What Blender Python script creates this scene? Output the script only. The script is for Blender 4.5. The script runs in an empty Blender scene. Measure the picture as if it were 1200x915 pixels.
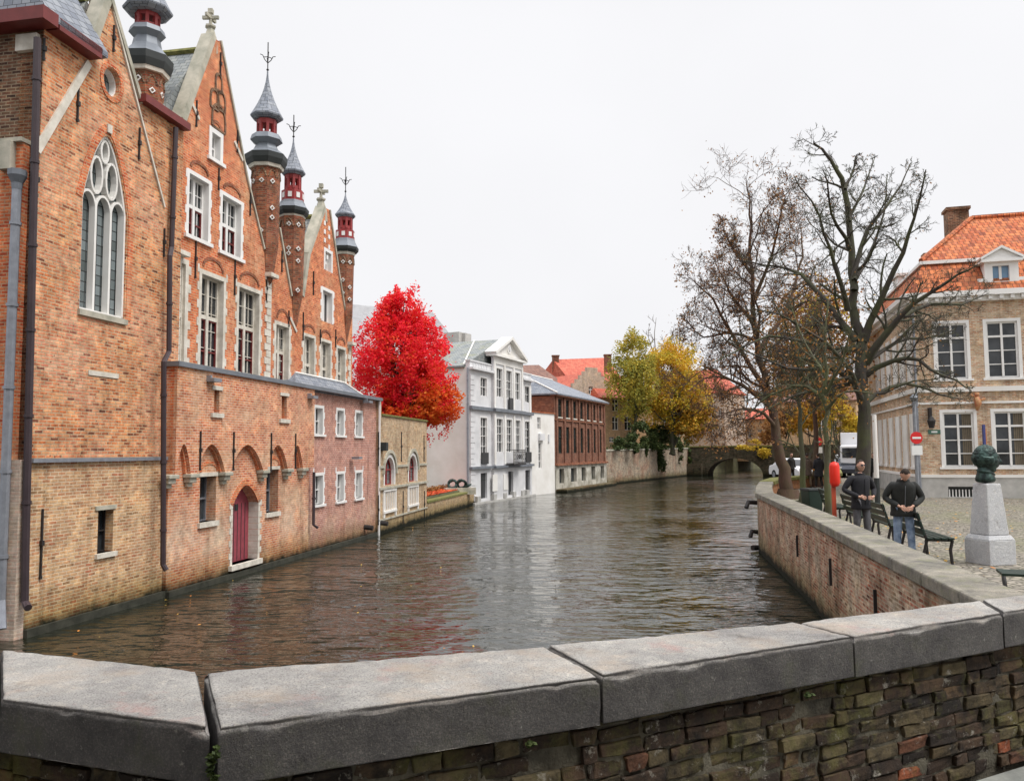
import bpy, math, random
from mathutils import Vector, Matrix, noise
from mathutils.geometry import tessellate_polygon
R = math.radians
sc = bpy.context.scene
# ------------------------------------------------------------ camera
F = 950.0; PITCH = math.atan(70.8/950); ROLL = .007; CZ = 3.4
cp, sp, cr, sr = math.cos(PITCH), math.sin(PITCH), math.cos(ROLL), math.sin(ROLL)
FW = Vector((0, cp, sp)); U0 = Vector((0, -sp, cp)); X0 = Vector((1, 0, 0))
RX = cr*X0 - sr*U0; RU = cr*U0 + sr*X0
CAM = Vector((0, 0, CZ))
cam = bpy.data.cameras.new('camera'); camo = bpy.data.objects.new('camera', cam); sc.collection.objects.link(camo)
cam.sensor_width = 36; cam.lens = F/1200*36; cam.clip_start = .05; cam.clip_end = 3000
M3 = Matrix((RX, RU, -FW)).transposed()
camo.matrix_world = Matrix.Translation(CAM) @ M3.to_4x4()
sc.camera = camo
# ------------------------------------------------------------ sky, sun, exposure
SUN_EL, SUN_AZ = R(58), R(118)      # azimuth measured from +Y towards +X: high, from the right
w = bpy.data.worlds.new('World'); sc.world = w; w.use_nodes = True
nt = w.node_tree; nt.nodes.clear()
def N(nt, t, **k):
    n = nt.nodes.new(t)
    for a, b in k.items(): setattr(n, a, b)
    return n
L = lambda nt, a, b: nt.links.new(a, b)
sky = N(nt, 'ShaderNodeTexSky', sky_type='NISHITA'); sky.sun_disc = False
sky.sun_elevation = SUN_EL; sky.sun_rotation = SUN_AZ; sky.air_density = 1.0; sky.dust_density = 4
hs = N(nt, 'ShaderNodeHueSaturation'); hs.inputs['Saturation'].default_value = .12
L(nt, sky.outputs[0], hs.inputs['Color'])
cl = N(nt, 'ShaderNodeMixRGB'); cl.inputs[0].default_value = .86; cl.inputs[2].default_value = (9.6, 9.6, 9.85, 1)
L(nt, hs.outputs[0], cl.inputs[1])
tc = N(nt, 'ShaderNodeTexCoord'); nz = N(nt, 'ShaderNodeTexNoise'); nz.inputs['Scale'].default_value = 1.7; nz.inputs['Detail'].default_value = 5
mr = N(nt, 'ShaderNodeMapRange'); mr.inputs[1].default_value = .3; mr.inputs[2].default_value = .7; mr.inputs[3].default_value = .955; mr.inputs[4].default_value = 1.035
L(nt, tc.outputs['Generated'], nz.inputs['Vector']); L(nt, nz.outputs[0], mr.inputs[0])
ml = N(nt, 'ShaderNodeVectorMath', operation='SCALE'); L(nt, cl.outputs[0], ml.inputs[0]); L(nt, mr.outputs[0], ml.inputs['Scale'])
sxy = N(nt, 'ShaderNodeSeparateXYZ'); L(nt, tc.outputs['Generated'], sxy.inputs[0])
mz = N(nt, 'ShaderNodeMapRange'); mz.inputs[1].default_value = .5; mz.inputs[2].default_value = 1; mz.inputs[3].default_value = .65; mz.inputs[4].default_value = 1.6; L(nt, sxy.outputs['Z'], mz.inputs[0])   # overcast: brighter overhead
ml2 = N(nt, 'ShaderNodeVectorMath', operation='SCALE'); L(nt, ml.outputs[0], ml2.inputs[0]); L(nt, mz.outputs[0], ml2.inputs['Scale']); ml = ml2
bg = N(nt, 'ShaderNodeBackground'); bg.inputs[1].default_value = .1
wo = N(nt, 'ShaderNodeOutputWorld'); L(nt, ml.outputs[0], bg.inputs[0]); L(nt, bg.outputs[0], wo.inputs[0])
sun = bpy.data.lights.new('sun', 'SUN'); sun.energy = 1.5; sun.angle = R(25); sun.color = (1, .96, .9)
suno = bpy.data.objects.new('sun', sun); sc.collection.objects.link(suno)
sd = Vector((math.sin(SUN_AZ)*math.cos(SUN_EL), math.cos(SUN_AZ)*math.cos(SUN_EL), math.sin(SUN_EL)))
suno.rotation_euler = sd.to_track_quat('Z', 'Y').to_euler(); suno.location = (0, 0, 40)
sc.view_settings.view_transform = 'Standard'; sc.view_settings.look = 'None'
sc.view_settings.exposure = .70; sc.view_settings.gamma = 1
# ------------------------------------------------------------ measuring helpers
def ray(px, py): return FW + RX*((px-600)/F) + RU*((457.5-py)/F)
def P(px, py, z):                       # the point at height z seen at that place of the photograph
    d = ray(px, py); t = (z-CZ)/d.z; return Vector((d.x*t, d.y*t, z))
def PD(px, py, y):                      # ... at distance y
    d = ray(px, py); t = y/d.y; return CAM + d*t
class Wall:
    def __init__(s, a, b):
        s.o = Vector((a[0], a[1])); d = Vector((b[0], b[1]))-s.o; s.L = d.length
        s.u = d.normalized(); s.n = Vector((s.u.y, -s.u.x))
    def pt(s, a, z, off=0):
        q = s.o + s.u*a + s.n*off; return Vector((q.x, q.y, z))
    def sz(s, px, py, off=0):
        d = ray(px, py); o = s.o + s.n*off; t = o.dot(s.n)/(d.x*s.n.x+d.y*s.n.y)
        q = Vector((d.x*t, d.y*t))-o; return (q.dot(s.u), CZ+d.z*t)
    def rect(s, x0, x1, y0, y1, off=0):  # -> s0,s1,z0,z1
        ym = (y0+y1)/2; xm = (x0+x1)/2
        return (s.sz(x0, ym, off)[0], s.sz(x1, ym, off)[0], s.sz(xm, y1, off)[1], s.sz(xm, y0, off)[1])
# ------------------------------------------------------------ mesh helpers
def rootloc(o):
    v = Vector((0, 0, 0))
    while o is not None: v += o.location; o = o.parent
    return v
class MB:
    def __init__(s): s.v = []; s.f = []; s.m = []
    def add(s, vs, fs, m=0):
        b = len(s.v); s.v += [tuple(p) for p in vs]; s.f += [tuple(i+b for i in f) for f in fs]; s.m += [m]*len(fs)
    def hexa(s, c, m=0):                # 8 corners: bottom ring 0-3, top ring 4-7
        s.add(c, [(3, 2, 1, 0), (4, 5, 6, 7), (0, 1, 5, 4), (1, 2, 6, 5), (2, 3, 7, 6), (3, 0, 4, 7)], m)
    def box(s, c, d, m=0, rz=0, rot=None):
        h = [x/2 for x in d]; c = Vector(c)
        mt = rot if rot is not None else Matrix.Rotation(rz, 3, 'Z')
        q = [Vector((a*h[0], b*h[1], e*h[2])) for e in (-1, 1) for a, b in ((-1, -1), (1, -1), (1, 1), (-1, 1))]
        s.hexa([c + mt @ p for p in q], m)
    def wbox(s, W, s0, s1, z0, z1, o0, o1, m=0):
        if s1 < s0: s0, s1 = s1, s0
        q = [W.pt(a, z, o) for z in (z0, z1) for a, o in ((s0, o1), (s1, o1), (s1, o0), (s0, o0))]
        s.hexa(q, m)
    def strip(s, W, p0, p1, wd, o0, o1, m=0):
        a = Vector(p0); b = Vector(p1); d = (b-a).normalized(); n = Vector((-d.y, d.x))*wd/2
        ring = [a-n, b-n, b+n, a+n]
        q = [W.pt(p.x, p.y, o0) for p in ring] + [W.pt(p.x, p.y, o1) for p in ring]
        s.hexa(q, m)
    def tube(s, pts, rad, n=6, m=0, cap=True):
        pts = [Vector(p) for p in pts]
        if not isinstance(rad, (list, tuple)): rad = [rad]*len(pts)
        vs = []; fs = []; t0 = (pts[1]-pts[0]).normalized()
        a = Vector((0, 0, 1)) if abs(t0.z) < .9 else Vector((1, 0, 0)); x = t0.cross(a).normalized()
        for i, p in enumerate(pts):
            t = (pts[min(i+1, len(pts)-1)]-pts[max(i-1, 0)])
            if t.length < 1e-9: t = t0
            t.normalize(); x = (x - t*x.dot(t)); x = x.normalized() if x.length > 1e-6 else t.orthogonal().normalized()
            y = t.cross(x)
            for k in range(n):
                an = 2*math.pi*k/n; vs.append(p + (x*math.cos(an)+y*math.sin(an))*rad[i])
        for i in range(len(pts)-1):
            for k in range(n):
                k2 = (k+1) % n; fs.append((i*n+k, i*n+k2, (i+1)*n+k2, (i+1)*n+k))
        if cap: fs.append(tuple(range(n-1, -1, -1))); fs.append(tuple((len(pts)-1)*n+k for k in range(n)))
        s.add(vs, fs, m)
    def lathe(s, c, prof, n=8, m=0, ph=0, cap=True):     # prof: [(r,z)] from bottom to top
        vs = []; fs = []
        for r, z in prof:
            for k in range(n):
                an = ph+2*math.pi*k/n; vs.append((c[0]+r*math.cos(an), c[1]+r*math.sin(an), z))
        for i in range(len(prof)-1):
            for k in range(n):
                k2 = (k+1) % n; fs.append((i*n+k, i*n+k2, (i+1)*n+k2, (i+1)*n+k))
        if cap: fs.append(tuple(range(n-1, -1, -1))); fs.append(tuple((len(prof)-1)*n+k for k in range(n)))
        s.add(vs, fs, m)
    def poly(s, W, outline, holes=(), off=0, reveal=0, depth=0, m=0, mr=None):
        loops = [list(outline)] + [list(h) for h in holes]
        flat = [p for l in loops for p in l]
        tris = tessellate_polygon([[Vector((p[0], p[1], 0)) for p in l] for l in loops])
        def ori(t):
            a, b, c = (flat[i] for i in t); cr_ = (b[0]-a[0])*(c[1]-a[1])-(b[1]-a[1])*(c[0]-a[0])
            return tuple(t) if cr_ > 0 else tuple(reversed(t))
        tris = [ori(t) for t in tris]
        s.add([W.pt(p[0], p[1], off) for p in flat], tris, m)
        if depth: s.add([W.pt(p[0], p[1], off-depth) for p in flat], [tuple(reversed(t)) for t in tris], m)
        def area(l): return sum(l[i][0]*l[(i+1) % len(l)][1]-l[(i+1) % len(l)][0]*l[i][1] for i in range(len(l)))
        def side(l, dd, flip, mm):
            k = len(l); l = l if area(l) > 0 else l[::-1]
            vs = [W.pt(p[0], p[1], off) for p in l]+[W.pt(p[0], p[1], off-dd) for p in l]
            fs = [((i+1) % k, i, i+k, (i+1) % k+k) for i in range(k)]
            if flip: fs = [tuple(reversed(f)) for f in fs]
            s.add(vs, fs, mm)
        if depth: side(loops[0], depth, False, m)
        for h in loops[1:]:
            if reveal or depth: side(h, depth or reveal, True, m if mr is None else mr)
    def build(s, name, mat, parent=None, smooth=False, label=None, bevel=0):
        me = bpy.data.meshes.new(name); off = rootloc(parent) if parent is not None else Vector((0, 0, 0))
        me.from_pydata([(p[0]-off.x, p[1]-off.y, p[2]-off.z) for p in s.v], [], s.f)
        mats = mat if isinstance(mat, (list, tuple)) else [mat]
        for m_ in mats: me.materials.append(m_)
        if len(mats) > 1: me.polygons.foreach_set('material_index', s.m)
        me.update()
        uv = me.uv_layers.new(name='UV'); buf = [0.0]*(2*len(me.loops))
        for p in me.polygons:
            n = p.normal
            if abs(n.z) > .97: t = Vector((1, 0, 0)); b = Vector((0, 1, 0))
            else:
                t = Vector((-n.y, n.x, 0)).normalized(); b = n.cross(t)
            for li in p.loop_indices:
                q = me.vertices[me.loops[li].vertex_index].co+off
                buf[2*li] = q.dot(t); buf[2*li+1] = q.dot(b)
        uv.data.foreach_set('uv', buf)
        if smooth: me.polygons.foreach_set('use_smooth', [True]*len(me.polygons))
        o = bpy.data.objects.new(name, me); sc.collection.objects.link(o)
        if parent is not None: o.parent = parent
        if label: o['label'] = label
        if bevel:
            md = o.modifiers.new('bevel', 'BEVEL'); md.width = bevel; md.segments = 2; md.limit_method = 'ANGLE'
        return o
def thing(name, label, cat, loc=(0, 0, 0), group=None, rz=0):
    o = bpy.data.objects.new(name, None); sc.collection.objects.link(o)
    o.location = loc; o.rotation_euler = (0, 0, rz); o.empty_display_size = .3
    o['label'] = label; o['category'] = cat
    if group: o['group'] = group
    return o
def tag(o, label=None, cat=None, group=None, kind=None):
    if label: o['label'] = label
    if cat: o['category'] = cat
    if group: o['group'] = group
    if kind: o['kind'] = kind
    return o
def dup(root, loc, rz, label, sc_=None):
    def cpy(o, par):
        c = o.copy(); sc.collection.objects.link(c); c.parent = par
        for ch in [x for x in kids.get(o.name, [])]: cpy(ch, c)
        return c
    kids = {}
    for o in sc.objects:
        if o.parent is not None: kids.setdefault(o.parent.name, []).append(o)
    r = cpy(root, None); r.location = loc; r.rotation_euler = (0, 0, rz); r['label'] = label
    if sc_: r.scale = (sc_,)*3
    return r
def arch(s0, s1, z0, zs, z1, kind='point', n=7):
    """closed outline, counter-clockwise: straight sides to zs, then an arch up to z1"""
    c = (s0+s1)/2; h = (s1-s0)/2; pts = [(s0, z0), (s1, z0), (s1, zs)]
    for i in range(1, 2*n):
        t = i/(2*n)*2-1                      # from -1 (right) to 1 (left)
        if kind == 'round': an = (t+1)/2*math.pi; pts.append((c+h*math.cos(an), zs+(z1-zs)*math.sin(an)))
        else:
            e = 1.75 if kind == 'point' else 2.6
            x = -t; pts.append((c+h*x, zs+(z1-zs)*(1-abs(x)**e)**(.9 if kind == 'point' else .6)))
    pts.append((s0, zs)); return pts
def rectp(s0, s1, z0, z1): return [(s0, z0), (s1, z0), (s1, z1), (s0, z1)]
# ------------------------------------------------------------ materials
def newmat(name):
    m = bpy.data.materials.new(name); m.use_nodes = True; t = m.node_tree; t.nodes.clear()
    b = N(t, 'ShaderNodeBsdfPrincipled'); o = N(t, 'ShaderNodeOutputMaterial'); L(t, b.outputs[0], o.inputs[0])
    return m, t, b
def c4(c): return (c[0], c[1], c[2], 1)
def mix(t, a, b, f, mode='MIX'):
    n = N(t, 'ShaderNodeMixRGB', blend_type=mode)
    for i, x in ((0, f), (1, a), (2, b)):
        if hasattr(x, 'is_linked') or hasattr(x, 'links'): L(t, x, n.inputs[i])
        elif i == 0: n.inputs[0].default_value = x
        else: n.inputs[i].default_value = c4(x)
    return n.outputs[0]
def noi(t, vec, scale, detail=4, rough=.55, lo=None, hi=None):
    n = N(t, 'ShaderNodeTexNoise'); n.inputs['Scale'].default_value = scale; n.inputs['Detail'].default_value = detail
    n.inputs['Roughness'].default_value = rough; L(t, vec, n.inputs['Vector']); o = n.outputs[0]
    if lo is not None:
        m = N(t, 'ShaderNodeMapRange'); m.inputs[1].default_value = lo; m.inputs[2].default_value = hi; L(t, o, m.inputs[0]); o = m.outputs[0]
    return o
def mathn(t, op, a, b=None):
    n = N(t, 'ShaderNodeMath', operation=op); n.use_clamp = False
    for i, x in ((0, a), (1, b)):
        if x is None: continue
        if hasattr(x, 'links'): L(t, x, n.inputs[i])
        else: n.inputs[i].default_value = x
    return n.outputs[0]
def ramp(t, fac, stops, interp='LINEAR'):
    n = N(t, 'ShaderNodeValToRGB'); n.color_ramp.interpolation = interp; e = n.color_ramp.elements
    while len(e) < len(stops): e.new(.5)
    for el, (p, c) in zip(e, stops): el.position = p; el.color = c4(c)
    L(t, fac, n.inputs[0]); return n.outputs[0]
def bump(t, b, h, strength=.4, dist=.02):
    n = N(t, 'ShaderNodeBump'); n.inputs['Strength'].default_value = strength; n.inputs['Distance'].default_value = dist
    L(t, h, n.inputs['Height']); L(t, n.outputs[0], b.inputs['Normal'])
def worldpos(t): return N(t, 'ShaderNodeNewGeometry').outputs['Position']
def uvco(t): return N(t, 'ShaderNodeTexCoord').outputs['UV']
def plain(name, col, rough=.6, metal=0, var=.18, scale=3, spec=.4, col2=None, bmp=.1):
    m, t, b = newmat(name); p = worldpos(t)
    c = mix(t, [x*(1-var) for x in col], [min(1, x*(1+var)) for x in col] if col2 is None else col2, noi(t, p, scale, 6, .6, .3, .7))
    L(t, c, b.inputs['Base Color']); b.inputs['Roughness'].default_value = rough; b.inputs['Metallic'].default_value = metal
    b.inputs['Specular IOR Level'].default_value = spec
    if bmp: bump(t, b, noi(t, p, scale*12, 5), bmp, .01)
    return m
def brick(name, pal, mortar, pal2=None, patch=(.5, .42, .6), row=.068, wid=.21, white=None, dirt=.5, wet=True, bleach=(.62, .52, .4), bstr=.5, mort=.012, dark=.12, gain=1.0):
    """pal: colours picked brick by brick; white=(z0,z1,amount) bleached / limewashed zone"""
    m, t, b = newmat(name); uv = uvco(t); pos = worldpos(t)
    ds = N(t, 'ShaderNodeVectorMath', operation='SCALE'); ds.inputs['Scale'].default_value = .018
    nn = N(t, 'ShaderNodeTexNoise'); nn.inputs['Scale'].default_value = 5; L(t, uv, nn.inputs['Vector']); L(t, nn.outputs['Color'], ds.inputs[0])
    ad = N(t, 'ShaderNodeVectorMath', operation='ADD'); L(t, uv, ad.inputs[0]); L(t, ds.outputs[0], ad.inputs[1])
    bt = N(t, 'ShaderNodeTexBrick'); L(t, ad.outputs[0], bt.inputs['Vector'])
    for k, v in (('Scale', 1), ('Mortar Size', mort), ('Mortar Smooth', .3), ('Bias', 0), ('Brick Width', wid), ('Row Height', row)): bt.inputs[k].default_value = v
    bt.inputs['Color1'].default_value = (0, 0, 0, 1); bt.inputs['Color2'].default_value = (1, 1, 1, 1); bt.inputs['Mortar'].default_value = (.5, .5, .5, 1)
    f = mathn(t, 'ADD', bt.outputs['Color'], mathn(t, 'MULTIPLY', mathn(t, 'SUBTRACT', noi(t, uv, 9, 3), .5), .5))
    st = [(i/(len(pal)-1), c) for i, c in enumerate(pal)]
    col = ramp(t, f, st)
    if pal2:
        c2 = ramp(t, f, [(i/(len(pal2)-1), c) for i, c in enumerate(pal2)])
        col = mix(t, col, c2, noi(t, pos, patch[0], 6, .62, patch[1], patch[2]))
    # odd overburnt bricks
    vo = noi(t, uv, 7, 2, .5, .66, .7); col = mix(t, col, [x*.35 for x in pal[0]], mathn(t, 'MULTIPLY', vo, dark*5 if dark*5 < .8 else .8))
    col = mix(t, col, mortar, bt.outputs['Fac'])
    sp_ = N(t, 'ShaderNodeSeparateXYZ'); L(t, pos, sp_.inputs[0]); z = sp_.outputs['Z']
    if white:
        z0, z1, am = white
        r1 = N(t, 'ShaderNodeMapRange'); r1.inputs[1].default_value = z0-.3; r1.inputs[2].default_value = z0+.5; L(t, z, r1.inputs[0])
        r2 = N(t, 'ShaderNodeMapRange'); r2.inputs[1].default_value = z1+.5; r2.inputs[2].default_value = z1-.5; L(t, z, r2.inputs[0])
        k = mathn(t, 'MULTIPLY', mathn(t, 'MULTIPLY', r1.outputs[0], r2.outputs[0]), mathn(t, 'MULTIPLY', noi(t, pos, .9, 6, .6, .38, .62), am))
        col = mix(t, col, bleach, k)
    col = mix(t, col, mix(t, col, (.30, .27, .22), 1, 'MULTIPLY'), mathn(t, 'MULTIPLY', noi(t, pos, 1.3, 8, .68, .47, .72), dirt))
    col = mix(t, col, mix(t, col, (1.35, 1.25, 1.1), 1, 'MULTIPLY'), noi(t, pos, 2.3, 6, .6, .5, .75))
    mps = N(t, 'ShaderNodeMapping'); mps.inputs['Scale'].default_value = (2.6, 2.6, .22); L(t, pos, mps.inputs['Vector'])
    col = mix(t, col, mix(t, col, (.42, .38, .34), 1, 'MULTIPLY'), mathn(t, 'MULTIPLY', noi(t, mps.outputs[0], 1.0, 7, .65, .54, .74), .75))   # soot and rain streaks
    col = mix(t, col, (.62, .56, .47), mathn(t, 'MULTIPLY', noi(t, pos, 3.1, 9, .75, .62, .76), .45))   # salts
    gr = noi(t, uv, 4.5, 9, .78, .34, .70); col = mix(t, mix(t, col, (.60, .54, .52), 1, 'MULTIPLY'), mix(t, col, (1.2, 1.16, 1.12), 1, 'MULTIPLY'), gr)   # mottled weathering, a few bricks at a time
    if gain != 1: col = mix(t, col, (gain, gain, gain), 1, 'MULTIPLY')
    if wet:   # algae and tide mark at the foot
        zz = mathn(t, 'ADD', z, mathn(t, 'MULTIPLY', mathn(t, 'SUBTRACT', noi(t, pos, 3, 6), .5), .35))
        r3 = N(t, 'ShaderNodeMapRange'); r3.inputs[1].default_value = .34; r3.inputs[2].default_value = .12; L(t, zz, r3.inputs[0])
        col = mix(t, col, (.018, .02, .012), r3.outputs[0])
        r4 = N(t, 'ShaderNodeMapRange'); r4.inputs[1].default_value = .9; r4.inputs[2].default_value = .3; L(t, zz, r4.inputs[0])
        col = mix(t, col, mix(t, col, (.55, .55, .42), 1, 'MULTIPLY'), r4.outputs[0])
    L(t, col, b.inputs['Base Color']); b.inputs['Roughness'].default_value = .9; b.inputs['Specular IOR Level'].default_value = .2
    h = mathn(t, 'ADD', mathn(t, 'MULTIPLY', mathn(t, 'SUBTRACT', 1, bt.outputs['Fac']), .7), mathn(t, 'MULTIPLY', noi(t, uv, 40, 4), .5))
    bump(t, b, h, bstr, .012); return m
def roofmat(name, cols, row=.2, wid=.25, moss=None, wave=False, rough=.6, gap=.012):
    m, t, b = newmat(name); uv = uvco(t); pos = worldpos(t)
    bt = N(t, 'ShaderNodeTexBrick'); L(t, uv, bt.inputs['Vector'])
    for k, v in (('Scale', 1), ('Mortar Size', gap), ('Mortar Smooth', .2), ('Brick Width', wid), ('Row Height', row)): bt.inputs[k].default_value = v
    bt.inputs['Color1'].default_value = (0, 0, 0, 1); bt.inputs['Color2'].default_value = (1, 1, 1, 1); bt.inputs['Mortar'].default_value = (.5, .5, .5, 1)
    f = mathn(t, 'ADD', mathn(t, 'MULTIPLY', bt.outputs['Color'], .5), mathn(t, 'MULTIPLY', noi(t, pos, 1.1, 6, .6), .5))
    col = ramp(t, f, [(.2+.6*i/(len(cols)-1), c) for i, c in enumerate(cols)])
    col = mix(t, col, [x*.3 for x in cols[0]], bt.outputs['Fac'])
    if moss: col = mix(t, col, moss, noi(t, pos, .9, 8, .65, .52, .75))
    L(t, col, b.inputs['Base Color']); b.inputs['Roughness'].default_value = rough
    h = bt.outputs['Fac']
    if wave:
        wv = N(t, 'ShaderNodeTexWave'); wv.inputs['Scale'].default_value = 1/wid*.159*2*1.0; wv.inputs['Distortion'].default_value = 0
        wv.bands_direction = 'X'; L(t, uv, wv.inputs['Vector']); h = mathn(t, 'SUBTRACT', wv.outputs[0], bt.outputs['Fac'])
        bump(t, b, h, .8, .05)
    else: bump(t, b, mathn(t, 'SUBTRACT', 1, h), .5, .02)
    return m
M = {}
M['brick_chapel'] = brick('brick_chapel', [(.14, .055, .035), (.50, .16, .06), (.56, .21, .09), (.68, .37, .18), (.42, .17, .08), (.62, .27, .13)], (.46, .36, .24),
    [(.26, .10, .07), (.60, .27, .16), (.68, .42, .28), (.55, .20, .13), (.64, .34, .21)], (.7, .4, .62), dark=.15, dirt=.6, gain=1.3)
M['brick_chapel_low'] = brick('brick_chapel_low', [(.28, .17, .09), (.56, .35, .19), (.64, .45, .26), (.46, .22, .12), (.62, .40, .22)], (.60, .50, .36),
    [(.50, .18, .10), (.5, .3, .17), (.40, .26, .16)], (.9, .5, .62), dark=.08, dirt=.5, gain=1.2)
M['brick_dark'] = brick('brick_dark', [(.06, .04, .035), (.20, .10, .07), (.30, .16, .10), (.14, .09, .06)], (.34, .28, .2), dirt=1.0)
M['brick_red'] = brick('brick_red', [(.42, .075, .035), (.60, .15, .06), (.66, .23, .10), (.50, .13, .06)], (.52, .34, .22), [(.50, .19, .09), (.58, .33, .19), (.62, .38, .24)], (.6, .5, .7), dark=.07, dirt=.45, wet=False, gain=1.25)
M['brick_turret'] = brick('brick_turret', [(.22, .06, .04), (.40, .12, .07), (.46, .17, .09), (.16, .07, .05)], (.28, .2, .14), dirt=.7, wet=False)
M['brick_annex'] = brick('brick_annex', [(.44, .12, .06), (.60, .22, .11), (.66, .31, .16), (.52, .17, .09)], (.60, .46, .36), [(.5, .30, .17), (.62, .42, .27), (.6, .38, .24)], (.7, .48, .66), white=(.6, 1.9, .85), dark=.06, dirt=.4, gain=1.2)
M['brick_pink'] = brick('brick_pink', [(.48, .20, .16), (.56, .26, .21), (.60, .32, .26)], (.62, .48, .42), white=(-1, 1.3, .55), dark=.02, dirt=.2, bleach=(.6, .5, .36))
M['brick_yellow'] = brick('brick_yellow', [(.46, .32, .19), (.60, .46, .29), (.66, .52, .35), (.50, .30, .18)], (.58, .5, .38), dark=.05, dirt=.35)
M['brick_quay'] = brick('brick_quay', [(.14, .07, .05), (.50, .16, .10), (.58, .40, .29), (.44, .17, .12), (.66, .56, .44)], (.52, .46, .36), [(.30, .24, .17), (.66, .60, .50), (.26, .2, .13), (.58, .5, .4)], (1.4, .44, .58), dirt=1.0, dark=.14, row=.06, wid=.2)
M['brick_far'] = brick('brick_far', [(.13, .05, .04), (.23, .085, .055), (.28, .13, .085)], (.28, .2, .15), dirt=.5, row=.08, wid=.24)
M['brick_house'] = brick('brick_house', [(.42, .24, .14), (.62, .46, .30), (.70, .57, .41), (.56, .27, .15), (.66, .5, .34)], (.66, .59, .48), dirt=.45, wet=False, dark=.05, mort=.016)
M['brick_pale'] = brick('brick_pale', [(.5, .42, .34), (.6, .5, .42), (.62, .46, .38)], (.6, .54, .46), dirt=.3, wet=False, dark=.02)
M['brick_ochre'] = brick('brick_ochre', [(.5, .33, .18), (.6, .42, .24), (.58, .36, .2)], (.55, .45, .33), dirt=.3, wet=False, dark=.02)
M['stone_wall'] = brick('stone_wall', [(.30, .27, .22), (.42, .38, .31), (.5, .45, .36), (.38, .30, .24)], (.32, .28, .22), [(.34, .2, .15), (.45, .3, .22)], (.5, .5, .6), row=.11, wid=.34, dirt=.8, mort=.02)
M['bridge_stone'] = brick('bridge_stone', [(.05, .05, .035), (.10, .09, .06), (.14, .11, .08), (.06, .07, .04)], (.07, .07, .05), row=.14, wid=.34, dirt=.9, mort=.02)
M['stone'] = plain('stone', (.62, .57, .48), .85, var=.2, scale=4, col2=(.76, .72, .64))
M['stone_old'] = plain('stone_old', (.34, .34, .27), .9, scale=2.5, col2=(.56, .52, .43), bmp=.3)
M['plinth_grey'] = plain('plinth_grey', (.42, .41, .39), .9, scale=2, col2=(.54, .53, .5))
M['white_paint'] = plain('white_paint', (.80, .79, .77), .5, var=.04, scale=3)
M['white_wall'] = plain('white_wall', (.84, .815, .76), .8, scale=.6, col2=(.86, .85, .83), bmp=.2)
M['grey_stucco'] = plain('grey_stucco', (.66, .665, .68), .7, scale=.9, col2=(.74, .74, .75), bmp=.08)
M['tide'] = plain('tide', (.02, .022, .015), .6, scale=4, col2=(.06, .06, .045), bmp=.4)
M['slate'] = roofmat('slate', [(.14, .16, .20), (.22, .24, .28), (.28, .30, .33)], .16, .2, gap=.008)
M['slate_moss'] = roofmat('slate_moss', [(.15, .17, .18), (.24, .26, .26), (.31, .32, .30)], .16, .2, moss=(.24, .25, .12), gap=.008)
M['slate_pale'] = roofmat('slate_pale', [(.25, .25, .26), (.29, .29, .30), (.32, .32, .33)], .3, .6, gap=.004)
M['tile_orange'] = roofmat('tile_orange', [(.22, .055, .025), (.46, .11, .035), (.58, .18, .06), (.40, .12, .05)], .3, .24, wave=True, moss=(.20, .10, .05), rough=.85)
M['tile_red'] = roofmat('tile_red', [(.40, .06, .03), (.52, .10, .05), (.58, .15, .08)], .3, .3)
M['tile_brown'] = roofmat('tile_brown', [(.12, .05, .035), (.2, .09, .06), (.26, .13, .09)], .3, .3)
M['lead'] = plain('lead', (.20, .22, .25), .5, metal=.3, scale=2)
M['dark_trim'] = plain('dark_trim', (.03, .035, .035), .6)
M['iron'] = plain('iron', (.025, .022, .022), .6)
M['pipe_dark'] = plain('pipe_dark', (.05, .035, .04), .5)
M['zinc'] = plain('zinc', (.30, .32, .36), .45, metal=.5, scale=6)
M['red_trim'] = plain('red_trim', (.17, .028, .026), .5, scale=5)
M['red_wood'] = plain('red_wood', (.30, .04, .04), .5, scale=5)
M['door_red'] = plain('door_red', (.30, .06, .08), .55, scale=6)
M['black_door'] = plain('black_door', (.04, .042, .045), .35)
M['green_trim'] = plain('green_trim', (.03, .045, .035), .5)
M['moss'] = plain('moss', (.10, .12, .03), .95, scale=9, col2=(.26, .24, .08), bmp=.5)
m, t, b = newmat('glass'); p = worldpos(t)
L(t, mix(t, (.012, .015, .018), (.05, .055, .06), noi(t, p, 1.7, 3, .5, .35, .65)), b.inputs['Base Color'])
b.inputs['Roughness'].default_value = .06; bump(t, b, noi(t, p, 2.5, 2), .12, .02); M['glass'] = m
m, t, b = newmat('leaded_glass'); uv = uvco(t); bt = N(t, 'ShaderNodeTexBrick'); L(t, uv, bt.inputs['Vector'])
for k, v in (('Scale', 1), ('Mortar Size', .012), ('Brick Width', .16), ('Row Height', .22), ('Bias', 0)): bt.inputs[k].default_value = v
bt.offset = 0
bt.inputs['Color1'].default_value = (.10, .12, .12, 1); bt.inputs['Color2'].default_value = (.22, .26, .27, 1); bt.inputs['Mortar'].default_value = (.03, .03, .03, 1)
L(t, bt.outputs[0], b.inputs['Base Color']); b.inputs['Roughness'].default_value = .25; M['leaded'] = m
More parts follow.
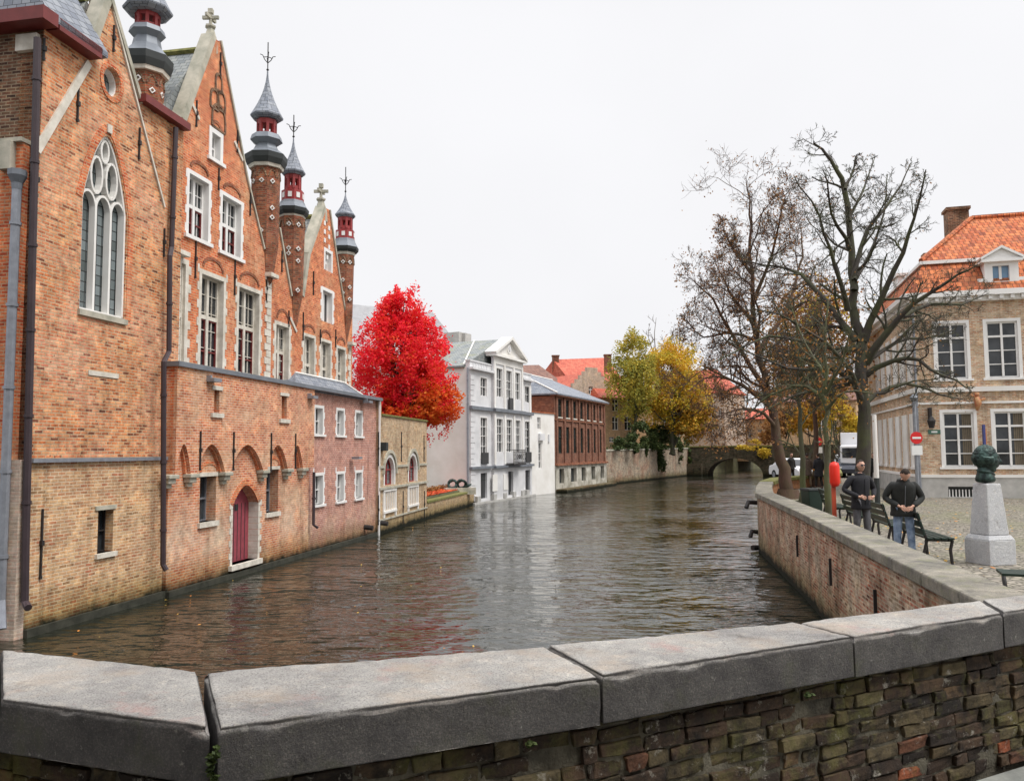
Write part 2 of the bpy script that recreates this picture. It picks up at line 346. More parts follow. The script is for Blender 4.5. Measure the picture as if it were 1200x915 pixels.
def granite(name, a, c, moss=None, rough=.85, sc_=1):
    m, t, b = newmat(name); p = worldpos(t)
    col = mix(t, a, c, noi(t, p, 2.2*sc_, 9, .72, .35, .65))
    col = mix(t, col, mix(t, col, (.42, .42, .44), 1, 'MULTIPLY'), noi(t, p, 170, 3, .75, .48, .64))
    col = mix(t, col, mix(t, col, (1.45, 1.4, 1.3), 1, 'MULTIPLY'), noi(t, p, 17, 8, .8, .52, .7))
    col = mix(t, col, mix(t, col, (.5, .47, .45), 1, 'MULTIPLY'), noi(t, p, 6, 9, .8, .55, .72))
    if moss: col = mix(t, col, moss, mathn(t, 'MULTIPLY', noi(t, p, 3.3, 9, .7, .5, .68), .6))
    if name == 'coping_near':    # worn tread, rough-hewn flanks; light top and shaded sides painted in by normal
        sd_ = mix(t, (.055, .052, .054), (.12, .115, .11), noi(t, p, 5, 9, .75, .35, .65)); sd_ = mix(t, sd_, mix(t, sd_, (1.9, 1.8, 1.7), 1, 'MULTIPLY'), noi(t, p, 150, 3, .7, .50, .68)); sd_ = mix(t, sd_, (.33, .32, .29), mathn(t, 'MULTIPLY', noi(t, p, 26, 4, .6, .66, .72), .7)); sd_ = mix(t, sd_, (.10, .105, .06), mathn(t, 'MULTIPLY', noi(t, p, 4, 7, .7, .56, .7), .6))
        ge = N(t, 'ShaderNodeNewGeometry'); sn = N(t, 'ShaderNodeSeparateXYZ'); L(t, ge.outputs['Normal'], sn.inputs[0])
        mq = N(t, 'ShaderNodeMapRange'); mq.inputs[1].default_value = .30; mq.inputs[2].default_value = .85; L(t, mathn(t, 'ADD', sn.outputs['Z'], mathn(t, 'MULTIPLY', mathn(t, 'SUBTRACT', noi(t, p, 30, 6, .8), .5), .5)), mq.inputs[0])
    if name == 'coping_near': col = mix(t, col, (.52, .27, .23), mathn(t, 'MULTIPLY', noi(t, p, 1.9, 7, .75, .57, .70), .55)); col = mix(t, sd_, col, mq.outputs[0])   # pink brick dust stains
    L(t, col, b.inputs['Base Color']); b.inputs['Roughness'].default_value = rough
    bump(t, b, mathn(t, 'ADD', noi(t, p, 90, 8, .8), mathn(t, 'MULTIPLY', noi(t, p, 22, 6, .7), 1.2)), .85, .012); return m
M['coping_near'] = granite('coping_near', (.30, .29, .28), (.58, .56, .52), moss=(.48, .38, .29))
M['coping_side'] = granite('coping_side', (.085, .08, .085), (.15, .14, .14), moss=(.10, .10, .06))
M['coping_quay'] = granite('coping_quay', (.13, .125, .11), (.36, .33, .27), moss=(.17, .18, .08))
M['pedestal'] = granite('pedestal', (.50, .51, .53), (.62, .63, .64), rough=.7)
# cobbled square
m, t, b = newmat('cobbles'); p = worldpos(t)
vn = N(t, 'ShaderNodeTexVoronoi', feature='DISTANCE_TO_EDGE'); vn.inputs['Scale'].default_value = 8; L(t, p, vn.inputs['Vector'])
vc = N(t, 'ShaderNodeTexVoronoi'); vc.inputs['Scale'].default_value = 8; L(t, p, vc.inputs['Vector'])
e = mathn(t, 'MULTIPLY', vn.outputs['Distance'], 6)
sx = N(t, 'ShaderNodeSeparateXYZ'); L(t, vc.outputs['Color'], sx.inputs[0])
col = ramp(t, sx.outputs[0], [(0, (.16, .14, .12)), (.5, (.27, .24, .20)), (1, (.36, .32, .26))])
col = mix(t, (.07, .065, .04), col, mathn(t, 'MINIMUM', e, 1))
col = mix(t, col, (.17, .18, .08), mathn(t, 'MULTIPLY', noi(t, p, .45, 8, .65, .48, .7), .55))
L(t, col, b.inputs['Base Color']); b.inputs['Roughness'].default_value = .75; bump(t, b, mathn(t, 'MINIMUM', e, 1), .6, .03); M['cobbles'] = m
M['soil'] = plain('soil', (.10, .09, .06), .95, scale=1, col2=(.15, .15, .07), bmp=.4)
M['asphalt'] = plain('asphalt', (.16, .155, .15), .9, scale=1, bmp=.3)
M['pavement'] = plain('pavement', (.2, .21, .2), .85, scale=6, col2=(.33, .34, .31), bmp=.3)
# canal water
m, t, b = newmat('canal_water'); p = worldpos(t)
mp = N(t, 'ShaderNodeMapping'); mp.inputs['Rotation'].default_value = (0, 0, R(14)); mp.inputs['Scale'].default_value = (.85, 1.6, 1); L(t, p, mp.inputs['Vector']); q = mp.outputs[0]
b.inputs['Base Color'].default_value = (.012, .014, .008, 1); b.inputs['Roughness'].default_value = .03; b.inputs['IOR'].default_value = 1.75
h = mathn(t, 'ADD', mathn(t, 'MULTIPLY', noi(t, q, 1.15, 2, .5), 1.0), mathn(t, 'MULTIPLY', noi(t, q, 3.0, 3, .5), .33))
h = mathn(t, 'MULTIPLY', h, mathn(t, 'ADD', mathn(t, 'MULTIPLY', noi(t, p, .20, 4, .6, .36, .64), 1.1), .30))
bump(t, b, h, 1.0, .125); M['water'] = m
def leafmat(name, cols, trans=.3):
    m, t, b = newmat(name); g = N(t, 'ShaderNodeNewGeometry'); p = g.outputs['Position']
    f = mathn(t, 'ADD', mathn(t, 'MULTIPLY', g.outputs['Random Per Island'], .55), mathn(t, 'MULTIPLY', noi(t, p, .55, 3, .6, .3, .7), .45))
    L(t, ramp(t, f, [(i/(len(cols)-1), c) for i, c in enumerate(cols)]), b.inputs['Base Color'])
    b.inputs['Roughness'].default_value = .6; b.inputs['Specular IOR Level'].default_value = .2
    if trans:
        tr = N(t, 'ShaderNodeBsdfTranslucent'); ms = N(t, 'ShaderNodeMixShader'); ms.inputs[0].default_value = trans
        L(t, ramp(t, f, [(i/(len(cols)-1), c) for i, c in enumerate(cols)]), tr.inputs[0])
        o = [n for n in t.nodes if n.type == 'OUTPUT_MATERIAL'][0]; L(t, b.outputs[0], ms.inputs[1]); L(t, tr.outputs[0], ms.inputs[2]); L(t, ms.outputs[0], o.inputs[0])
    return m
M['leaf_red'] = leafmat('leaf_red', [(.50, .008, .02), (.82, .018, .04), (.90, .04, .075), (.86, .08, .04), (.80, .20, .05)], .4)
M['leaf_redlow'] = leafmat('leaf_redlow', [(.5, .03, .02), (.72, .09, .02), (.8, .2, .03), (.72, .33, .05)], .4)
M['leaf_orange'] = leafmat('leaf_orange', [(.13, .11, .03), (.30, .22, .035), (.46, .27, .03), (.60, .30, .035), (.42, .16, .03)])
M['leaf_olive'] = leafmat('leaf_olive', [(.18, .20, .05), (.32, .32, .07), (.50, .40, .06), (.60, .34, .05)])
M['leaf_golden'] = leafmat('leaf_golden', [(.24, .26, .05), (.48, .42, .05), (.70, .50, .05), (.72, .40, .05), (.58, .26, .05)])
M['leaf_yellow'] = leafmat('leaf_yellow', [(.45, .35, .04), (.65, .48, .06), (.5, .25, .04)])
M['leaf_rust'] = leafmat('leaf_rust', [(.12, .06, .03), (.28, .12, .045), (.4, .2, .06), (.24, .15, .05)])
M['leaf_green'] = leafmat('leaf_green', [(.018, .03, .012), (.04, .06, .02), (.07, .10, .03), (.10, .11, .03)], .15)
M['leaf_fallen'] = leafmat('leaf_fallen', [(.35, .10, .03), (.55, .22, .05), (.6, .4, .08), (.3, .2, .08)], 0)
M['leaf_fallen_red'] = leafmat('leaf_fallen_red', [(.5, .04, .02), (.7, .10, .03), (.75, .25, .05)], 0)
def bark(name, a, c, moss):
    m, t, b = newmat(name); p = worldpos(t); mp = N(t, 'ShaderNodeMapping'); mp.inputs['Scale'].default_value = (1, 1, .25); L(t, p, mp.inputs['Vector'])
    n1 = noi(t, mp.outputs[0], 14, 6, .65); col = mix(t, a, c, n1); col = mix(t, col, moss, mathn(t, 'MULTIPLY', noi(t, p, 1.6, 5, .6, .42, .7), .75))
    L(t, col, b.inputs['Base Color']); b.inputs['Roughness'].default_value = .95; bump(t, b, n1, .7, .03); return m
M['bark'] = bark('bark', (.028, .024, .022), (.085, .072, .06), (.085, .10, .035))
M['bark_green'] = bark('bark_green', (.05, .05, .03), (.12, .115, .07), (.10, .12, .04))
M['bark_twig'] = bark('bark_twig', (.05, .03, .024), (.13, .07, .05), (.09, .075, .035))
M['bark_grey'] = bark('bark_grey', (.12, .1, .09), (.2, .17, .15), (.14, .13, .1))
# ============================================================ SETTING: water, ground
def sheet(name, pts, z, mat, kind='structure', zb=None):
    mb = MB(); n = len(pts)
    tr = tessellate_polygon([[Vector((p[0], p[1], 0)) for p in pts]])
    fs = []
    for a, b_, c in tr:
        A_, B_, C_ = pts[a], pts[b_], pts[c]
        cr_ = (B_[0]-A_[0])*(C_[1]-A_[1])-(B_[1]-A_[1])*(C_[0]-A_[0])
        fs.append((a, b_, c) if cr_ > 0 else (c, b_, a))
    mb.add([(p[0], p[1], z) for p in pts], fs)
    if zb is not None:
        for i in range(n):
            a, b_ = pts[i], pts[(i+1) % n]
            mb.add([(a[0], a[1], zb), (b_[0], b_[1], zb), (b_[0], b_[1], z), (a[0], a[1], z)], [(0, 1, 2, 3)])
    return tag(mb.build(name, mat), kind=kind)
sheet('canal_water', [(-1500, -600), (1500, -600), (1500, 2000), (-1500, 2000)], 0, M['water'])
QUAY = [(3.2, 1.4), (3.95, 5.0), (4.59, 8.38), (5.55, 13.36), (6.65, 18.8), (8.2, 27.4), (9.6, 32), (11.2, 36.8), (13.0, 41), (15.6, 44.2), (19, 48.5), (23.5, 60), (28, 80), (33.6, 103), (38, 114), (62, 150)]
sheet('town_square', [(q[0]+.3, q[1]) for q in QUAY]+[(300, 700), (1500, 1500), (1500, -600), (3.5, -600)], 1.35, M['cobbles'], zb=-.5)
sheet('left_bank_ground', [(-9.6, 16.2), (-6.2, 33.6), (-4.72, 41.4), (-2.8, 53.3), (1.0, 63), (3.0, 66.6), (8.9, 80.7), (8.9, 90), (-1500, 90), (-1500, 16.2)], .82, M['soil'], zb=-.5)
sheet('garden_terrace_ground', [(8.95, 80.8), (23.2, 108), (26, 114), (50, 156), (200, 700), (-1500, 1500), (-1500, 80.8)], 3.2, M['soil'], zb=-.5)
# ============================================================ LEFT BANK
a0, a1 = P(30, 746, 0), P(437, 627, 0)
A = Wall(a0, a1)
S0 = A.sz(38, 400)[0]
C0 = A.pt(S0, 0)
def px(W, x, y, off=0): return W.sz(x, y, off)
def window(parent, W, r, off=0, reveal=.2, cols=2, rows=(.62,), fw=.045, fmat='white_paint', sw=0, smat='stone', teeth=0, sill=None, gmat='glass', bar=None, lab=None, arched=None, panes=0, sash=None):
    s0, s1, z0, z1 = r
    out = rectp(s0-sw, s1+sw, z0, z1+sw) if not arched else arch(s0-sw, s1+sw, z0, arched[1], z1+sw, arched[0])
    g = MB(); inner = rectp(s0, s1, z0, z1) if not arched else arch(s0, s1, z0, arched[1], z1, arched[0])
    g.poly(W, inner, off=off-reveal, depth=.03)
    win = g.build('window', M[gmat], parent, label=lab)
    f = MB(); o0, o1 = off-reveal+.005, off-reveal+.06
    if not arched:
        f.wbox(W, s0, s0+fw, z0, z1, o0, o1); f.wbox(W, s1-fw, s1, z0, z1, o0, o1)
        f.wbox(W, s0+fw, s1-fw, z0, z0+fw, o0, o1); f.wbox(W, s0+fw, s1-fw, z1-fw, z1, o0, o1)
    else:
        for a, b_ in zip(inner, inner[1:]+inner[:1]): f.strip(W, a, b_, fw*2, o0, o1)
    bw = bar or fw
    for i in range(1, cols):
        s = s0+(s1-s0)*i/cols; f.wbox(W, s-bw/2, s+bw/2, z0+fw, z1-fw*(1 if not arched else 2), o0, o1+.02)
    for q in rows:
        z = z0+(z1-z0)*q; f.wbox(W, s0+fw, s1-fw, z-bw/2, z+bw/2, o0, o1+.012)
    if panes:
        for i in range(cols*2):
            s = s0+(s1-s0)*(i+.5)/(cols)
            if s < s1-fw: f.wbox(W, s-.01, s+.01, z0+fw, z1-fw, o0, o0+.03)
        k = panes
        for j in range(1, k): z = z0+(z1-z0)*j/k; f.wbox(W, s0+fw, s1-fw, z-.01, z+.01, o0, o0+.032)
    f.build('frame', M[fmat], win)
    if sash:
        q = MB(); zt = z0+(z1-z0)*(rows[0] if rows else .6)-bw/2
        for i in range(cols):
            x0 = s0+(s1-s0)*i/cols+fw; x1 = s0+(s1-s0)*(i+1)/cols-fw*.8
            for xx in (x0+.02, x1-.02): q.wbox(W, xx-.02, xx+.02, z0+fw, zt, o0, o0+.045)
            for zz in (z0+fw+.02, (z0+zt)/2, zt-.02): q.wbox(W, x0+.04, x1-.04, zz-.02, zz+.02, o0, o0+.045)
        q.build('sash', M[sash], win)
    if sw:
        q = MB(); oo = off+.015
        q.wbox(W, s0-sw, s0, z0, z1 if not arched else arched[1], off-reveal, oo); q.wbox(W, s1, s1+sw, z0, z1 if not arched else arched[1], off-reveal, oo)
        if not arched: q.wbox(W, s0-sw, s1+sw, z1, z1+sw, off-reveal, oo)
        else:
            k = arch(s0-sw/2, s1+sw/2, z0, arched[1], z1+sw/2, arched[0])[2:-1]
            for a, b_ in zip(k, k[1:]): q.strip(W, a, b_, sw, off-reveal, oo)
        if teeth:
            z = z0+.06; i = 0
            while z < z1+sw*.5:
                if i % 2 == 0:
                    q.wbox(W, s0-sw-teeth, s0-sw, z, z+.22, off-.01, oo-.003); q.wbox(W, s1+sw, s1+sw+teeth, z, z+.22, off-.01, oo-.003)
                z += .24; i += 1
        q.build('surround', M[smat], win)
    if sill:
        q = MB(); q.wbox(W, s0-sw-.08, s1+sw+.08, z0-sill, z0, off-reveal, off+.07); q.build('sill', M[smat], win)
        out = [(p[0], p[1]) for p in out]
    return out
def anchor(parent, W, x, y0, y1, off=0):
    s, z1 = W.sz(x, y0, off); z0 = W.sz(x, y1, off)[1]; m_ = MB()
    m_.wbox(W, s-.016, s+.016, z0, z1, off, off+.04); zc = (z0+z1)/2
    m_.wbox(W, s-.035, s+.035, zc-.05, zc+.05, off+.002, off+.06)
    m_.wbox(W, s-.024, s+.024, z0-.03, z0+.03, off+.002, off+.045)
    m_.build('wall_anchor', M['iron'], parent)
def archband(parent, W, s0, s1, zs, z1, off, mat='brick_turret', wd=.09, kind='round', name='relieving_arch'):
    q = MB(); k = arch(s0, s1, zs-.01, zs, z1, kind, 5)[2:]
    for a, b_ in zip(k, k[1:]): q.strip(W, a, b_, wd, off-.02, off+.02)
    q.build(name, M[mat], parent)
def pipe(parent, pts, r, mat='pipe_dark', name='drainpipe', brackets=True):
    q = MB(); q.tube(pts, r, 8)
    for a, b_ in zip(pts, pts[1:]):
        a = Vector(a); b_ = Vector(b_); d = b_-a; n_ = int(abs(d.z)/1.5)
        for i in range(n_): c = a+d*((i+.5)/n_); q.tube([c-Vector((0, 0, .03)), c+Vector((0, 0, .03))], r*1.25, 8)
    o = q.build(name, M[mat], parent, smooth=False)
    return o
    if 0:
        for a, b_ in zip(pts, pts[1:]):
            a = Vector(a); b_ = Vector(b_); d = b_-a
            if abs(d.z) > 1.2:
                for i in range(int(abs(d.z)/1.3)+1):
                    c = a+d*((i+.5)/(int(abs(d.z)/1.3)+1)); k.tube([c-Vector((0, 0, .035)), c+Vector((0, 0, .035))], r*1.28, 8)
        if k.v: k.build('pipe_collar', M[mat], o)
    return o
def roofprism(W, s0, s1, o0, o1, ze, r0, r1, swap=False, drop=.12):
    """hipped or gabled roof over a rectangle in wall coordinates; r0,r1=(s,o,z) ridge ends"""
    q = MB(); c = [W.pt(s0, ze, o0), W.pt(s1, ze, o0), W.pt(s1, ze, o1), W.pt(s0, ze, o1)]
    if swap: c = [c[1], c[2], c[3], c[0]]
    lo = [p-Vector((0, 0, drop)) for p in c]
    a, b_ = W.pt(r0[0], r0[2], r0[1]), W.pt(r1[0], r1[2], r1[1])
    q.add(c+[a, b_]+lo, [(0, 1, 5, 4), (2, 3, 4, 5), (3, 0, 4), (1, 2, 5), (9, 8, 7, 6), (0, 6, 7, 1), (1, 7, 8, 2), (2, 8, 9, 3), (3, 9, 6, 0)])
    return q
# ---- chapel wing with the tall gothic window
ch = thing('chapel_building', 'orange brick chapel wing with pointed gable and tall gothic window at far left', 'building', C0)
WL = Wall(A.pt(S0, 0)-Vector((A.n.x, A.n.y, 0))*9, A.pt(S0, 0))
ap = lambda x, y, off=0: A.sz(x, y, off)
zE = ap(105, 70)[1]; zLed = 3.29
gx, gz = ap(128, 1); s_r, z_r = ap(162, 117); s_e, z_e = 4.62, None
z_e = ap(204, 146)[1]
gw0, gw1, gwz0, gwz1 = ap(96, 260)[0], ap(149, 260)[0], ap(122, 369)[1], ap(127, 160)[1]
gzs = gwz0+(gwz1-gwz0)*.60
hole_g = arch(gw0, gw1, gwz0, gzs, gwz1, 'point', 9)
ocs, ocz = ap(131, 97); orr = .27
hole_o = [(ocs+orr*math.cos(i*math.pi/8), ocz+orr*1.15*math.sin(i*math.pi/8)) for i in range(16)]
cw = A.rect(113, 131, 597, 647)
up = MB()
up.poly(A, [(S0, zLed), (4.15, zLed), (s_e, zLed), (s_e, z_e), (s_r, z_r), (gx+.22, gz-.35), (gx, gz), (ap(105, 66)[0], zE+.0), (S0, zE)], [hole_g, hole_o], 0, depth=.5)
up.build('upper_wall', M['brick_chapel'], ch)
lo = MB(); hw = rectp(cw[0], cw[1], cw[2], cw[3])
lo.poly(A, [(S0, -.6), (4.13, -.6), (4.13, zLed-.003), (S0, zLed-.003)], [hw], .03, depth=.5)
lo.build('lower_wall', M['brick_chapel_low'], ch)
ed = MB(); ed.wbox(WL, 0, 9-.002, 2.9, zE, -.5, 0); ed.build('end_wall', M['brick_dark'], ch)
pr = MB(); pr.wbox(WL, 0, 8.78, 3.3, ap(38, 165)[1], 0, .16); pr.build('buttress', M['brick_red'], ch)
pr = MB(); pr.wbox(WL, 0, 8.80, ap(38, 165)[1], ap(38, 165)[1]+.08, 0, .24); pr.wbox(WL, 8.35, 8.62, ap(38, 165)[1]-.55, ap(38, 165)[1]-.002, .162, .3); pr.build('buttress_cap', M['stone_old'], ch)
pr = MB(); pr.wbox(WL, 0, 9.03, -.6, 3.3, -.5, .22); pr.build('foot_wall', M['brick_pale'], ch)
st = MB(); st.wbox(WL, 8.45, 8.92, zE-.45, zE-.12, .0, .10); st.build('corner_stone', M['stone'], ch)
q = MB(); q.wbox(A, S0, 4.13, zLed-.05, zLed+.03, .032, .12); q.build('string_ledge', M['zinc'], ch)
q = MB(); q.wbox(A, S0+.06, ap(105, 70)[0], zE-.02, zE+.22, -.02, .30); q.wbox(WL, 0, 9.32, zE-.02, zE+.24, 0, .40); q.wbox(A, s_r, s_e, z_e-.02, z_e+.16, .0, .2); q.build('gutter', M['red_trim'], ch)
q = MB(); q.strip(A, ap(103, 74), ap(42, 177), .16, -.01, .05); q.strip(A, ap(132, 14), ap(192, 243), .05, -.01, .04); q.build('gable_line', M['stone'], ch)
q = MB(); q.strip(A, (gx-.02, gz+.12), (ap(105, 66)[0]-.05, zE+.10), .2, -.30, .05); q.strip(A, (gx, gz+.1), (s_r+.1, z_r-.05), .10, -.5, .06); q.wbox(A, gx-.12, gx+.1, gz, gz+.35, -.28, .05); q.build('gable_coping', M['stone_old'], ch)
# roofs
zR = zE+6.5
rf = roofprism(A, S0-.3, ap(112, 70)[0], .3, -9.5, zE+.2, (S0+.55, -3.2, zR), (S0+.6, -5.5, zR)); rf.build('slate_roof', M['slate'], ch)
q = roofprism(A, ap(105, 66)[0]-.12, s_r+.2, -.48, -5.4, zE+.30, (gx-.1, -.48, gz+.0), (gx-.1, -5, gz+.0), swap=True); q.build('cross_roof', M['slate_moss'], ch)
q = MB(); q.tube([A.pt(gx-.1, gz+.04, -.5), A.pt(gx-.1, gz+.04, -4)], .08, 6); q.build('ridge_tile', M['moss'], ch)
# gothic window
g = MB(); g.poly(A, hole_g, off=-.22, depth=.03); gw = g.build('gothic_window', M['leaded'], ch)
tr = MB(); h = hole_g
for a, b_ in zip(h, h[1:]+h[:1]): tr.strip(A, a, b_, .11, -.20, -.04)
wd = gw1-gw0; l1, l2 = gw0+wd/3, gw0+2*wd/3; zl = gwz0+(gwz1-gwz0)*.55
for s in (l1, l2): tr.wbox(A, s-.032, s+.032, gwz0, zl+.25, -.20, -.05)
tr.wbox(A, gw0, gw1, gwz0, gwz0+.06, -.2, -.06)
def curve(pts, wdt=.052, closed=False):
    for a, b_ in zip(pts, pts[1:]+(pts[:1] if closed else [])):
        if (Vector(a)-Vector(b_)).length > .001: tr.strip(A, a, b_, wdt, -.2, -.055)
for i in range(3): curve(arch(gw0+wd*i/3, gw0+wd*(i+1)/3, zl, zl+.05, zl+.42, 'round')[2:-1]+[(gw0+wd*i/3, zl)])
for cx_, cz_, rx_, rz_, tl in ((l1, zl+.83, .18, .40, .0), (l2, zl+.83, .18, .40, -.0), ((l1+l2)/2, zl+1.42, .12, .24, 0)):
    curve([(cx_+rx_*math.cos(k*math.pi/7), cz_+rz_*math.sin(k*math.pi/7)) for k in range(14)], closed=True)
tr.build('tracery', M['white_wall'], gw)
q = MB(); k = arch(gw0-.12, gw1+.12, gwz0, gzs, gwz1+.17, 'point', 9)[1:]
for a, b_ in zip(k, k[1:]): q.strip(A, a, b_, .17, -.02, .015)
q.build('brick_surround', M['brick_red'], gw)
q = MB(); q.wbox(A, gw0-.05, gw1+.05, gwz0-.12, gwz0, -.3, .06); q.build('sill', M['stone_old'], gw)
q = MB(); s_, z_ = ap(127, 150); q.wbox(A, s_-.07, s_+.07, z_-.12, z_+.06, 0, .05); q.build('keystone', M['stone'], gw)
g = MB(); g.poly(A, hole_o, off=-.25, depth=.03); go = g.build('round_window', M['leaded'], ch)
q = MB()
for a, b_ in zip(hole_o, hole_o[1:]+hole_o[:1]): q.strip(A, a, b_, .07, -.24, -.1)
q.build('frame', M['white_paint'], go); q = MB()
ho2 = [(ocs+1.25*(p[0]-ocs), ocz+1.25*(p[1]-ocz)) for p in hole_o]
for a, b_ in zip(ho2, ho2[1:]+ho2[:1]): q.strip(A, a, b_, .1, -.02, .02)
q.build('brick_surround', M['brick_red'], go)
window(ch, A, cw, .03, .25, 1, (.5,), .03, 'iron', sill=.1, smat='stone')
q = MB(); q.wbox(A, cw[0]-.1, cw[1]+.06, cw[3], cw[3]+.09, 0, .06); q.build('lintel', M['stone_old'], ch)
for x, y0, y1 in ((133, 30, 60), (91, 103, 142), (163, 150, 186), (51, 45, 70), (43, 192, 230), (49, 596, 676), (192, 268, 300)): anchor(ch, A, x, y0, y1, .03 if y0 > 550 else 0)
c = Vector((A.n.x, A.n.y, 0))
pz = lambda x, y, off: A.pt(*A.sz(x, y, off), off)
pipe(ch, [pz(44, 45, .1), pz(30, 640, .12), pz(29, 704, .12), pz(33, 712, .3)], .07)
g0 = WL.sz(20, 215, .3)
pipe(ch, [WL.pt(g0[0], g0[1], .3), WL.pt(g0[0], .75, .3), WL.pt(g0[0]+.15, .25, .42)], .085, 'zinc')
q = MB(); q.lathe(WL.pt(g0[0], 0, .3), [(.09, g0[1]-.12), (.1, g0[1]), (.17, g0[1]+.14), (.17, g0[1]+.25)], 8); q.build('hopper_head', M['lead'], ch)
o_ = .14
pipe(ch, [pz(206, 150, .12), pz(201, 290, .12), pz(199, 300, .2), pz(198, 412, .2), pz(192, 424, .32), pz(191, 661, .36), pz(195, 668, .44)], .065)
# door-like paler patch under the gothic window
s_, z_ = ap(122, 440); q = MB(); q.wbox(A, s_-.5, s_+.45, z_-.03, z_+.07, -.02, .02); q.build('blocked_lintel', M['stone'], ch)
# ---- turrets
def zat(x, y, py):                       # height of the point above (x,y) seen on image row py
    lo_, hi_ = -5, 60
    for _ in range(40):
        m_ = (lo_+hi_)/2; v = Vector((x, y, m_-CZ)); r_ = 457.5-F*v.dot(RU)/v.dot(FW)
        if r_ > py: lo_ = m_
        else: hi_ = m_
    return lo_
def turret(parent, W, pxc, pyc, off, D):
    """D: rows (py) and half widths (px) of its members"""
    s, _ = W.sz(pxc, pyc, off); c = W.pt(s, 0, off); x, y = c.x, c.y; k = y/F
    Z = lambda p: zat(x, y, p)
    H = math.pi/8
    body = MB(); body.lathe((x, y), [(D['shaft'][i][1]*k, Z(D['shaft'][i][0])) for i in range(len(D['shaft'])-1, -1, -1)], 8, ph=H)
    sh = body.build('turret', M['brick_turret'], parent)
    r = MB(); r.lathe((x, y), [(w_*k, Z(p)) for p, w_ in reversed(D['skirt'])], 8, ph=H); r.build('skirt_roof', M['lead'], sh)
    q = MB(); p0, w_, p1 = D['fascia']; q.lathe((x, y), [((w_-2.5)*k, Z(p1)), (w_*k, Z((p0+p1)/2)), ((w_+.4)*k, Z(p0))], 8, ph=H); q.build('cornice', M['dark_trim'], sh)
    q = MB(); q.lathe((x, y), [((w_-4.5)*k, Z(p1)-.10), ((w_-3.2)*k, Z(p1)+.01)], 8, ph=H); q.build('stone_band', M['stone'], sh)
    l0, l1, lw = D['lantern']; z0, z1 = Z(l1), Z(l0); q = MB()
    for i in range(8):
        an = H+i*math.pi/4; q.box((x+lw*k*.88*math.cos(an), y+lw*k*.88*math.sin(an), (z0+z1)/2), (.085, .085, z1-z0), rz=an)
    q.lathe((x, y), [(lw*k, z0-.03), (lw*k, z0+.10)], 8, ph=H); q.lathe((x, y), [(lw*k, z1-.13), (lw*k*1.06, z1+.02)], 8, ph=H); q.lathe((x, y), [(.04, z0), (.04, z1)], 6)
    ln = q.build('lantern', M['red_wood'], sh)
    if 'band' in D:
        b0, b1, bw_ = D['band']; q = MB(); q.lathe((x, y), [(bw_*k*.94, Z(b1)), (bw_*k*.94, Z(b0))], 8, ph=H); q.build('parapet_band', M['red_wood'], sh)
        q = MB()
        for i in range(8):
            an = i*math.pi/4; rr = bw_*k*.94*math.cos(H)+.005; q.box((x+rr*math.cos(an), y+rr*math.sin(an), (Z(b0)+Z(b1))/2), (.02, .13, (Z(b0)-Z(b1))*.5), rz=an)
        q.build('white_panel', M['white_paint'], sh)
    q = MB(); t_, b0, bw_ = D['spire']; zt, zb = Z(t_), Z(b0); hh = zt-zb
    prof = [(bw_*k*.8, zb-.10), (bw_*k, zb-.02), (bw_*k*1.02, zb+.03)]
    for i in range(1, 9):
        f = i/8; prof.append((max(.012, bw_*k*(.04+.98*(1-f)**1.9)*(1-.0*f)), zb+.03+(hh)*f))
    q.lathe((x, y), prof, 8, ph=H); sp_ = q.build('spire', M['slate'], sh)
    q = MB(); zf = Z(D['vane']); q.tube([(x, y, zt-.1), (x, y, zf)], .018, 5); q.lathe((x, y), [(.0, zt), (.05, zt+.05), (.0, zt+.12)], 6)
    zc = zt+(zf-zt)*.45
    for i in range(4):
        an = i*math.pi/2+.4; dx, dy = math.cos(an), math.sin(an)
        q.tube([(x, y, zc-.16), (x+.10*dx, y+.10*dy, zc-.05), (x+.16*dx, y+.16*dy, zc+.08), (x+.24*dx, y+.24*dy, zc+.10)], .014, 4)
        q.tube([(x, y, zc+.05), (x+.13*dx, y+.13*dy, zc+.02)], .014, 4)
    q.build('finial', M['iron'], sh)
    orn = MB()
    for (p, side) in D.get('orn', []):
        an = math.atan2(-y, -x)+side; zz = Z(p)
        ww = D['shaft'][0][1] if not D.get('ow') else D['ow']
        rr = ww*k*math.cos(H)+.01; a_ = round((an-0)/(math.pi/4))*(math.pi/4)
        mt = Matrix.Rotation(a_, 3, 'Z') @ Matrix.Rotation(math.pi/4, 3, 'X')
        orn.box((x+rr*math.cos(a_), y+rr*math.sin(a_), zz), (.03, .12, .12), rot=mt)
        mt2 = mt; orn.box((x+(rr+.01)*math.cos(a_), y+(rr+.01)*math.sin(a_), zz), (.03, .06, .06), rot=mt2, m=1)
        orn.build('ornament', [M['white_paint'], M['brick_dark']], sh); orn = MB()
    # blind tracery arches round the head of the shaft
    q = MB(); sw_ = D['shaft'][0][1]*k
    for i in range(8):
        an = i*math.pi/4; rr = sw_*math.cos(H); tx, ty = -math.sin(an), math.cos(an); cx_, cy_ = x+rr*math.cos(an), y+rr*math.sin(an)
        hw_ = sw_*math.sin(H)*.8
        for zz in D.get('blind', []):
            z_ = Z(zz); pts = []
            for j in range(7):
                f = j/6*2-1; pts.append((cx_+tx*hw_*f, cy_+ty*hw_*f, z_-.25*abs(f)**2))
            q.tube(pts, .03, 4)
    if q.v: q.build('blind_arcade', M['brick_dark'], sh)
    return sh
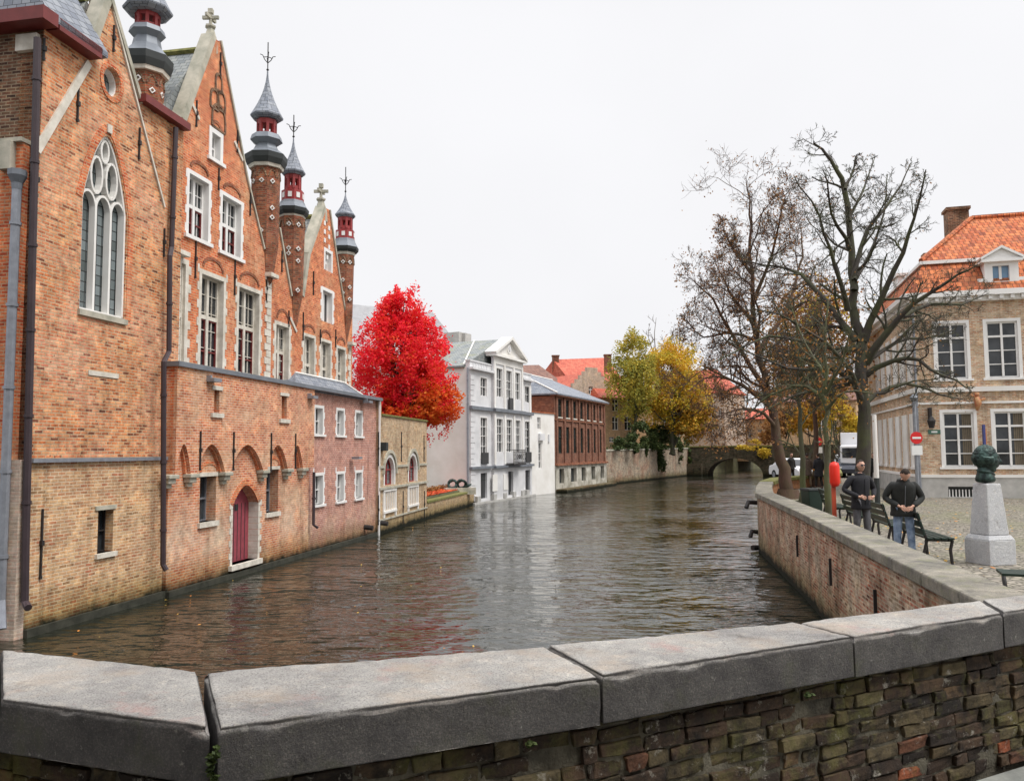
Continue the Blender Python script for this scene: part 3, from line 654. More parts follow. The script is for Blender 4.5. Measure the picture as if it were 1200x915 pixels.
# ---- red brick hall with gables and spires
HO = -.35
hp = lambda x, y, off=HO: A.sz(x, y, off)
hall = thing('gabled_hall', 'red brick hall with mullioned windows, steep gables and slender spired turrets', 'building', A.pt(4.6, 0, HO))
holes = []
rows = dict(lower=[(235, 261, 325, 442), (279, 303, 340, 444), (323, 338, 382, 449)], mid=[(221, 244, 209, 280), (260, 282, 234, 299)], up=[(247, 259, 156, 190)])
zl0 = 5.3
for (x0, x1, y0, y1) in rows['lower']:
    r = A.rect(x0, x1, y0, y1, HO); r = (r[0], r[1], zl0, r[3])
    holes.append(window(hall, A, r, HO, .22, 2, (.62,), .05, 'stone', sw=.12, teeth=.08, bar=.11, panes=6, sash='red_trim'))
    archband(hall, A, r[0]+.05, r[1]-.05, r[3]+.22, r[3]+.52, HO)
for (x0, x1, y0, y1) in rows['mid']:
    r = A.rect(x0, x1, y0, y1, HO)
    holes.append(window(hall, A, r, HO, .22, 2, (.52,), .05, 'white_paint', sw=.11, smat='white_paint', teeth=.05, bar=.10, panes=4, sash='red_trim', sill=.1))
    archband(hall, A, r[0]+.05, r[1]-.05, r[3]+.2, r[3]+.42, HO)
r = A.rect(248, 258, 158, 188, HO)
holes.append(window(hall, A, r, HO, .22, 1, (.5,), .05, 'white_paint', sw=.14, smat='white_paint', bar=.05, sill=.1)); archband(hall, A, r[0], r[1], r[3]+.2, r[3]+.36, HO)
# gable far right
for (x0, x1, y0, y1) in ((356, 368, 395, 449), (376, 387, 401, 449), (395, 404, 409, 452)):
    r = A.rect(x0, x1, y0, y1, HO); r = (r[0], r[1], 5.5, r[3])
    holes.append(window(hall, A, r, HO, .22, 2, (.5,), .05, 'stone', sw=.10, teeth=.1, bar=.10, panes=4)); archband(hall, A, r[0], r[1], r[3]+.2, r[3]+.42, HO)
r = A.rect(378, 389, 342, 378, HO); holes.append(window(hall, A, r, HO, .22, 2, (), .05, 'white_paint', sw=.12, smat='white_paint', teeth=.08, bar=.10))
r = A.rect(381, 388, 296, 318, HO); holes.append(window(hall, A, r, HO, .22, 1, (.5,), .05, 'white_paint', sw=.12, smat='white_paint', bar=.10))
# blind stone window at the chapel corner
r = A.rect(208, 216, 308, 424, HO); holes.append(window(hall, A, (r[0], r[1], 5.6, r[3]), HO, .12, 1, (.5,), .05, 'stone', sw=.14, teeth=.12, gmat='stone', bar=.1))
pts = [hp(205, 145), hp(214, 141), hp(250, 44), hp(258, 50), hp(289, 208), hp(309, 292), hp(317, 238), hp(327, 267), hp(341, 347), hp(353, 347), hp(361, 298), hp(380, 243), hp(386, 246), hp(397, 322), hp(405, 371), hp(413, 373)]
sE = pts[-1][0]
out = [(4.2, 3.6), (sE, 3.6)] + pts[::-1] + [(4.2, pts[0][1])]
q = MB(); q.poly(A, out, holes, HO, depth=.35); q.build('front_wall', M['brick_red'], hall)
# roofs behind the gables
def gable_roof(W, s0, s1, ze, sr_, zr, o0, o1, mat, parent):
    q = roofprism(W, s0, s1, o0, o1, ze, (sr_, o0, zr), (sr_, o1, zr), swap=False)
    q = MB(); c = [W.pt(s0, ze, o0), W.pt(sr_, zr, o0), W.pt(s1, ze, o0), W.pt(s0, ze, o1), W.pt(sr_, zr, o1), W.pt(s1, ze, o1)]
    q.add(c, [(0, 1, 4, 3), (1, 2, 5, 4), (0, 2, 1), (3, 4, 5), (0, 3, 5, 2)]); return q.build('slate_roof', M[mat], parent)
g1 = hp(250, 58); gl = hp(207, 145); gr = (9.2, 9.6)
gable_roof(A, gl[0]-.6, gr[0], gl[1]-.3, g1[0]-.05, g1[1]-.05, HO-.36, HO-9, 'slate_moss', hall)
g2 = hp(381, 248); gable_roof(A, hp(352, 347)[0], hp(407, 371)[0]+.6, hp(352, 347)[1]-.3, g2[0], g2[1]-.2, HO-.36, HO-9, 'slate_moss', hall)
gable_roof(A, 8.6, 11.3, 8.8, hp(317, 240)[0], hp(317, 240)[1]-.6, HO-.36, HO-9, 'slate', hall)
q = MB(); q.wbox(A, 4.7, sE-.05, .9, 8.6, -8.5, HO-.355); q.build('rear_wall', M['brick_dark'], hall)
q = MB(); q.tube([A.pt(g1[0]-.05, g1[1]-.02, HO-.4), A.pt(g1[0]-.05, g1[1]-.02, HO-8)], .10, 6); q.tube([A.pt(g2[0], g2[1]-.17, HO-.4), A.pt(g2[0], g2[1]-.17, HO-8)], .10, 6); q.build('ridge_tile', M['moss'], hall)
q = MB()
for a, b_, wd_ in ((hp(214, 141), hp(250, 42), .2), (hp(258, 48), hp(289, 208), .07), (hp(289, 208), hp(309, 292), .07), (hp(327, 267), hp(341, 347), .09), (hp(354, 347), hp(361, 298), .2), (hp(361, 298), hp(380, 243), .18), (hp(386, 246), hp(397, 322), .08), (hp(397, 322), hp(405, 371), .08)):
    q.strip(A, a, b_, wd_, HO-(.32 if wd_ > .15 else .45), HO+.05)
q.build('gable_coping', M['stone_old'], hall)
for x, yb, sc1 in ((254, 45, 1.0), (382, 246, 1.15)):
    s, z = hp(x, yb); c = A.pt(s, z, HO-.2); q = MB(); k = sc1
    q.lathe(c, [(.22*k, z-.45), (.20*k, z-.05), (.10*k, z+.28*k), (.15*k, z+.33*k), (.15*k, z+.38*k)], 6)
    q.lathe(c, [(.05*k, z+.38*k), (.045*k, z+.85*k)], 6)
    zz = z+.62*k; q.box((c.x, c.y, zz), (.07*k, .48*k, .09*k), rz=-math.atan2(A.u.x, A.u.y)); q.box((c.x, c.y, zz), (.46*k, .07*k, .09*k)); q.box((c.x, c.y, zz+.18*k), (.13*k, .13*k, .13*k))
    q.build('cross_finial', M['stone_old'], hall)
# quoins and kneeler stones
q = MB()
for x, y0, y1, wd_ in ((316, 326, 448, .18), (410, 405, 448, .12), (209, 300, 306, .2)):
    s, z1 = hp(x, y0); z0 = 5.5; z = z0; i = 0
    while z < z1: q.wbox(A, s-wd_-(.12 if i % 2 else 0), s+wd_*.5, z, z+.2, HO-.01, HO+.03); z += .22; i += 1
    if z1 > 6: q.wbox(A, s-wd_-.14, s+wd_*.5+.1, z1, z1+.12, HO-.01, HO+.22)
    q.build('quoins', M['stone'], hall); q = MB()
for x, y in ((228, 128), (280, 178), (203, 157), (344, 381)):
    s, z = hp(x, y); q.strip(A, (s-.28, z+.2), (s+.2, z-.2), .1, HO-.01, HO+.035); q.build('kneeler_stone', M['stone'], hall); q = MB()
s0_, s1_ = hp(206, 430)[0], hp(345, 450)[0]
q.wbox(A, 4.62, s1_, 5.3, 5.62, HO-.02, HO+.022)
q.build('stone_band', M['stone'], hall)
# blind tracery high in the first gable, ladder-like panels in the far gable
q = MB()
for x, y, hw_ in ((256, 95, .16), (251, 115, .2), (259, 118, .2), (256, 140, .34)):
    s, z = hp(x, y); k = arch(s-hw_, s+hw_, z-.3, z, z+hw_*1.2, 'round', 5)
    for a, b_ in zip(k, k[1:]+k[:1]): q.strip(A, a, b_, .07, HO-.01, HO+.03)
q.build('blind_tracery', M['brick_dark'], hall); q = MB()
for x, y in ((381, 262), (381, 272), (381, 282), (386, 268), (386, 278), (386, 290), (384, 302)): s, z = hp(x, y); q.wbox(A, s-.12, s+.02, z-.08, z+.08, HO-.01, HO+.02)
q.build('white_panel', M['white_paint'], hall)
for x, y0, y1 in ((230, 118, 148), (278, 148, 178), (258, 62, 88), (229, 282, 325), (275, 304, 345), (256, 197, 222), (312, 322, 354), (293, 222, 252), (330, 294, 318), (367, 318, 345), (355, 366, 398), (375, 386, 402), (393, 386, 406), (338, 364, 382)): anchor(hall, A, x, y0, y1, HO)
turret(hall, A, 171, 100, -1.15, dict(spire=(-62, 14, 28), lantern=(17, 35, 14), skirt=[(35, 19), (41, 21), (47, 15), (56, 17), (70, 30)], fascia=(70, 30, 86), shaft=[(88, 21), (150, 20)], vane=-100, orn=[(112, .0), (112, .8), (100, -.8)], blind=(94,)))
turret(hall, A, 311, 250, HO-.15, dict(spire=(84, 138, 19), lantern=(143, 161, 11.5), skirt=[(160, 17), (166, 19), (171, 12), (177, 15), (184, 25)], fascia=(184, 24.5, 196), shaft=[(198, 17), (288, 15.5), (325, 10), (352, 2)], vane=50, orn=[(216, 0), (216, .8), (216, -.8), (274, 0), (247, .8), (258, .8)], blind=(202,)))
turret(hall, A, 342, 310, HO-.15, dict(spire=(162, 203, 14.5), lantern=(207, 223, 9.5), band=(225, 237, 14), skirt=[(237, 14), (240, 15), (246, 19.5)], fascia=(246, 19, 254), shaft=[(256, 15), (345, 13), (380, 7), (396, 2)], vane=135, orn=[(266, 0), (266, .8), (294, .8), (294, -.1), (300, .0), (308, .8), (342, .6)], blind=(260,)))
turret(hall, A, 404, 330, HO-.1, dict(spire=(226, 253, 12), lantern=(256, 269, 8.5), band=(271, 281, 12), skirt=[(281, 11.5), (284, 12.5), (291, 16.5)], fascia=(291, 16, 297), shaft=[(299, 11), (370, 9.5), (392, 5), (410, 2)], vane=196, orn=[(309, 0), (309, .8), (330, 0), (338, .6), (345, 0), (352, .8)], blind=(303,)))
# ---- low brick wing along the water
AO = .12; AU = .30
an = thing('canal_wing', 'low brick canal wing with pointed corbel arches and a red arched door', 'building', A.pt(4.2, 0, AO))
ct = lambda x, y, off=AO: A.sz(x, y, off)
sA0, sA1 = 4.15, A.L; sP = ct(362, 560)[0]; zT = 5.52
holes = []
w1 = A.rect(234, 253, 558, 611, AO); w2 = A.rect(312, 326, 550, 600, AO)
for r in (w1, w2):
    holes.append(window(an, A, r, AO, .34, 2, (.5,), .035, 'zinc', sill=.13, smat='stone', bar=.05))
    q = MB(); q.wbox(A, r[0]-.06, r[1]+.04, r[3], r[3]+.1, AO-.3, AO+.03); q.build('lintel', M['stone'], an); archband(an, A, r[0], r[1]+.05, r[3]+.12, r[3]+.36, AO, 'brick_red')
d0, d1 = ct(272, 610)[0], ct(302, 610)[0]; dz1 = ct(287, 569)[1]; dzs = ct(287, 590)[1]
hd = arch(d0, d1, .34, dzs, dz1, 'point'); holes.append(hd)
q = MB(); q.poly(A, arch(d0, d1, .34, dzs, dz1, 'point'), off=AO-.30, depth=.05); dr = q.build('arched_door', M['door_red'], an)
q = MB()
for i in range(1, 7): s = d0+(d1-d0)*i/7; q.wbox(A, s-.012, s+.012, .36, dzs, AO-.302, AO-.292)
for s in (d0+.5, d0+.72): q.wbox(A, s-.06, s+.06, dzs-.2, dzs-.02, AO-.305, AO-.285)
q.build('door_groove', M['dark_trim'], dr); q = MB(); q.wbox(A, d0+.12, d0+.2, 1.2, 1.35, AO-.3, AO-.25); q.build('handle', M['iron'], dr)
q = MB(); z = .34; i = 0
while z < dzs-.05:
    e = .1 if i % 2 else .0
    q.wbox(A, d1-.002, d1+.1+e, z, z+.16, AO-.29, AO+.02); q.wbox(A, d0-.1-e*.6, d0+.002, z, z+.16, AO-.29, AO+.02); z += .17; i += 1
q.wbox(A, d0-.15, d1+.15, .2, .34, AO-.45, AO+.1); q.build('door_jamb', M['stone'], an)
q = MB(); k = arch(d0-.08, d1+.08, dzs-.01, dzs, dz1+.1, 'point')[2:]
for a, b_ in zip(k, k[1:]): q.strip(A, a, b_, .16, AO-.02, AO+.02)
q.build('door_arch', M['brick_red'], an)
q = MB(); q.poly(A, rectp(sA0, sP, -.6, zT-.02), holes, AO, depth=.6); q.build('lower_wall', M['brick_annex'], an)
# the upper half stands forward on corbelled arches, in two orders
cor = [ct(x, y, AU) for x, y in ((202.5, 556), (227, 555), (267, 553), (311, 551), (339.5, 549), (357, 548))]
zsp = sum(c[1] for c in cor)/6; zap = ct(295, 521, AU)[1]
def archedwall(off, shrink, m_, depth):
    o = [(sA0, zT-.01), (sA0, zsp)]
    ss = [c[0] for c in cor]
    for a, b_ in zip(ss, ss[1:]):
        a += .13+shrink; b_ -= .13+shrink; o += [(a, zsp)]
        k = arch(a, b_, zsp-.1, zsp, zap-shrink*.9, 'point', 7)[2:-1]
        o += k[::-1]
        o += [(b_, zsp)]
    o += [(sP-.01, zsp), (sP-.01, zT-.01)]
    cl_ = [o[0]]
    for p in o[1:]:
        if (Vector(p)-Vector(cl_[-1])).length > 1e-4: cl_.append(p)
    return cl_[::-1]
sl = [A.rect(251, 257, 457, 484, AU), A.rect(330, 336, 464, 491, AU)]
q = MB(); q.poly(A, archedwall(AU, 0, None, .08), [rectp(*r) for r in sl], AU, depth=.09); q.build('corbelled_wall', M['brick_annex'], an)
q = MB(); q.poly(A, archedwall(AU-.09, .07, None, .08), [rectp(*r) for r in sl], AU-.093, depth=.09); q.build('inner_arch', M['brick_red'], an)
for r in sl:
    g = MB(); g.wbox(A, r[0]-.1, r[1]+.1, r[2]-.1, r[3]+.1, AO-.12, AO+.006); g_ = g.build('slit_window', M['dark_trim'], an)
    q = MB(); q.wbox(A, r[0]-.12, r[1]+.12, r[3], r[3]+.1, AU-.01, AU+.03); q.build('lintel', M['stone'], g_); q = MB(); q.wbox(A, r[0]-.16, r[1]+.16, r[2]-.12, r[2], AU-.01, AU+.06); q.build('sill', M['stone'], g_)
for s, z in cor:
    q = MB()
    q.wbox(A, s-.2, s+.2, zsp-.1, zsp, AO, AU+.06); q.wbox(A, s-.15, s+.15, zsp-.22, zsp-.1, AO, AU); q.wbox(A, s-.1, s+.1, zsp-.33, zsp-.22, AO, AU-.08); q.build('corbel', M['stone_old'], an, bevel=.02)
for x, y0, y1 in ((234.5, 505, 550), (273.5, 506, 550), (317.5, 507, 552), (346, 508, 548)): anchor(an, A, x, y0, y1, AU)
# pink part
holes = []
for y0, y1 in ((481, 507), (563, 594)):
    for x0, x1, dy in ((369, 378, 0), (395, 402.5, 2), (417, 423.5, 3 if y0 < 500 else -2)):
        r = A.rect(x0, x1, y0+dy, y1+dy*.8, AO)
        z0_ = {481: (4.02, 4.92), 563: (1.62, 2.60)}[y0]
        holes.append(window(an, A, (r[0], r[1], z0_[0], z0_[1]), AO, .2, 2, (.5,), .03, 'white_paint', sw=.1, smat='white_paint', teeth=.07, sill=.08, bar=.03))
q = MB(); q.poly(A, rectp(sP+.003, sA1, -.6, zT-.02), holes, AO, depth=.7); q.build('pink_wall', M['brick_pink'], an)

q = MB(); q.wbox(A, sA0-.05, sA1+.06, zT-.02, zT+.10, AO-.7, AU+.07); q.build('wall_coping', M['lead'], an)
q = MB(); q.wbox(A, sA0+.3, sA1, zT-.3, zT-.05, -2.6, AO-.5); q.wbox(A, sE+.1, sA1-.01, .8, zT-.31, -2.6, AO-.6); q.build('flat_roof', M['lead'], an)
r0 = A.sz(350, 440, -.1); r1 = A.sz(401, 439, -.4); e0 = A.sz(346, 452, .1); e1 = A.sz(424, 462, .1)
q = roofprism(A, e0[0], e1[0]+.2, AO, -1.9, zT+.05, (r0[0]+.2, -.33, r0[1]+.1), (r1[0], -.33, r0[1]+.1)); q.build('lean_to_roof', M['slate'], an)
q = MB(); za = r0[1]+.13; q.tube([A.pt(r0[0]+.2, za, -.33), A.pt(r1[0], za, -.33)], .04, 5); q.tube([A.pt(r1[0], za, -.33), A.pt(e1[0]+.2, zT+.09, AO)], .04, 5); q.build('lead_flashing', M['white_wall'], an)
pipe(an, [A.pt(sP, zsp-.15, AU+.0), A.pt(sP, 1.0, AU+.0), A.pt(sP+.15, .9, AU+.08)], .05)
for x, y in ((245, 441), (362, 462), (428, 468)):
    s, z = ct(x, y, AU); q = MB(); q.wbox(A, s-.12, s+.25, z-.14, z-.05, AU-.05, AU+.22); q.wbox(A, s-.12, s-.04, z-.05, z+.02, AU-.05, AU+.12); q.build('roof_spout', M['zinc'], an)
s, z = ct(412, 536); q = MB(); q.wbox(A, s-.25, s+.1, z-.06, z+.03, AO+.1, AO+.4); q.build('lamp_bracket', M['zinc'], an)
s, z = ct(427, 617); q = MB(); q.tube([A.pt(s, .45, AO), A.pt(s, .42, AO+.35)], .1, 8); q.build('outfall_pipe', M['iron'], an)
q = MB(); q.wbox(A, sA0, sA1, -.3, .13, AO-.02, AO+.10); q.wbox(A, S0, sA0-.002, -.3, .15, .02, .12); q.build('water_ledge', M['tide'], an)
# ---- yellow brick garden front with two arched windows
Y0, Y1 = A.pt(A.L, 0, AO+.1), P(500, 608, 0)
Y = Wall(Y0, Y1)
yb = thing('yellow_garden_front', 'yellow brick garden front with two round arched windows above small balustrades', 'building', Y0)
holes = []
for x0, x1, yt, yB in ((449.5, 463, 532, 572), (478, 489, 530, 568)):
    r = Y.rect(x0, x1, yt, yB); zs = r[3]-(r[1]-r[0])*.5
    sw_ = .14; r2 = (r[0]+sw_, r[1]-sw_, 1.98, r[3]-sw_)
    holes.append(window(yb, Y, r2, 0, .2, 2, (.55,), .04, 'red_wood', sw=sw_, smat='white_paint', arched=('round', zs), gmat='leaded', bar=.05))
    q = MB(); k = arch(r[0]-.1, r[1]+.1, zs-.01, zs, r[3]+.12, 'round')[2:]
    for a, b_ in zip(k, k[1:]): q.strip(Y, a, b_, .14, -.02, .08)
    q.build('hood_mould', M['stone_old'], yb)
    q = MB(); b0, b1 = .92, 1.72
    q.wbox(Y, r[0]-.1, r[1]+.1, b1, b1+.1, -.01, .06); q.wbox(Y, r[0]-.1, r[1]+.1, b0-.1, b0, -.01, .08)
    q.wbox(Y, r[0]-.1, r[0]+.06, b0, b1, -.01, .045); q.wbox(Y, r[1]-.06, r[1]+.1, b0, b1, -.01, .045)
    n_ = 5
    for i in range(n_):
        s = r[0]+.1+(r[1]-r[0]-.2)*(i+.5)/n_; q.wbox(Y, s-.045, s+.045, b0, b1, -.01, .035)
    for s in (r[0], r[1]): q.wbox(Y, s-.08, s+.08, b0-.28, b0-.1, -.01, .06)
    q.build('balustrade', M['white_wall'], yb)
ztl, ztr = Y.sz(440, 468)[1], Y.sz(470, 490)[1]; sst = Y.sz(447, 480)[0]
q = MB(); q.poly(Y, [(0, -.6), (Y.L, -.6), (Y.L, ztr), (sst, ztr), (sst, ztl), (0, ztl)], holes, 0, depth=.6); q.build('wall', M['brick_yellow'], yb)
q = MB(); q.wbox(Y, sst, Y.L+.05, ztr, ztr+.08, -.65, .06); q.wbox(Y, -.02, sst+.03, ztl, ztl+.08, -.65, .06); q.build('wall_coping', M['moss'], yb)
q = MB(); zc = Y.sz(470, 572)[1]
for (a, b_) in ((0, Y.sz(449, 560)[0]), (Y.sz(463.5, 560)[0], Y.sz(478, 560)[0]), (Y.sz(489.5, 560)[0], Y.L)): q.wbox(Y, a, b_, 2.72, 2.82, -.01, .06)
q.wbox(Y, 0, Y.L, 1.83, 1.93, -.01, .09); q.wbox(Y, 0, Y.L, .55, .62, -.01, .05); q.build('string_course', M['stone_old'], yb)
for x, y0, y1 in ((443, 506, 545), (470, 506, 540), (496.5, 510, 540), (443, 580, 614), (472, 575, 612), (497, 575, 606)): anchor(yb, Y, x, y0, y1, 0)
s, z = Y.sz(447, 524); q = MB(); q.wbox(Y, s-.15, s+.15, z-.15, z+.2, .0, .25); q.build('wall_box', M['dark_trim'], yb)
q = MB(); q.wbox(Y, -.02, .1, -.3, ztl, .0, .05); q.build('corner_strip', M['white_paint'], yb)
s = Y.sz(455, 612)[0]; q = MB(); q.tube([Y.pt(s-1.2, .5, 0), Y.pt(s-1.2, .45, .35)], .1, 8); q.build('outfall_pipe', M['iron'], yb)
# ---- garden retaining wall, sculpture
G0, G1 = Y.pt(Y.L, 0), P(557, 590.5, 0); G = Wall(G0, G1)
gd = thing('garden_wall', 'low mossy retaining wall between the yellow brick front and the white mansion', 'wall', G0)
gt0, gt1 = G.sz(502, 589)[1], G.sz(552, 577)[1]
q = MB(); q.poly(G, [(.05, -.6), (G.L, -.6), (G.L, gt1), (.05, gt0)], (), 0, depth=.4); q.build('wall', M['brick_yellow'], gd)
q = MB(); q.strip(G, (.06, gt0+.05), (G.L-.02, gt1+.05), .1, -.45, .05); q.build('coping', M['moss'], gd)
H0, H1 = P(551, 591.5, 0), P(623.5, 580.5, 0); Hh = Wall(H0, H1); HL = Hh.L
WS = Wall(Hh.pt(0, 0)-Vector((Hh.n.x, Hh.n.y, 0))*16, Hh.pt(0, 0))     # flank wall, meets the front at its end
zfl = PD(549, 429, Hh.pt(0, 0).y).z
# ---- neoclassical mansion
mn = thing('white_mansion', 'pale grey neoclassical mansion with a pediment and black doors at the water', 'building', H0)
hx = lambda x, y, off=0: Hh.sz(x, y, off)
bay0, bay1 = hx(576, 500)[0], hx(610, 500)[0]; BO = .18
mid = (bay0+bay1)/2
def rz(x0, x1, z0, z1, off=0): s0 = hx(x0, 500, off)[0]-.05; s1 = hx(x1, 500, off)[0]+.08; return (s0, s1, z0, z1)
zz = lambda x, y: hx(x, y)[1]
z_s1, z_s2 = zz(585, 548)+.0, zz(585, 483)      # string courses
u0, u1 = zz(567, 464), zz(567, 443); c0z, c1z = zz(595, 467), zz(595, 435)
m0, m1 = zz(585, 530), zz(585, 491); gd0, gd1 = .28, zz(598, 552)
zpar = zz(563, 424); zcor = zz(563, 435); zent = zz(590, 421)
side_h, bay_h = [], []
for x0, x1 in ((563.5, 570), (615.5, 620.5)):
    r = rz(x0, x1, u0, u1); side_h.append(window(mn, Hh, r, 0, .15, 2, (.5,), .03, 'white_paint', sw=.1, smat='white_paint', bar=.035))
    r = rz(x0, x1, m0-.4, m1); side_h.append(window(mn, Hh, r, 0, .15, 2, (.3, .55, .78), .03, 'white_paint', sw=.1, smat='white_paint', bar=.035))
    q = MB(); q.wbox(Hh, r[0]-.02, r[1]+.02, r[2]-.35, r[2]+.4, .04, .12); q.build('balcony_grille', M['black_door'], mn)
    r = rz(x0, x1, gd0, gd1); g = MB(); g.wbox(Hh, r[0], r[1], r[2], r[3], -.2, -.15); d_ = g.build('door', M['black_door'], mn, label='black door at the water of the mansion'); side_h.append(rectp(*r))
    q = MB(); q.wbox(Hh, (r[0]+r[1])/2-.02, (r[0]+r[1])/2+.02, r[2], r[3], -.152, -.13); q.wbox(Hh, r[0], r[1], r[3]-.5, r[3]-.44, -.152, -.13); q.build('door_panel', M['dark_trim'], d_)
for x0, x1 in ((582.5, 588.5), (594, 599.5), (604.5, 609.3)):
    s = rz(x0, x1, 0, 0, BO)
    bay_h.append(window(mn, Hh, (s[0], s[1], c0z, c1z), BO, .15, 2, (.33, .62,), .03, 'white_paint', sw=.1, smat='white_paint', bar=.035))
    bay_h.append(window(mn, Hh, (s[0], s[1], m0, m1), BO, .15, 2, (.3, .55, .78), .03, 'white_paint', sw=.1, smat='white_paint', bar=.035))
s = rz(595.5, 600.5, gd0, gd1, BO); g = MB(); g.wbox(Hh, s[0], s[1], gd0, gd1, BO-.22, BO-.17); g.build('door', M['black_door'], mn); bay_h.append(rectp(*s))
q = MB(); q.poly(Hh, rectp(0, HL, -.5, zpar), side_h, 0, depth=.3); q.wbox(WS, 7.6, 15.7, -.5, zfl, -.3, 0, m=1)
q.wbox(Hh, .31, HL-.002, .5, zpar-.4, -8, -.31, m=1); q.build('wall', [M['grey_stucco'], M['white_wall']], mn)
q = MB(); q.poly(Hh, rectp(bay0, bay1, -.5, zent), bay_h, BO, depth=BO-.002); q.build('front_bay', M['grey_stucco'], mn)
# quoined corner and pilasters
q = MB(); z = .2
while z < zcor-.4:
    q.wbox(Hh, .02, .75 if int(z*3) % 2 else .6, z, z+.30, 0, .05); z += .34
q.build('rusticated_quoin', M['grey_stucco'], mn)
q = MB()
for s in (bay0+.12, bay1-.12)+tuple((hx(a, 500, BO)[0]) for a in (591.2, 602)):
    q.wbox(Hh, s-.13, s+.13, z_s1+.25, z_s2-.15, BO-.01, BO+.07); q.wbox(Hh, s-.13, s+.13, z_s2+.25, zent-.35, BO-.01, BO+.07)
q.wbox(Hh, HL-.5, HL-.1, z_s1+.2, zcor-.3, -.01, .05); q.build('pilaster', M['white_wall'], mn)
q = MB()
for z_, t_ in ((z_s1, .16), (z_s2, .22)):
    q.wbox(Hh, -.06, bay0-.1, z_, z_+t_, -.01, .20); q.wbox(Hh, bay0-.12, bay1+.12, z_, z_+t_, BO-.01, BO+.22); q.wbox(Hh, bay1+.1, HL+.06, z_, z_+t_, -.01, .2)
q.build('string_cornice', M['stone_old'] if 0 else M['lead'], mn)
q = MB(); q.wbox(Hh, -.08, bay0-.05, zcor, zcor+.14, -.01, .28); q.wbox(Hh, bay1+.05, HL+.06, zcor, zcor+.14, -.01, .28)
q.wbox(Hh, -.05, bay0-.05, zpar-.1, zpar, -.32, .06); q.wbox(Hh, bay1+.05, HL+.03, zpar-.1, zpar, -.32, .06)
for i in range(6): s = .5+(bay0-.9)*i/6; q.wbox(Hh, s, s+.08, zcor+.2, zpar-.15, .0, .03)
q.build('attic_parapet', M['grey_stucco'], mn)
zap_ = hx(600, 397, .3)[1]; sap = mid
q = MB(); q.wbox(Hh, bay0-.25, bay1+.25, zent, zent+.16, -.3, BO+.3); q.wbox(Hh, bay0-.02, bay1+.02, zent-.5, zent-.002, BO, BO+.05)
q.poly(Hh, [(bay0-.1, zent+.16), (bay1+.1, zent+.16), (sap, zap_-.14)], (), BO+.02, depth=.4)
q.strip(Hh, (bay0-.3, zent+.2), (sap+.05, zap_), .2, -.35, BO+.34); q.strip(Hh, (sap-.05, zap_), (bay1+.3, zent+.2), .2, -.35, BO+.343); q.build('pediment', M['white_wall'], mn)
q = MB(); q.tube([Hh.pt(sap, (zent+zap_)/2, BO), Hh.pt(sap, (zent+zap_)/2, BO+.08)], .34, 12); q.tube([Hh.pt(sap, (zent+zap_)/2, BO), Hh.pt(sap, (zent+zap_)/2, BO+.12)], .18, 12, m=1); q.build('round_medallion', [M['white_paint'], M['grey_stucco']], mn)
q = roofprism(Hh, -.15, HL+.1, -.35, -8.5, zfl+.05, (sap, -.36, zap_-.05), (sap, -6.2, zap_-.05), swap=True); q.build('slate_roof', M['slate_moss'], mn)
q = MB(); q.tube([Hh.pt(-.1, zfl+.12, -.4), Hh.pt(sap, zap_, -2.5)], .05, 5); q.build('lead_flashing', M['white_wall'], mn)
q = MB(); ba, bb = hx(592.5, 535, BO)[0], hx(607, 535, BO)[0]; zb0, zb1 = z_s1+.25, hx(598, 527, BO)[1]
q.wbox(Hh, ba, bb, zb0-.08, zb0, BO, BO+.65)
for o in (BO+.6,):
    for i in range(15): s = ba+.03+(bb-ba-.06)*i/14; q.wbox(Hh, s-.012, s+.012, zb0, zb1, o-.012, o+.012)
    for z_ in (zb0+.1, zb1-.18, zb1): q.wbox(Hh, ba, bb, z_-.02, z_+.02, o-.02, o+.02)
    for i in range(7): s = ba+.1+(bb-ba-.2)*i/6; q.tube([Hh.pt(s+.1*math.cos(k*math.pi/4), (zb0+zb1)/2+.18*math.sin(k*math.pi/4), o) for k in range(9)], .015, 4)
for s in (ba, bb): q.wbox(Hh, s-.015, s+.015, zb1-.02, zb1+.02, BO, BO+.6); q.wbox(Hh, s-.015, s+.015, zb0+.02, zb0+.06, BO, BO+.6)
q.build('balcony', M['iron'], mn)
q = MB(); s = hx(596.5, 474, BO)[0]; q.wbox(Hh, s-.3, s+.35, z_s2+.24, c0z+.02, BO+.09, BO+.2); q.build('balcony_grille', M['black_door'], mn)
for xx in (577, 589.5): q = MB(); r = rz(xx, xx+4.5, .6, gd1-.1, BO); q.wbox(Hh, r[0], r[1], .7, gd1-.15, BO-.01, BO+.05); q.build('wall_panel', M['white_wall'], mn)
q = MB()
for s_ in (bay0, mid-.9, mid+.8, bay1-.2, .8, HL-1.5): q.wbox(Hh, s_-.25, s_+.25, .15, .5, .0, BO+.1)
q.wbox(Hh, 0, HL, -.3, .12, BO, BO+.15); q.build('plinth', M['plinth_grey'], mn)
pipe(mn, [Hh.pt(-.12, zfl-.1, -.1), Hh.pt(-.12, .95, -.1)], .06, 'zinc')
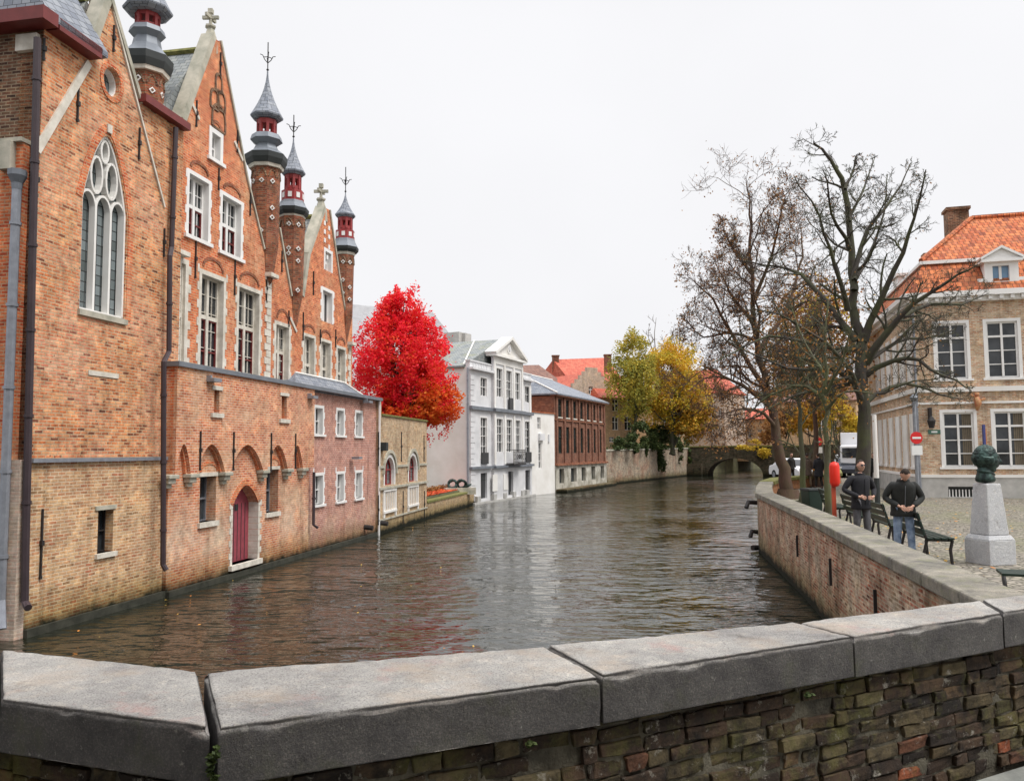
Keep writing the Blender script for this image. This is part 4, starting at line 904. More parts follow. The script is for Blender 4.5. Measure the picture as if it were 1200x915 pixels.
# dormer boxes belong to the long grey roof behind
gb = thing('grey_roofed_block', 'big plain building with a long pale grey roof behind the red tree', 'building', (-12, 66, .82))
B0 = Wall((-14.5, 60), (-1.5, 82)); za, zb = 15.2, 9.0
q = MB(); q.wbox(B0, 0, B0.L, .82, zb, -14, 0); q.build('wall', M['white_wall'], gb)
sl0 = 0; s1_ = B0.sz(507, 366, -7)[0]
c = [B0.pt(-1, zb, .5), B0.pt(B0.L, zb-.4, .5), B0.pt(B0.L, zb-.4, -14.5), B0.pt(-1, zb, -14.5), B0.pt(-1, PD(414, 343, B0.pt(-1, 0, -7).y).z, -7), B0.pt(s1_+3, 15.2, -7)]
e1 = B0.pt(s1_, 0, -7)
c[5] = Vector((e1.x, e1.y, PD(507, 366, e1.y).z)); q = MB(); q.add(c, [(0, 1, 5, 4), (2, 3, 4, 5), (3, 0, 4), (1, 2, 5), (3, 2, 1, 0)]); q.build('grey_roof', M['slate_pale'], gb)
q = MB(); pq = PD(533, 399, 71); q.box(pq, (1.6, 1.2, 1.3), rz=-.5); pq2 = PD(541, 398, 71); q.box(pq2+Vector((.2, 0, 0)), (.9, 1.0, 1.0), rz=-.5); q.build('dormer', M['plinth_grey'], gb)
# garden sculpture of loops
sl_ = thing('garden_sculpture', 'green bronze sculpture of curled loops on the garden wall beside the mansion', 'sculpture', PD(537, 573, 50.5))
bp = PD(537, 573, 50.5)
q = MB()
for dx, r_, tl in ((-.35, .26, .4), (.22, .26, -.5)):
    q.tube([bp+Vector((dx+r_*math.cos(k*math.pi/6), r_*.8*math.sin(k*math.pi/6)*math.sin(tl)*1.5, .3+r_*.95*math.sin(k*math.pi/6))) for k in range(13)], [.11, .09, .08, .1, .12, .1, .08, .07, .09, .12, .12, .1, .11], 8)
q.tube([bp+Vector((.4, 0, .15)), bp+Vector((.62, 0, .22)), bp+Vector((.82, .02, .3))], [.14, .10, .03], 8)
m, t, b = newmat('bronze'); p = worldpos(t); L(t, mix(t, (.010, .018, .017), (.065, .12, .105), noi(t, p, 7, 8, .75, .42, .66)), b.inputs['Base Color']); b.inputs['Metallic'].default_value = .5; b.inputs['Roughness'].default_value = .5; M['bronze'] = m
q.build('loops', M['bronze'], sl_, smooth=True)
q = MB(); q.box(bp+Vector((.1, 0, -.12)), (1.9, .6, .42), rz=.3); q.build('base', M['stone_old'], sl_)
# ---- low white wing
LW = Wall(Hh.pt(HL+.02, 0), P(650.5, 577.3, 0)); lw = thing('low_white_wing', 'low whitewashed wing with narrow windows, between mansion and brown brick block', 'building', LW.pt(0, 0))
zlw = LW.sz(635, 484)[1]; hl = []
r = LW.rect(629.5, 633.5, 489, 503); hl.append(window(lw, LW, r, 0, .15, 2, (.5,), .04, 'white_paint', panes=2))
r = LW.rect(631, 634.5, 519, 549); hl.append(window(lw, LW, r, 0, .15, 1, (.3, .6), .05, 'white_paint', panes=4))
q = MB(); q.poly(LW, rectp(0, LW.L, -.5, zlw), hl, 0, depth=.3); q.wbox(LW, 0, LW.L, .5, zlw-.01, -7, -.3); q.build('wall', M['white_wall'], lw)
q = MB(); q.wbox(LW, -.0, LW.L+.06, zlw, zlw+.08, -7, .08); q.build('wall_coping', M['red_trim'] if 0 else M['tile_orange'], lw)
q = MB(); r = LW.rect(630.5, 636, 508, 516); q.wbox(LW, r[0], r[1], r[2], r[3], 0, .2); r = LW.rect(642, 643.5, 509, 518); q.wbox(LW, r[0], r[1], r[2], r[3], 0, .1); q.build('wall_box', M['grey_stucco'], lw)
# ---- brown brick block
K = Wall(LW.pt(LW.L+.03, 0), P(710.5, 568.3, 0)); bk = thing('brick_block', 'brown brick canal building with two rows of tall windows over a crumbling basement', 'building', K.pt(0, 0))
hk = []; xs = [(649.5, 655.5), (659.5, 665), (668, 673), (678, 682.5), (686.3, 690.3), (694, 697.8), (700.8, 705)]
f_ = lambda x: (x-650)/60
zk1, zk0 = K.sz(660, 468)[1], K.sz(660, 489)[1]; zm1, zm0 = K.sz(660, 500)[1], K.sz(660, 531)[1]; zl_ = K.sz(670, 543)[1]; zkt = K.sz(652, 464)[1]
for i in range(7):
    s0 = K.L*(i+.5)/7-.42; s0 = .62+i*(K.L-1.3)/7
    for z0, z1 in ((zk0, zk1), (zm0, zm1)):
        r = (s0, s0+1.2, z0, z1); hk.append(window(bk, K, r, 0, .14, 2, (.6,), .04, 'green_trim', panes=2, sill=.1 if z0 == zk0 else None))
q = MB(); q.poly(K, rectp(0, K.L, zl_-.1, zkt), hk, 0, depth=.4); q.wbox(K, .0, K.L, .5, zkt-.01, -9, -.4); q.build('wall', M['brick_far'], bk)
hb = []
for i in range(5):
    s0 = .9+i*3.0; r = (s0, s0+(1.2 if i != 1 else 1.6), .7, 1.9); hb.append(rectp(*r)); g = MB(); g.wbox(K, r[0], r[1], r[2], r[3], -.3, -.22); g.build('basement_opening', M['dark_trim'], bk)
q = MB(); q.poly(K, rectp(0.0, K.L, -.5, zl_-.103), hb, .06, depth=.45)
M['decayed'] = plain('decayed', (.20, .18, .13), .95, scale=1.3, col2=(.62, .60, .53), bmp=.4); q.build('basement_wall', M['decayed'], bk)
q = MB(); q.wbox(K, .0, K.L, zl_-.12, zl_+.05, .0, .25); q.wbox(K, 0, K.L, zk0-.30, zk0-.2, -.01, .1); q.wbox(K, -.1, K.L+.1, zkt-.02, zkt+.18, -.3, .3); q.build('cornice', M['brick_turret'], bk)
q = MB()
for i in range(8): s0 = .45+i*(K.L-1.0)/7; q.wbox(K, s0-.2, s0+.2, zl_+.05, zkt-.02, -.01, .10)
q.build('pilaster', M['brick_far'], bk)
q = MB(); q.wbox(K, 0, K.L+.2, -.4, .28, .1, 1.0); q.build('water_ledge', M['stone_wall'], bk)
zrk = 3.4+(527.5-436)*71/950
q = roofprism(K, -.2, K.L+.3, .35, -9.3, zkt+.2, (2.2, -4.4, zrk), (K.L-3.0, -4.4, zrk)); q.build('slate_roof', M['slate_pale' if 0 else 'slate'], bk)
q = MB(); q.tube([K.pt(-.2, zkt+.24, .35), K.pt(2.2, zrk+.04, -4.4)], .06, 5); q.tube([K.pt(2.2, zrk+.04, -4.4), K.pt(K.L-3, zrk+.04, -4.4)], .06, 5); q.build('lead_flashing', M['white_wall'], bk)
# ---- terrace wall with ivy
TW = Wall(K.pt(K.L+.02, 0), P(809, 557.3, 0)); tw = thing('terrace_wall', 'long old stone retaining wall below the orange trees', 'wall', TW.pt(0, 0))
q = MB(); q.poly(TW, [(0, -.5), (TW.L, -.5), (TW.L, 3.55), (0, 3.35)], (), 0, depth=.6); q.build('wall', M['stone_wall'], tw)
q = MB(); q.strip(TW, (0, 3.40), (TW.L, 3.60), .14, -.65, .08); q.build('coping', M['stone_old'], tw)
# ---- leaf clouds
def leafcloud(name, blobs, n, size, mat, parent=None, seed=1, label=None, cull=-.22):
    """blobs: (centre, radii, weight, shell) ; many small leaf quads through the volume"""
    rg = random.Random(seed); W_ = [b_[2] for b_ in blobs]; vs = []; fs = []
    off = rootloc(parent) if parent is not None else Vector((0, 0, 0))
    for b_ in rg.choices(blobs, W_, k=n):
        c, rad = b_[0], b_[1]; sh = b_[3] if len(b_) > 3 else .35
        while True:
            d = Vector((rg.gauss(0, 1), rg.gauss(0, 1), rg.gauss(0, 1)))
            if d.length > .01: break
        d.normalize(); rr = (rg.random()**sh)
        rr *= .78+.44*noise.noise(d*2.1+Vector(c)*.37)
        p = Vector((c[0]+d.x*rad[0]*rr, c[1]+d.y*rad[1]*rr, c[2]+d.z*rad[2]*rr))-off
        if noise.noise((p+off)*.9+Vector((seed, 0, 0))) < cull: continue
        s = size*rg.uniform(.6, 1.4); u = Vector((rg.uniform(-1, 1), rg.uniform(-1, 1), rg.uniform(-.6, .6)))
        u = u.normalized()*s; v_ = u.cross(Vector((rg.uniform(-1, 1), rg.uniform(-1, 1), rg.uniform(-1, 1)))).normalized()*s*.62
        i = len(vs); vs += [tuple(p-u), tuple(p+v_), tuple(p+u), tuple(p-v_)]; fs.append((i, i+1, i+2, i+3))
    me = bpy.data.meshes.new(name); me.from_pydata(vs, [], fs); me.materials.append(mat); me.update()
    o = bpy.data.objects.new(name, me); sc.collection.objects.link(o)
    if parent is not None: o.parent = parent
    if label: o['label'] = label
    return o
def envelope(name, c, rad, n, size, mat, parent, seed, egg=.0, thr=-.08, fr=1.1, shell=.45, rough=.28):
    """a crown as one uneven volume: ragged outline, clumps and gaps from noise"""
    rg = random.Random(seed); vs = []; fs = []; off = rootloc(parent); c = Vector(c); k = 0; sd = Vector((seed*1.7, seed, 0))
    while k < n:
        d = Vector((rg.gauss(0, 1), rg.gauss(0, 1), rg.gauss(0, 1))).normalized()
        lim = 1+rough*(noise.noise(d*1.8+sd)+.55*noise.noise(d*4.5+sd)+.3*noise.noise(d*11+sd))
        rr = rg.random()**shell*lim; w_ = 1-egg*max(0, d.z*rr)
        p = Vector((d.x*rad[0]*rr*w_, d.y*rad[1]*rr*w_, d.z*rad[2]*rr))+c
        dn = noise.noise(p*fr+sd)+.5*noise.noise(p*fr*2.7+sd)
        if dn < thr and rg.random() < .93: k += .12; continue
        k += 1; s = size*rg.uniform(.55, 1.45); u = Vector((rg.uniform(-1, 1), rg.uniform(-1, 1), rg.uniform(-.7, .7))).normalized()*s
        v_ = u.cross(Vector((rg.uniform(-1, 1), rg.uniform(-1, 1), rg.uniform(-1, 1)))).normalized()*s*.62; p = p-off
        i = len(vs); vs += [tuple(p-u), tuple(p+v_), tuple(p+u), tuple(p-v_)]; fs.append((i, i+1, i+2, i+3))
    me = bpy.data.meshes.new(name); me.from_pydata(vs, [], fs); me.materials.append(mat); o = bpy.data.objects.new(name, me); sc.collection.objects.link(o); o.parent = parent; return o
def grow(mb, p, d, r, ln, lv, rg, tips, P_):
    """one branch: bends, then throws side twigs"""
    n = 4 if lv > 0 else 3; pts = [p]; dd = d.copy(); q = p
    for i in range(n):
        dd = (dd+Vector((rg.gauss(0, P_['wig']), rg.gauss(0, P_['wig']), rg.gauss(0, P_['wig'])+P_['up']))).normalized()
        q = q+dd*(ln/n); pts.append(q)
    r1 = r*(.45 if lv else .35); rad = [r+(r1-r)*i/n for i in range(n+1)]
    mb.tube(pts, rad, 6 if r > .05 else (4 if r > .018 else 3), cap=False)
    tips.append(pts[-1])
    if lv == 0: return
    k = P_['kids'][lv-1] if isinstance(P_['kids'], (list, tuple)) else P_['kids']
    for i in range(k):
        f = P_.get('from', .25)+(1-P_.get('from', .25))*(i+rg.random())/k; j = min(n-1, int(f*n)); b_ = pts[j].lerp(pts[j+1], f*n-j)
        ax = (pts[j+1]-pts[j]).normalized(); pr_ = ax.orthogonal().normalized(); pr_ = Matrix.Rotation(rg.uniform(0, 6.283), 3, ax) @ pr_
        nd = (ax*rg.uniform(.5, 1.1)+pr_*rg.uniform(.6, 1.1)).normalized()
        grow(mb, b_, nd, max(P_['rmin'], (r+(r1-r)*f)*P_['rk']), ln*rg.uniform(.45, .75)*(1.1-.35*f), lv-1, rg, tips, P_)
def limb(mb, pts, r0, r1, rg, tips, P_, lv, kids, lnk=.5, f0=.18):
    """hand-placed limb (list of points), then twigs grown along it"""
    pts = [Vector(p) for p in pts]; n = len(pts)-1
    # smooth + jitter
    fine = []
    for i in range(n):
        for k in range(3):
            f = k/3; a_ = pts[max(i-1, 0)]; b_ = pts[i]; c_ = pts[i+1]; d_ = pts[min(i+2, n)]
            fine.append(.5*((2*b_)+(c_-a_)*f+(2*a_-5*b_+4*c_-d_)*f*f+(3*b_-a_-3*c_+d_)*f**3)+Vector((rg.gauss(0, .3), rg.gauss(0, .3), rg.gauss(0, .3)))*min(.12, r0*.8))
    fine.append(pts[-1]); m_ = len(fine)-1; rad = [r0+(r1-r0)*(i/m_)**.6 for i in range(m_+1)]
    mb.tube(fine, rad, 8 if r0 > .12 else 5, cap=False); tips.append(fine[-1])
    tot = sum((fine[i+1]-fine[i]).length for i in range(m_))
    for i in range(kids):
        f = f0+(1-f0)*(i+rg.random())/kids; j = min(m_-1, int(f*m_)); b_ = fine[j]; ax = (fine[j+1]-fine[j]).normalized()
        pr_ = Matrix.Rotation(rg.uniform(0, 6.283), 3, ax) @ ax.orthogonal().normalized(); nd = (ax*rg.uniform(.4, 1)+pr_*rg.uniform(.5, 1)).normalized()
        grow(mb, b_, nd, max(P_['rmin'], rad[j]*.5), tot*lnk*rg.uniform(.35, .75)*(1.15-P_.get('drop', .85)*f), lv, rg, tips, P_)
ivs = []
rgi = random.Random(5)
for x, y, w_, h_ in ((727, 517, 9, 6), (740, 512, 10, 8), (752, 516, 10, 9), (765, 514, 10, 9), (778, 512, 12, 10), (790, 515, 11, 11), (797, 528, 5, 16), (758, 528, 3, 14), (773, 535, 6, 20), (778, 545, 3, 10), (745, 527, 5, 5), (722, 525, 14, 3), (770, 505, 20, 10), (808, 535, 4, 12), (750, 500, 14, 8), (790, 503, 18, 9), (735, 522, 22, 5), (765, 523, 26, 6), (800, 518, 12, 8)):
    sx_, sz_ = TW.sz(x, y, .2); c = TW.pt(sx_, sz_, .15); k = c.y/F; ivs.append(((c.x, c.y, c.z), (w_*k*1.1, .5 if h_ > 12 else 1.2, h_*k*1.1), w_*h_, .5))
iv = leafcloud('ivy', ivs, 20000, .12, M['leaf_green'], seed=3); tag(iv, 'dark green ivy and bushes spilling over the terrace wall below the orange trees', 'ivy')
# ---- far houses behind the terrace
def house(name, label, W, ztop, depth, mat, wins, roof=None, zb=.8, wmat='white_paint', roofmat_='tile_red', ze=None, extra=None, cols=2):
    h_ = thing(name, label, 'house', W.pt(0, zb)); holes = []
    for r in wins: holes.append(window(h_, W, r, 0, .18, cols, (.6,), .07, wmat, sw=.0, panes=0, bar=.07))
    q = MB(); q.poly(W, extra or rectp(0, W.L, zb-.5, ztop), holes, 0, depth=.4); q.wbox(W, 0.0, W.L, zb-.5, min(ztop, ze or ztop)-.02, -depth, -.4); q.build('wall', M[mat], h_)
    if roof: q = roofprism(W, -.2, W.L+.2, .3, -depth-.3, roof[0], roof[1], roof[2]); q.build('roof', M[roofmat_], h_)
    return h_
def WP(x0, d0, x1, d1):       # wall between two photo columns at given distances
    a_, b_ = PD(x0, 520, d0), PD(x1, 520, d1); return Wall(a_, b_)
zy = lambda y, d: PD(720, y, d).z
W1 = WP(673, 104, 738, 109.5); h1 = house('orange_roofed_house', 'large far house with a bright orange roof and two chimneys, behind the brown brick block', W1, zy(455, 104), 9, 'brick_pale', [], (zy(452, 104), (.2, -4.5, zy(421, 108)), (W1.L-.2, -4.5, zy(418, 112))), zb=3.2)
for x, y in ((650, 421), (711, 420)):
    c = PD(x+1, y, 108); q = MB(); q.box(c-Vector((0, 0, .7)), (.9, .9, 2.2)); q.box(c+Vector((0, 0, .45)), (1.05, 1.05, .14)); q.build('chimney', M['brick_far'], h1)
W2 = WP(612, 92, 660, 98); h2 = house('brown_roofed_house', 'far house with a dark brown tiled roof behind the low white wing', W2, zy(448, 93), 8, 'brick_far', [], (zy(446, 93), (0, -4, zy(430, 97)), (W2.L+.5, -4, zy(427, 101))), zb=3.2, roofmat_='tile_brown')
W3 = WP(672, 92, 718, 95); zs_ = zy(455, 94); L3 = W3.L; zt3 = zy(431, 94); nst = 5
out3 = [(0, 2.7), (L3, 2.7), (L3, zs_)]
for i in range(nst):
    f = (i+1)/nst; s_ = L3-(L3/2-.25)*f; z_ = zs_+(zt3-zs_)*(i+1)/nst; out3 += [(L3-(L3/2-.25)*i/nst-(.001 if i else 0), z_)] if 0 else [(L3-(L3/2-.25)*(i)/nst, zs_+(zt3-zs_)*(i)/nst), (L3-(L3/2-.25)*(i)/nst, zs_+(zt3-zs_)*(i+1)/nst)]
right = [(L3-(L3/2-.25)*i/nst, zs_+(zt3-zs_)*j/nst) for i in range(nst) for j in (i, i+1)][1:]
left = [(L3-a, b_) for a, b_ in right][::-1]
out3 = [(0, 2.7), (L3, 2.7)]+right+left+[(0, zs_)]
o3 = []
for p in out3:
    if not o3 or (Vector(p)-Vector(o3[-1])).length > .001: o3.append(p)
h3 = house('stepped_gable_house', 'pale pink stepped gable house rising over the end of the brown brick block', W3, zt3, 8, 'brick_pale', [(W3.rect(690, 695, 453, 462)), (L3*.62, L3*.8, zs_-1.6, zs_-.2)], None, zb=3.2, extra=o3, ze=zs_)
q = roofprism(W3, 0, L3, -.41, -8, zs_-.1, (L3/2, -.41, zt3-.5), (L3/2, -8, zt3-.5), swap=True); q.build('roof', M['tile_red'], h3)
W4 = WP(704, 92, 746, 95); z4 = zy(466, 93)
h4 = house('ochre_house', 'ochre brick house with dark windows half hidden by the orange tree', W4, z4, 8, 'brick_ochre', [W4.rect(717.5, 725, 468, 482), W4.rect(717.5, 725, 488, 504), W4.rect(732, 740, 468, 482), W4.rect(732, 740, 488, 504), W4.rect(714, 720, 512, 518)], (z4, (1, -4, z4+2.6), (W4.L-1, -4, z4+2.6)), zb=3.2)
W9 = WP(742, 118, 800, 116); h9 = house('garden_house', 'dull ochre house far behind the trunks of the orange trees', W9, zy(470, 117), 7, 'brick_ochre', [W9.rect(a_, a_+5, 490, 502) for a_ in (752, 764, 776)], (zy(470, 117), (0, -3.5, zy(458, 120)), (W9.L, -3.5, zy(458, 120))), zb=3.2, roofmat_='tile_brown')
W5 = WP(775, 128, 850, 122); z5 = zy(462, 126)
h5 = house('red_roofed_house', 'far house with a steep red roof showing right of the orange tree', W5, z5, 9, 'brick_pale', [W5.rect(a_, a_+4, y, y+10) for a_ in (824, 833, 842) for y in (480, 500)], (z5, (3.0, -4.5, zy(436, 131)), (7.5, -4.5, zy(436, 131))), zb=3.0, roofmat_='tile_red')
W6 = WP(846, 134, 905, 130); z6 = zy(492, 132)
h6 = house('cream_house', 'low cream house with a red tiled roof seen above the stone bridge', W6, z6, 9, 'brick_ochre', [W6.rect(a_, a_+5, 503, 513) for a_ in (852, 864, 876, 888)], (z6, (0, -4.5, zy(480, 136)), (W6.L, -4.5, zy(480, 136))), zb=2.0)
# ---- stone bridge
Bb = Wall(P(805, 557.5, 0), P(905, 550, 0)-Vector((0, 0, 0))); 
b1_ = Bb.pt(0, 0); Bb = Wall((b1_.x, b1_.y), (b1_.x+14.5, b1_.y-6.2))
br = thing('stone_bridge', 'old dark stone arch bridge with mossy parapet crossing the canal in the distance', 'bridge', Bb.pt(0, 0))
ax0, ax1 = Bb.sz(829, 552)[0], Bb.sz(894, 552)[0]; azt = Bb.sz(862, 537)[1]
q = MB(); z0_, z1_ = Bb.sz(812, 524)[1], Bb.sz(900, 524)[1]
half = [(ax1, -.4)]+[( (ax0+ax1)/2+(ax1-ax0)/2*math.cos(k*math.pi/14), .1+(azt-.1)*math.sin(k*math.pi/14)) for k in range(15)]+[(ax0, -.4)]
q.poly(Bb, [(-3, -.4)]+half[::-1]+[(Bb.L+3, -.4), (Bb.L+3, z1_), (Bb.L/2, z1_+.12), (-3, z0_)], (), 0, depth=4.5); q.build('arch', M['bridge_stone'], br)
q = MB(); q.strip(Bb, (-3, z0_+.06), (Bb.L/2, z1_+.18), .16, -.5, .1); q.strip(Bb, (Bb.L/2, z1_+.18), (Bb.L+3, z1_+.06), .16, -.5, .1); q.build('coping', M['moss'], br)
q = MB(); q.wbox(Bb, -1.5, ax0-.6, -.4, 1.6, .0, .9); q.build('buttress', M['bridge_stone'], br)
# ============================================================ RIGHT BANK
def offs(path, d):
    out = []
    for i, p in enumerate(path):
        a_ = Vector(path[max(i-1, 0)]); b_ = Vector(path[min(i+1, len(path)-1)]); t_ = (b_-a_).normalized(); out.append((p[0]+t_.y*d, p[1]-t_.x*d))
    return out
def refine(path, st):
    out = [path[0]]
    for i in range(len(path)-1):
        a_, b_ = Vector(path[i]), Vector(path[i+1]); n = max(1, int((b_-a_).length/st))
        for k in range(1, n+1): out.append(tuple(a_.lerp(b_, k/n)))
    return out
def ribbon(mb, path, d0, d1, z0, z1, m=0, gap=0, seg=None):
    a_, b_ = offs(path, d0), offs(path, d1)
    for i in range(len(path)-1):
        p = [Vector((*a_[i], 0)), Vector((*a_[i+1], 0)), Vector((*b_[i+1], 0)), Vector((*b_[i], 0))]
        if gap:
            e = (p[1]-p[0]).normalized()*gap; p[0] = p[0]+e; p[3] = p[3]+e; p[1] = p[1]-e; p[2] = p[2]-e
        mb.hexa([(q.x, q.y, z0) for q in (p[0], p[3], p[2], p[1])]+[(q.x, q.y, z1) for q in (p[0], p[3], p[2], p[1])], m)
qw = thing('quay_wall', 'long curving brick quay wall with worn stone coping between canal and square', 'wall', (4.59, 8.38, 0))
q1 = refine(QUAY[:9], 2.0); M['brick_orange'] = brick('brick_orange', [(.5, .2, .09), (.62, .28, .12), (.55, .24, .12)], (.5, .36, .25), wet=False, dirt=.5)
q = MB(); ribbon(q, QUAY[:8], 0, .5, -.8, 1.78); q.build('wall', M['brick_quay'], qw)
q = MB(); ribbon(q, QUAY[7:], 0, .5, -.8, 1.80); q.build('far_wall', M['brick_orange'], qw)
q = MB(); cp_path = refine(QUAY[:8], 1.15); ribbon(q, cp_path, -.06, .54, 1.78, 1.95, gap=.011); q.build('coping', M['coping_quay'], qw, bevel=.025)
q = MB(); ribbon(q, refine(QUAY[7:], 1.4), -.07, .6, 1.80, 1.97, gap=.01); q.build('mossy_coping', M['moss'], qw, bevel=.02)
q = MB()
QW = Wall(QUAY[4], QUAY[2])     # faces of the near reach, for the iron ties and drains
for y_ in (12.0, 15.4, 19.5):
    f = [i for i in range(len(QUAY)-1) if QUAY[i][1] <= y_ < QUAY[i+1][1]][0]; a_, b_ = QUAY[f], QUAY[f+1]; k = (y_-a_[1])/(b_[1]-a_[1]); x_ = a_[0]+(b_[0]-a_[0])*k
    q.box((x_-.02, y_, 1.1), (.05, .04, .5), rz=-.2)
q.build('iron_tie', M['iron'], qw)
q = MB(); q.tube([(8.45, 28.2, .55), (8.2, 28.1, .6), (8.12, 28.05, .4)], .075, 8); q.tube([(8.3, 27.6, .1), (8.0, 27.4, .12)], .09, 8); q.tube([(9.0, 29.8, 1.45), (8.5, 29.5, 1.5), (8.4, 29.4, 1.3)], .08, 8); q.build('outfall_pipe', M['iron'], qw)
# ---- corner house
a15 = R(15); Cx = P(1079, 583, 1.35)
RFt = Wall((Cx.x, Cx.y), (Cx.x+math.cos(a15)*16, Cx.y-math.sin(a15)*16)); RS = Wall((Cx.x+math.sin(a15)*12.5, Cx.y+math.cos(a15)*12.5), (Cx.x, Cx.y))
rh = thing('corner_house', 'pale brick corner house with tall white windows and an orange mansard roof', 'house', Cx)
def fz(x, y): return RFt.sz(x, y)[1]
hr = []; zwb, zwt, zub, zut = fz(1125, 547), fz(1125, 483), fz(1118, 444), fz(1118, 379)
zpl = fz(1110, 556)
zco = fz(1085, 353)
sx0 = RFt.sz(1106, 515)[0]; sx1 = RFt.sz(1144, 515)[0]; wv = sx1-sx0; pitch_ = RFt.sz(1166, 515)[0]-sx0
for i in range(6):
    for z0, z1, k in ((zwb, zwt, 4), (zub, zut, 4)):
        sh_ = 0 if z0 == zwb else -.12
        r = (sx0+i*pitch_+sh_, sx0+i*pitch_+wv+sh_-.06, z0, z1)
        hr.append(window(rh, RFt, r, 0, .14, 2, (.74,), .07, 'white_paint', sw=.12, smat='white_paint', bar=.08, panes=0, sill=.09, gmat='glass'))
        q = MB()
        for f in (.245, .49): q.wbox(RFt, r[0]+.07, r[1]-.07, r[2]+(r[3]-r[2])*f-.018, r[2]+(r[3]-r[2])*f+.018, -.135, -.09)
        w_ = [o for o in rh.children if o.name.startswith('window')][-1]; q.build('glazing_bar', M['white_paint'], w_)
        M.setdefault('curtain', plain('curtain', (.16, .13, .09), .9, scale=5)); q = MB()
        if z0 == zwb:
            for j in range(5): q.wbox(RFt, r[1]-.13-j*.07, r[1]-.075-j*.07, r[2]+.07, r[3]-.07, -.138+.004*(j%2), -.131+.004*(j%2))
            q.build('curtain', M['curtain'], w_)
q = MB(); q.poly(RFt, rectp(0, 16, zpl, zco), hr, 0, depth=.4)
q.wbox(RS, 0, RS.L-.41, 1.0, zco-.005, -.4, 0); q.wbox(RFt, .41, 16, 1.0, zco-.01, -12, -.41); q.build('wall', M['brick_house'], rh)
vent = RFt.rect(1111, 1142, 570, 582)
q = MB(); q.poly(RFt, rectp(-.05, 16, 1.0, zpl-.003), [rectp(*vent)], .05, depth=.4); q.wbox(RS, 0, RS.L-.0, 1.0, zpl-.01, 0, .06); q.build('plinth', M['plinth_grey'], rh)
q = MB(); q.wbox(RFt, vent[0]-.1, vent[1]+.1, vent[2]-.1, vent[3]+.1, -.2, -.12); v_ = q.build('cellar_window', M['dark_trim'], rh); q = MB()
for i in range(8): s = vent[0]+(vent[1]-vent[0])*(i+.5)/8; q.wbox(RFt, s-.02, s+.02, vent[2], vent[3]-.12, -.05, -.02)
q.build('grille', M['white_paint'], v_)
q = MB(); zs1, zs2 = fz(1090, 460), fz(1090, 474)
for z_, h_, o_ in ((zs1, .20, .12), (zs2, .09, .07), (zpl-.12, .12, .08)):
    q.wbox(RFt, -o_, 16, z_, z_+h_, -.01, o_); q.wbox(RS, 0, RS.L+o_-.003, z_+.003, z_+h_-.003, -.01, o_)
q.build('string_course', M['white_wall'], rh)
q = MB(); q.wbox(RFt, -.35, 16, zco+.08, zco+.30, -.3, .42); q.wbox(RFt, -.2, 16, zco-.12, zco+.078, -.3, .22); q.wbox(RS, 0, RS.L+.3, zco+.083, zco+.297, -.3, .42); q.wbox(RS, 0, RS.L+.18, zco-.117, zco+.075, -.3, .22)
for i in range(40): q.wbox(RFt, i*.4, i*.4+.14, zco-.08, zco+.07, .22, .36)
q.build('cornice', M['white_paint'], rh)
# side windows with pale blinds
for (x0, x1) in ((1030.5, 1035), (1037, 1041), (1043.5, 1048.5), (1051, 1057), (1059, 1066), (1068, 1075)):
    s0 = RS.sz(x0, 520)[0]; s1 = RS.sz(x1, 520)[0]; s0 += (s1-s0)*.1; s1 -= (s1-s0)*.1
    for z0, z1 in ((zwb, zwt), (zub, zut)):
        g = MB(); g.wbox(RS, s0, s1, z0, z1, -.01, .035); w_ = g.build('side_window', M['white_wall'], rh)
        g = MB(); g.wbox(RS, s0, s0+.09, z0, z1, .035, .07); g.wbox(RS, s1-.09, s1, z0, z1, .035, .07); g.wbox(RS, s0, s1, z0-.12, z0-.002, -.01, .1); g.build('frame', M['white_paint'], w_)
# mansard roof
ze = zco+.30; z2 = RFt.sz(1115, 309, -.9)[1]; zrr = RFt.sz(1160, 254, -4.2)[1]
def ring(o_f, o_s, z): return RFt.pt(-o_s if 0 else o_s, z, o_f)
q = MB(); t1 = [RFt.pt(-.35, ze, .42), RFt.pt(16, ze, .42), RFt.pt(16, ze, -12.5), RFt.pt(-.35, ze, -12.5)]; t2 = [RFt.pt(.65, z2, -.75), RFt.pt(16, z2, -.75), RFt.pt(16, z2, -11.5), RFt.pt(.65, z2, -11.5)]
q.add(t1+t2, [(0, 1, 5, 4), (1, 2, 6, 5), (2, 3, 7, 6), (3, 0, 4, 7)])
t2b = [p+Vector((0, 0, .1)) for p in (RFt.pt(.55, z2, -.65), RFt.pt(16, z2, -.65), RFt.pt(16, z2, -11.6), RFt.pt(.55, z2, -11.6))]
r0_, r1_ = RFt.pt(3.6, zrr, -4.4), RFt.pt(16, zrr, -4.4); q.add(t2b+[r0_, r1_], [(0, 1, 5, 4), (2, 3, 4, 5), (3, 0, 4), (1, 2, 5), (3, 2, 1, 0)]); q.build('mansard_roof', M['tile_orange'], rh)
q = MB(); q.wbox(RFt, .5, 16, z2-.02, z2+.12, -.85, -.6); q.wbox(RFt, .5, .72, z2-.021, z2+.11, -11, -.86); q.build('roof_curb', M['white_paint'], rh)
q = MB(); q.tube([r0_+Vector((0, 0, .05)), r1_+Vector((0, 0, .05))], .12, 6); q.tube([t2b[0]+Vector((0, 0, .05)), r0_+Vector((0, 0, .05))], .11, 6); q.build('ridge_tile', M['tile_orange'], rh)
q = MB(); cch = PD(1121, 266, 39.5); ztop = PD(1121, 249, 39.5).z; q.box((cch.x, cch.y, ztop-1.3), (.95, .8, 2.9), rz=-a15); q.box((cch.x, cch.y, ztop+.1), (1.1, .95, .14), rz=-a15); q.build('chimney', M['brick_dark'], rh)
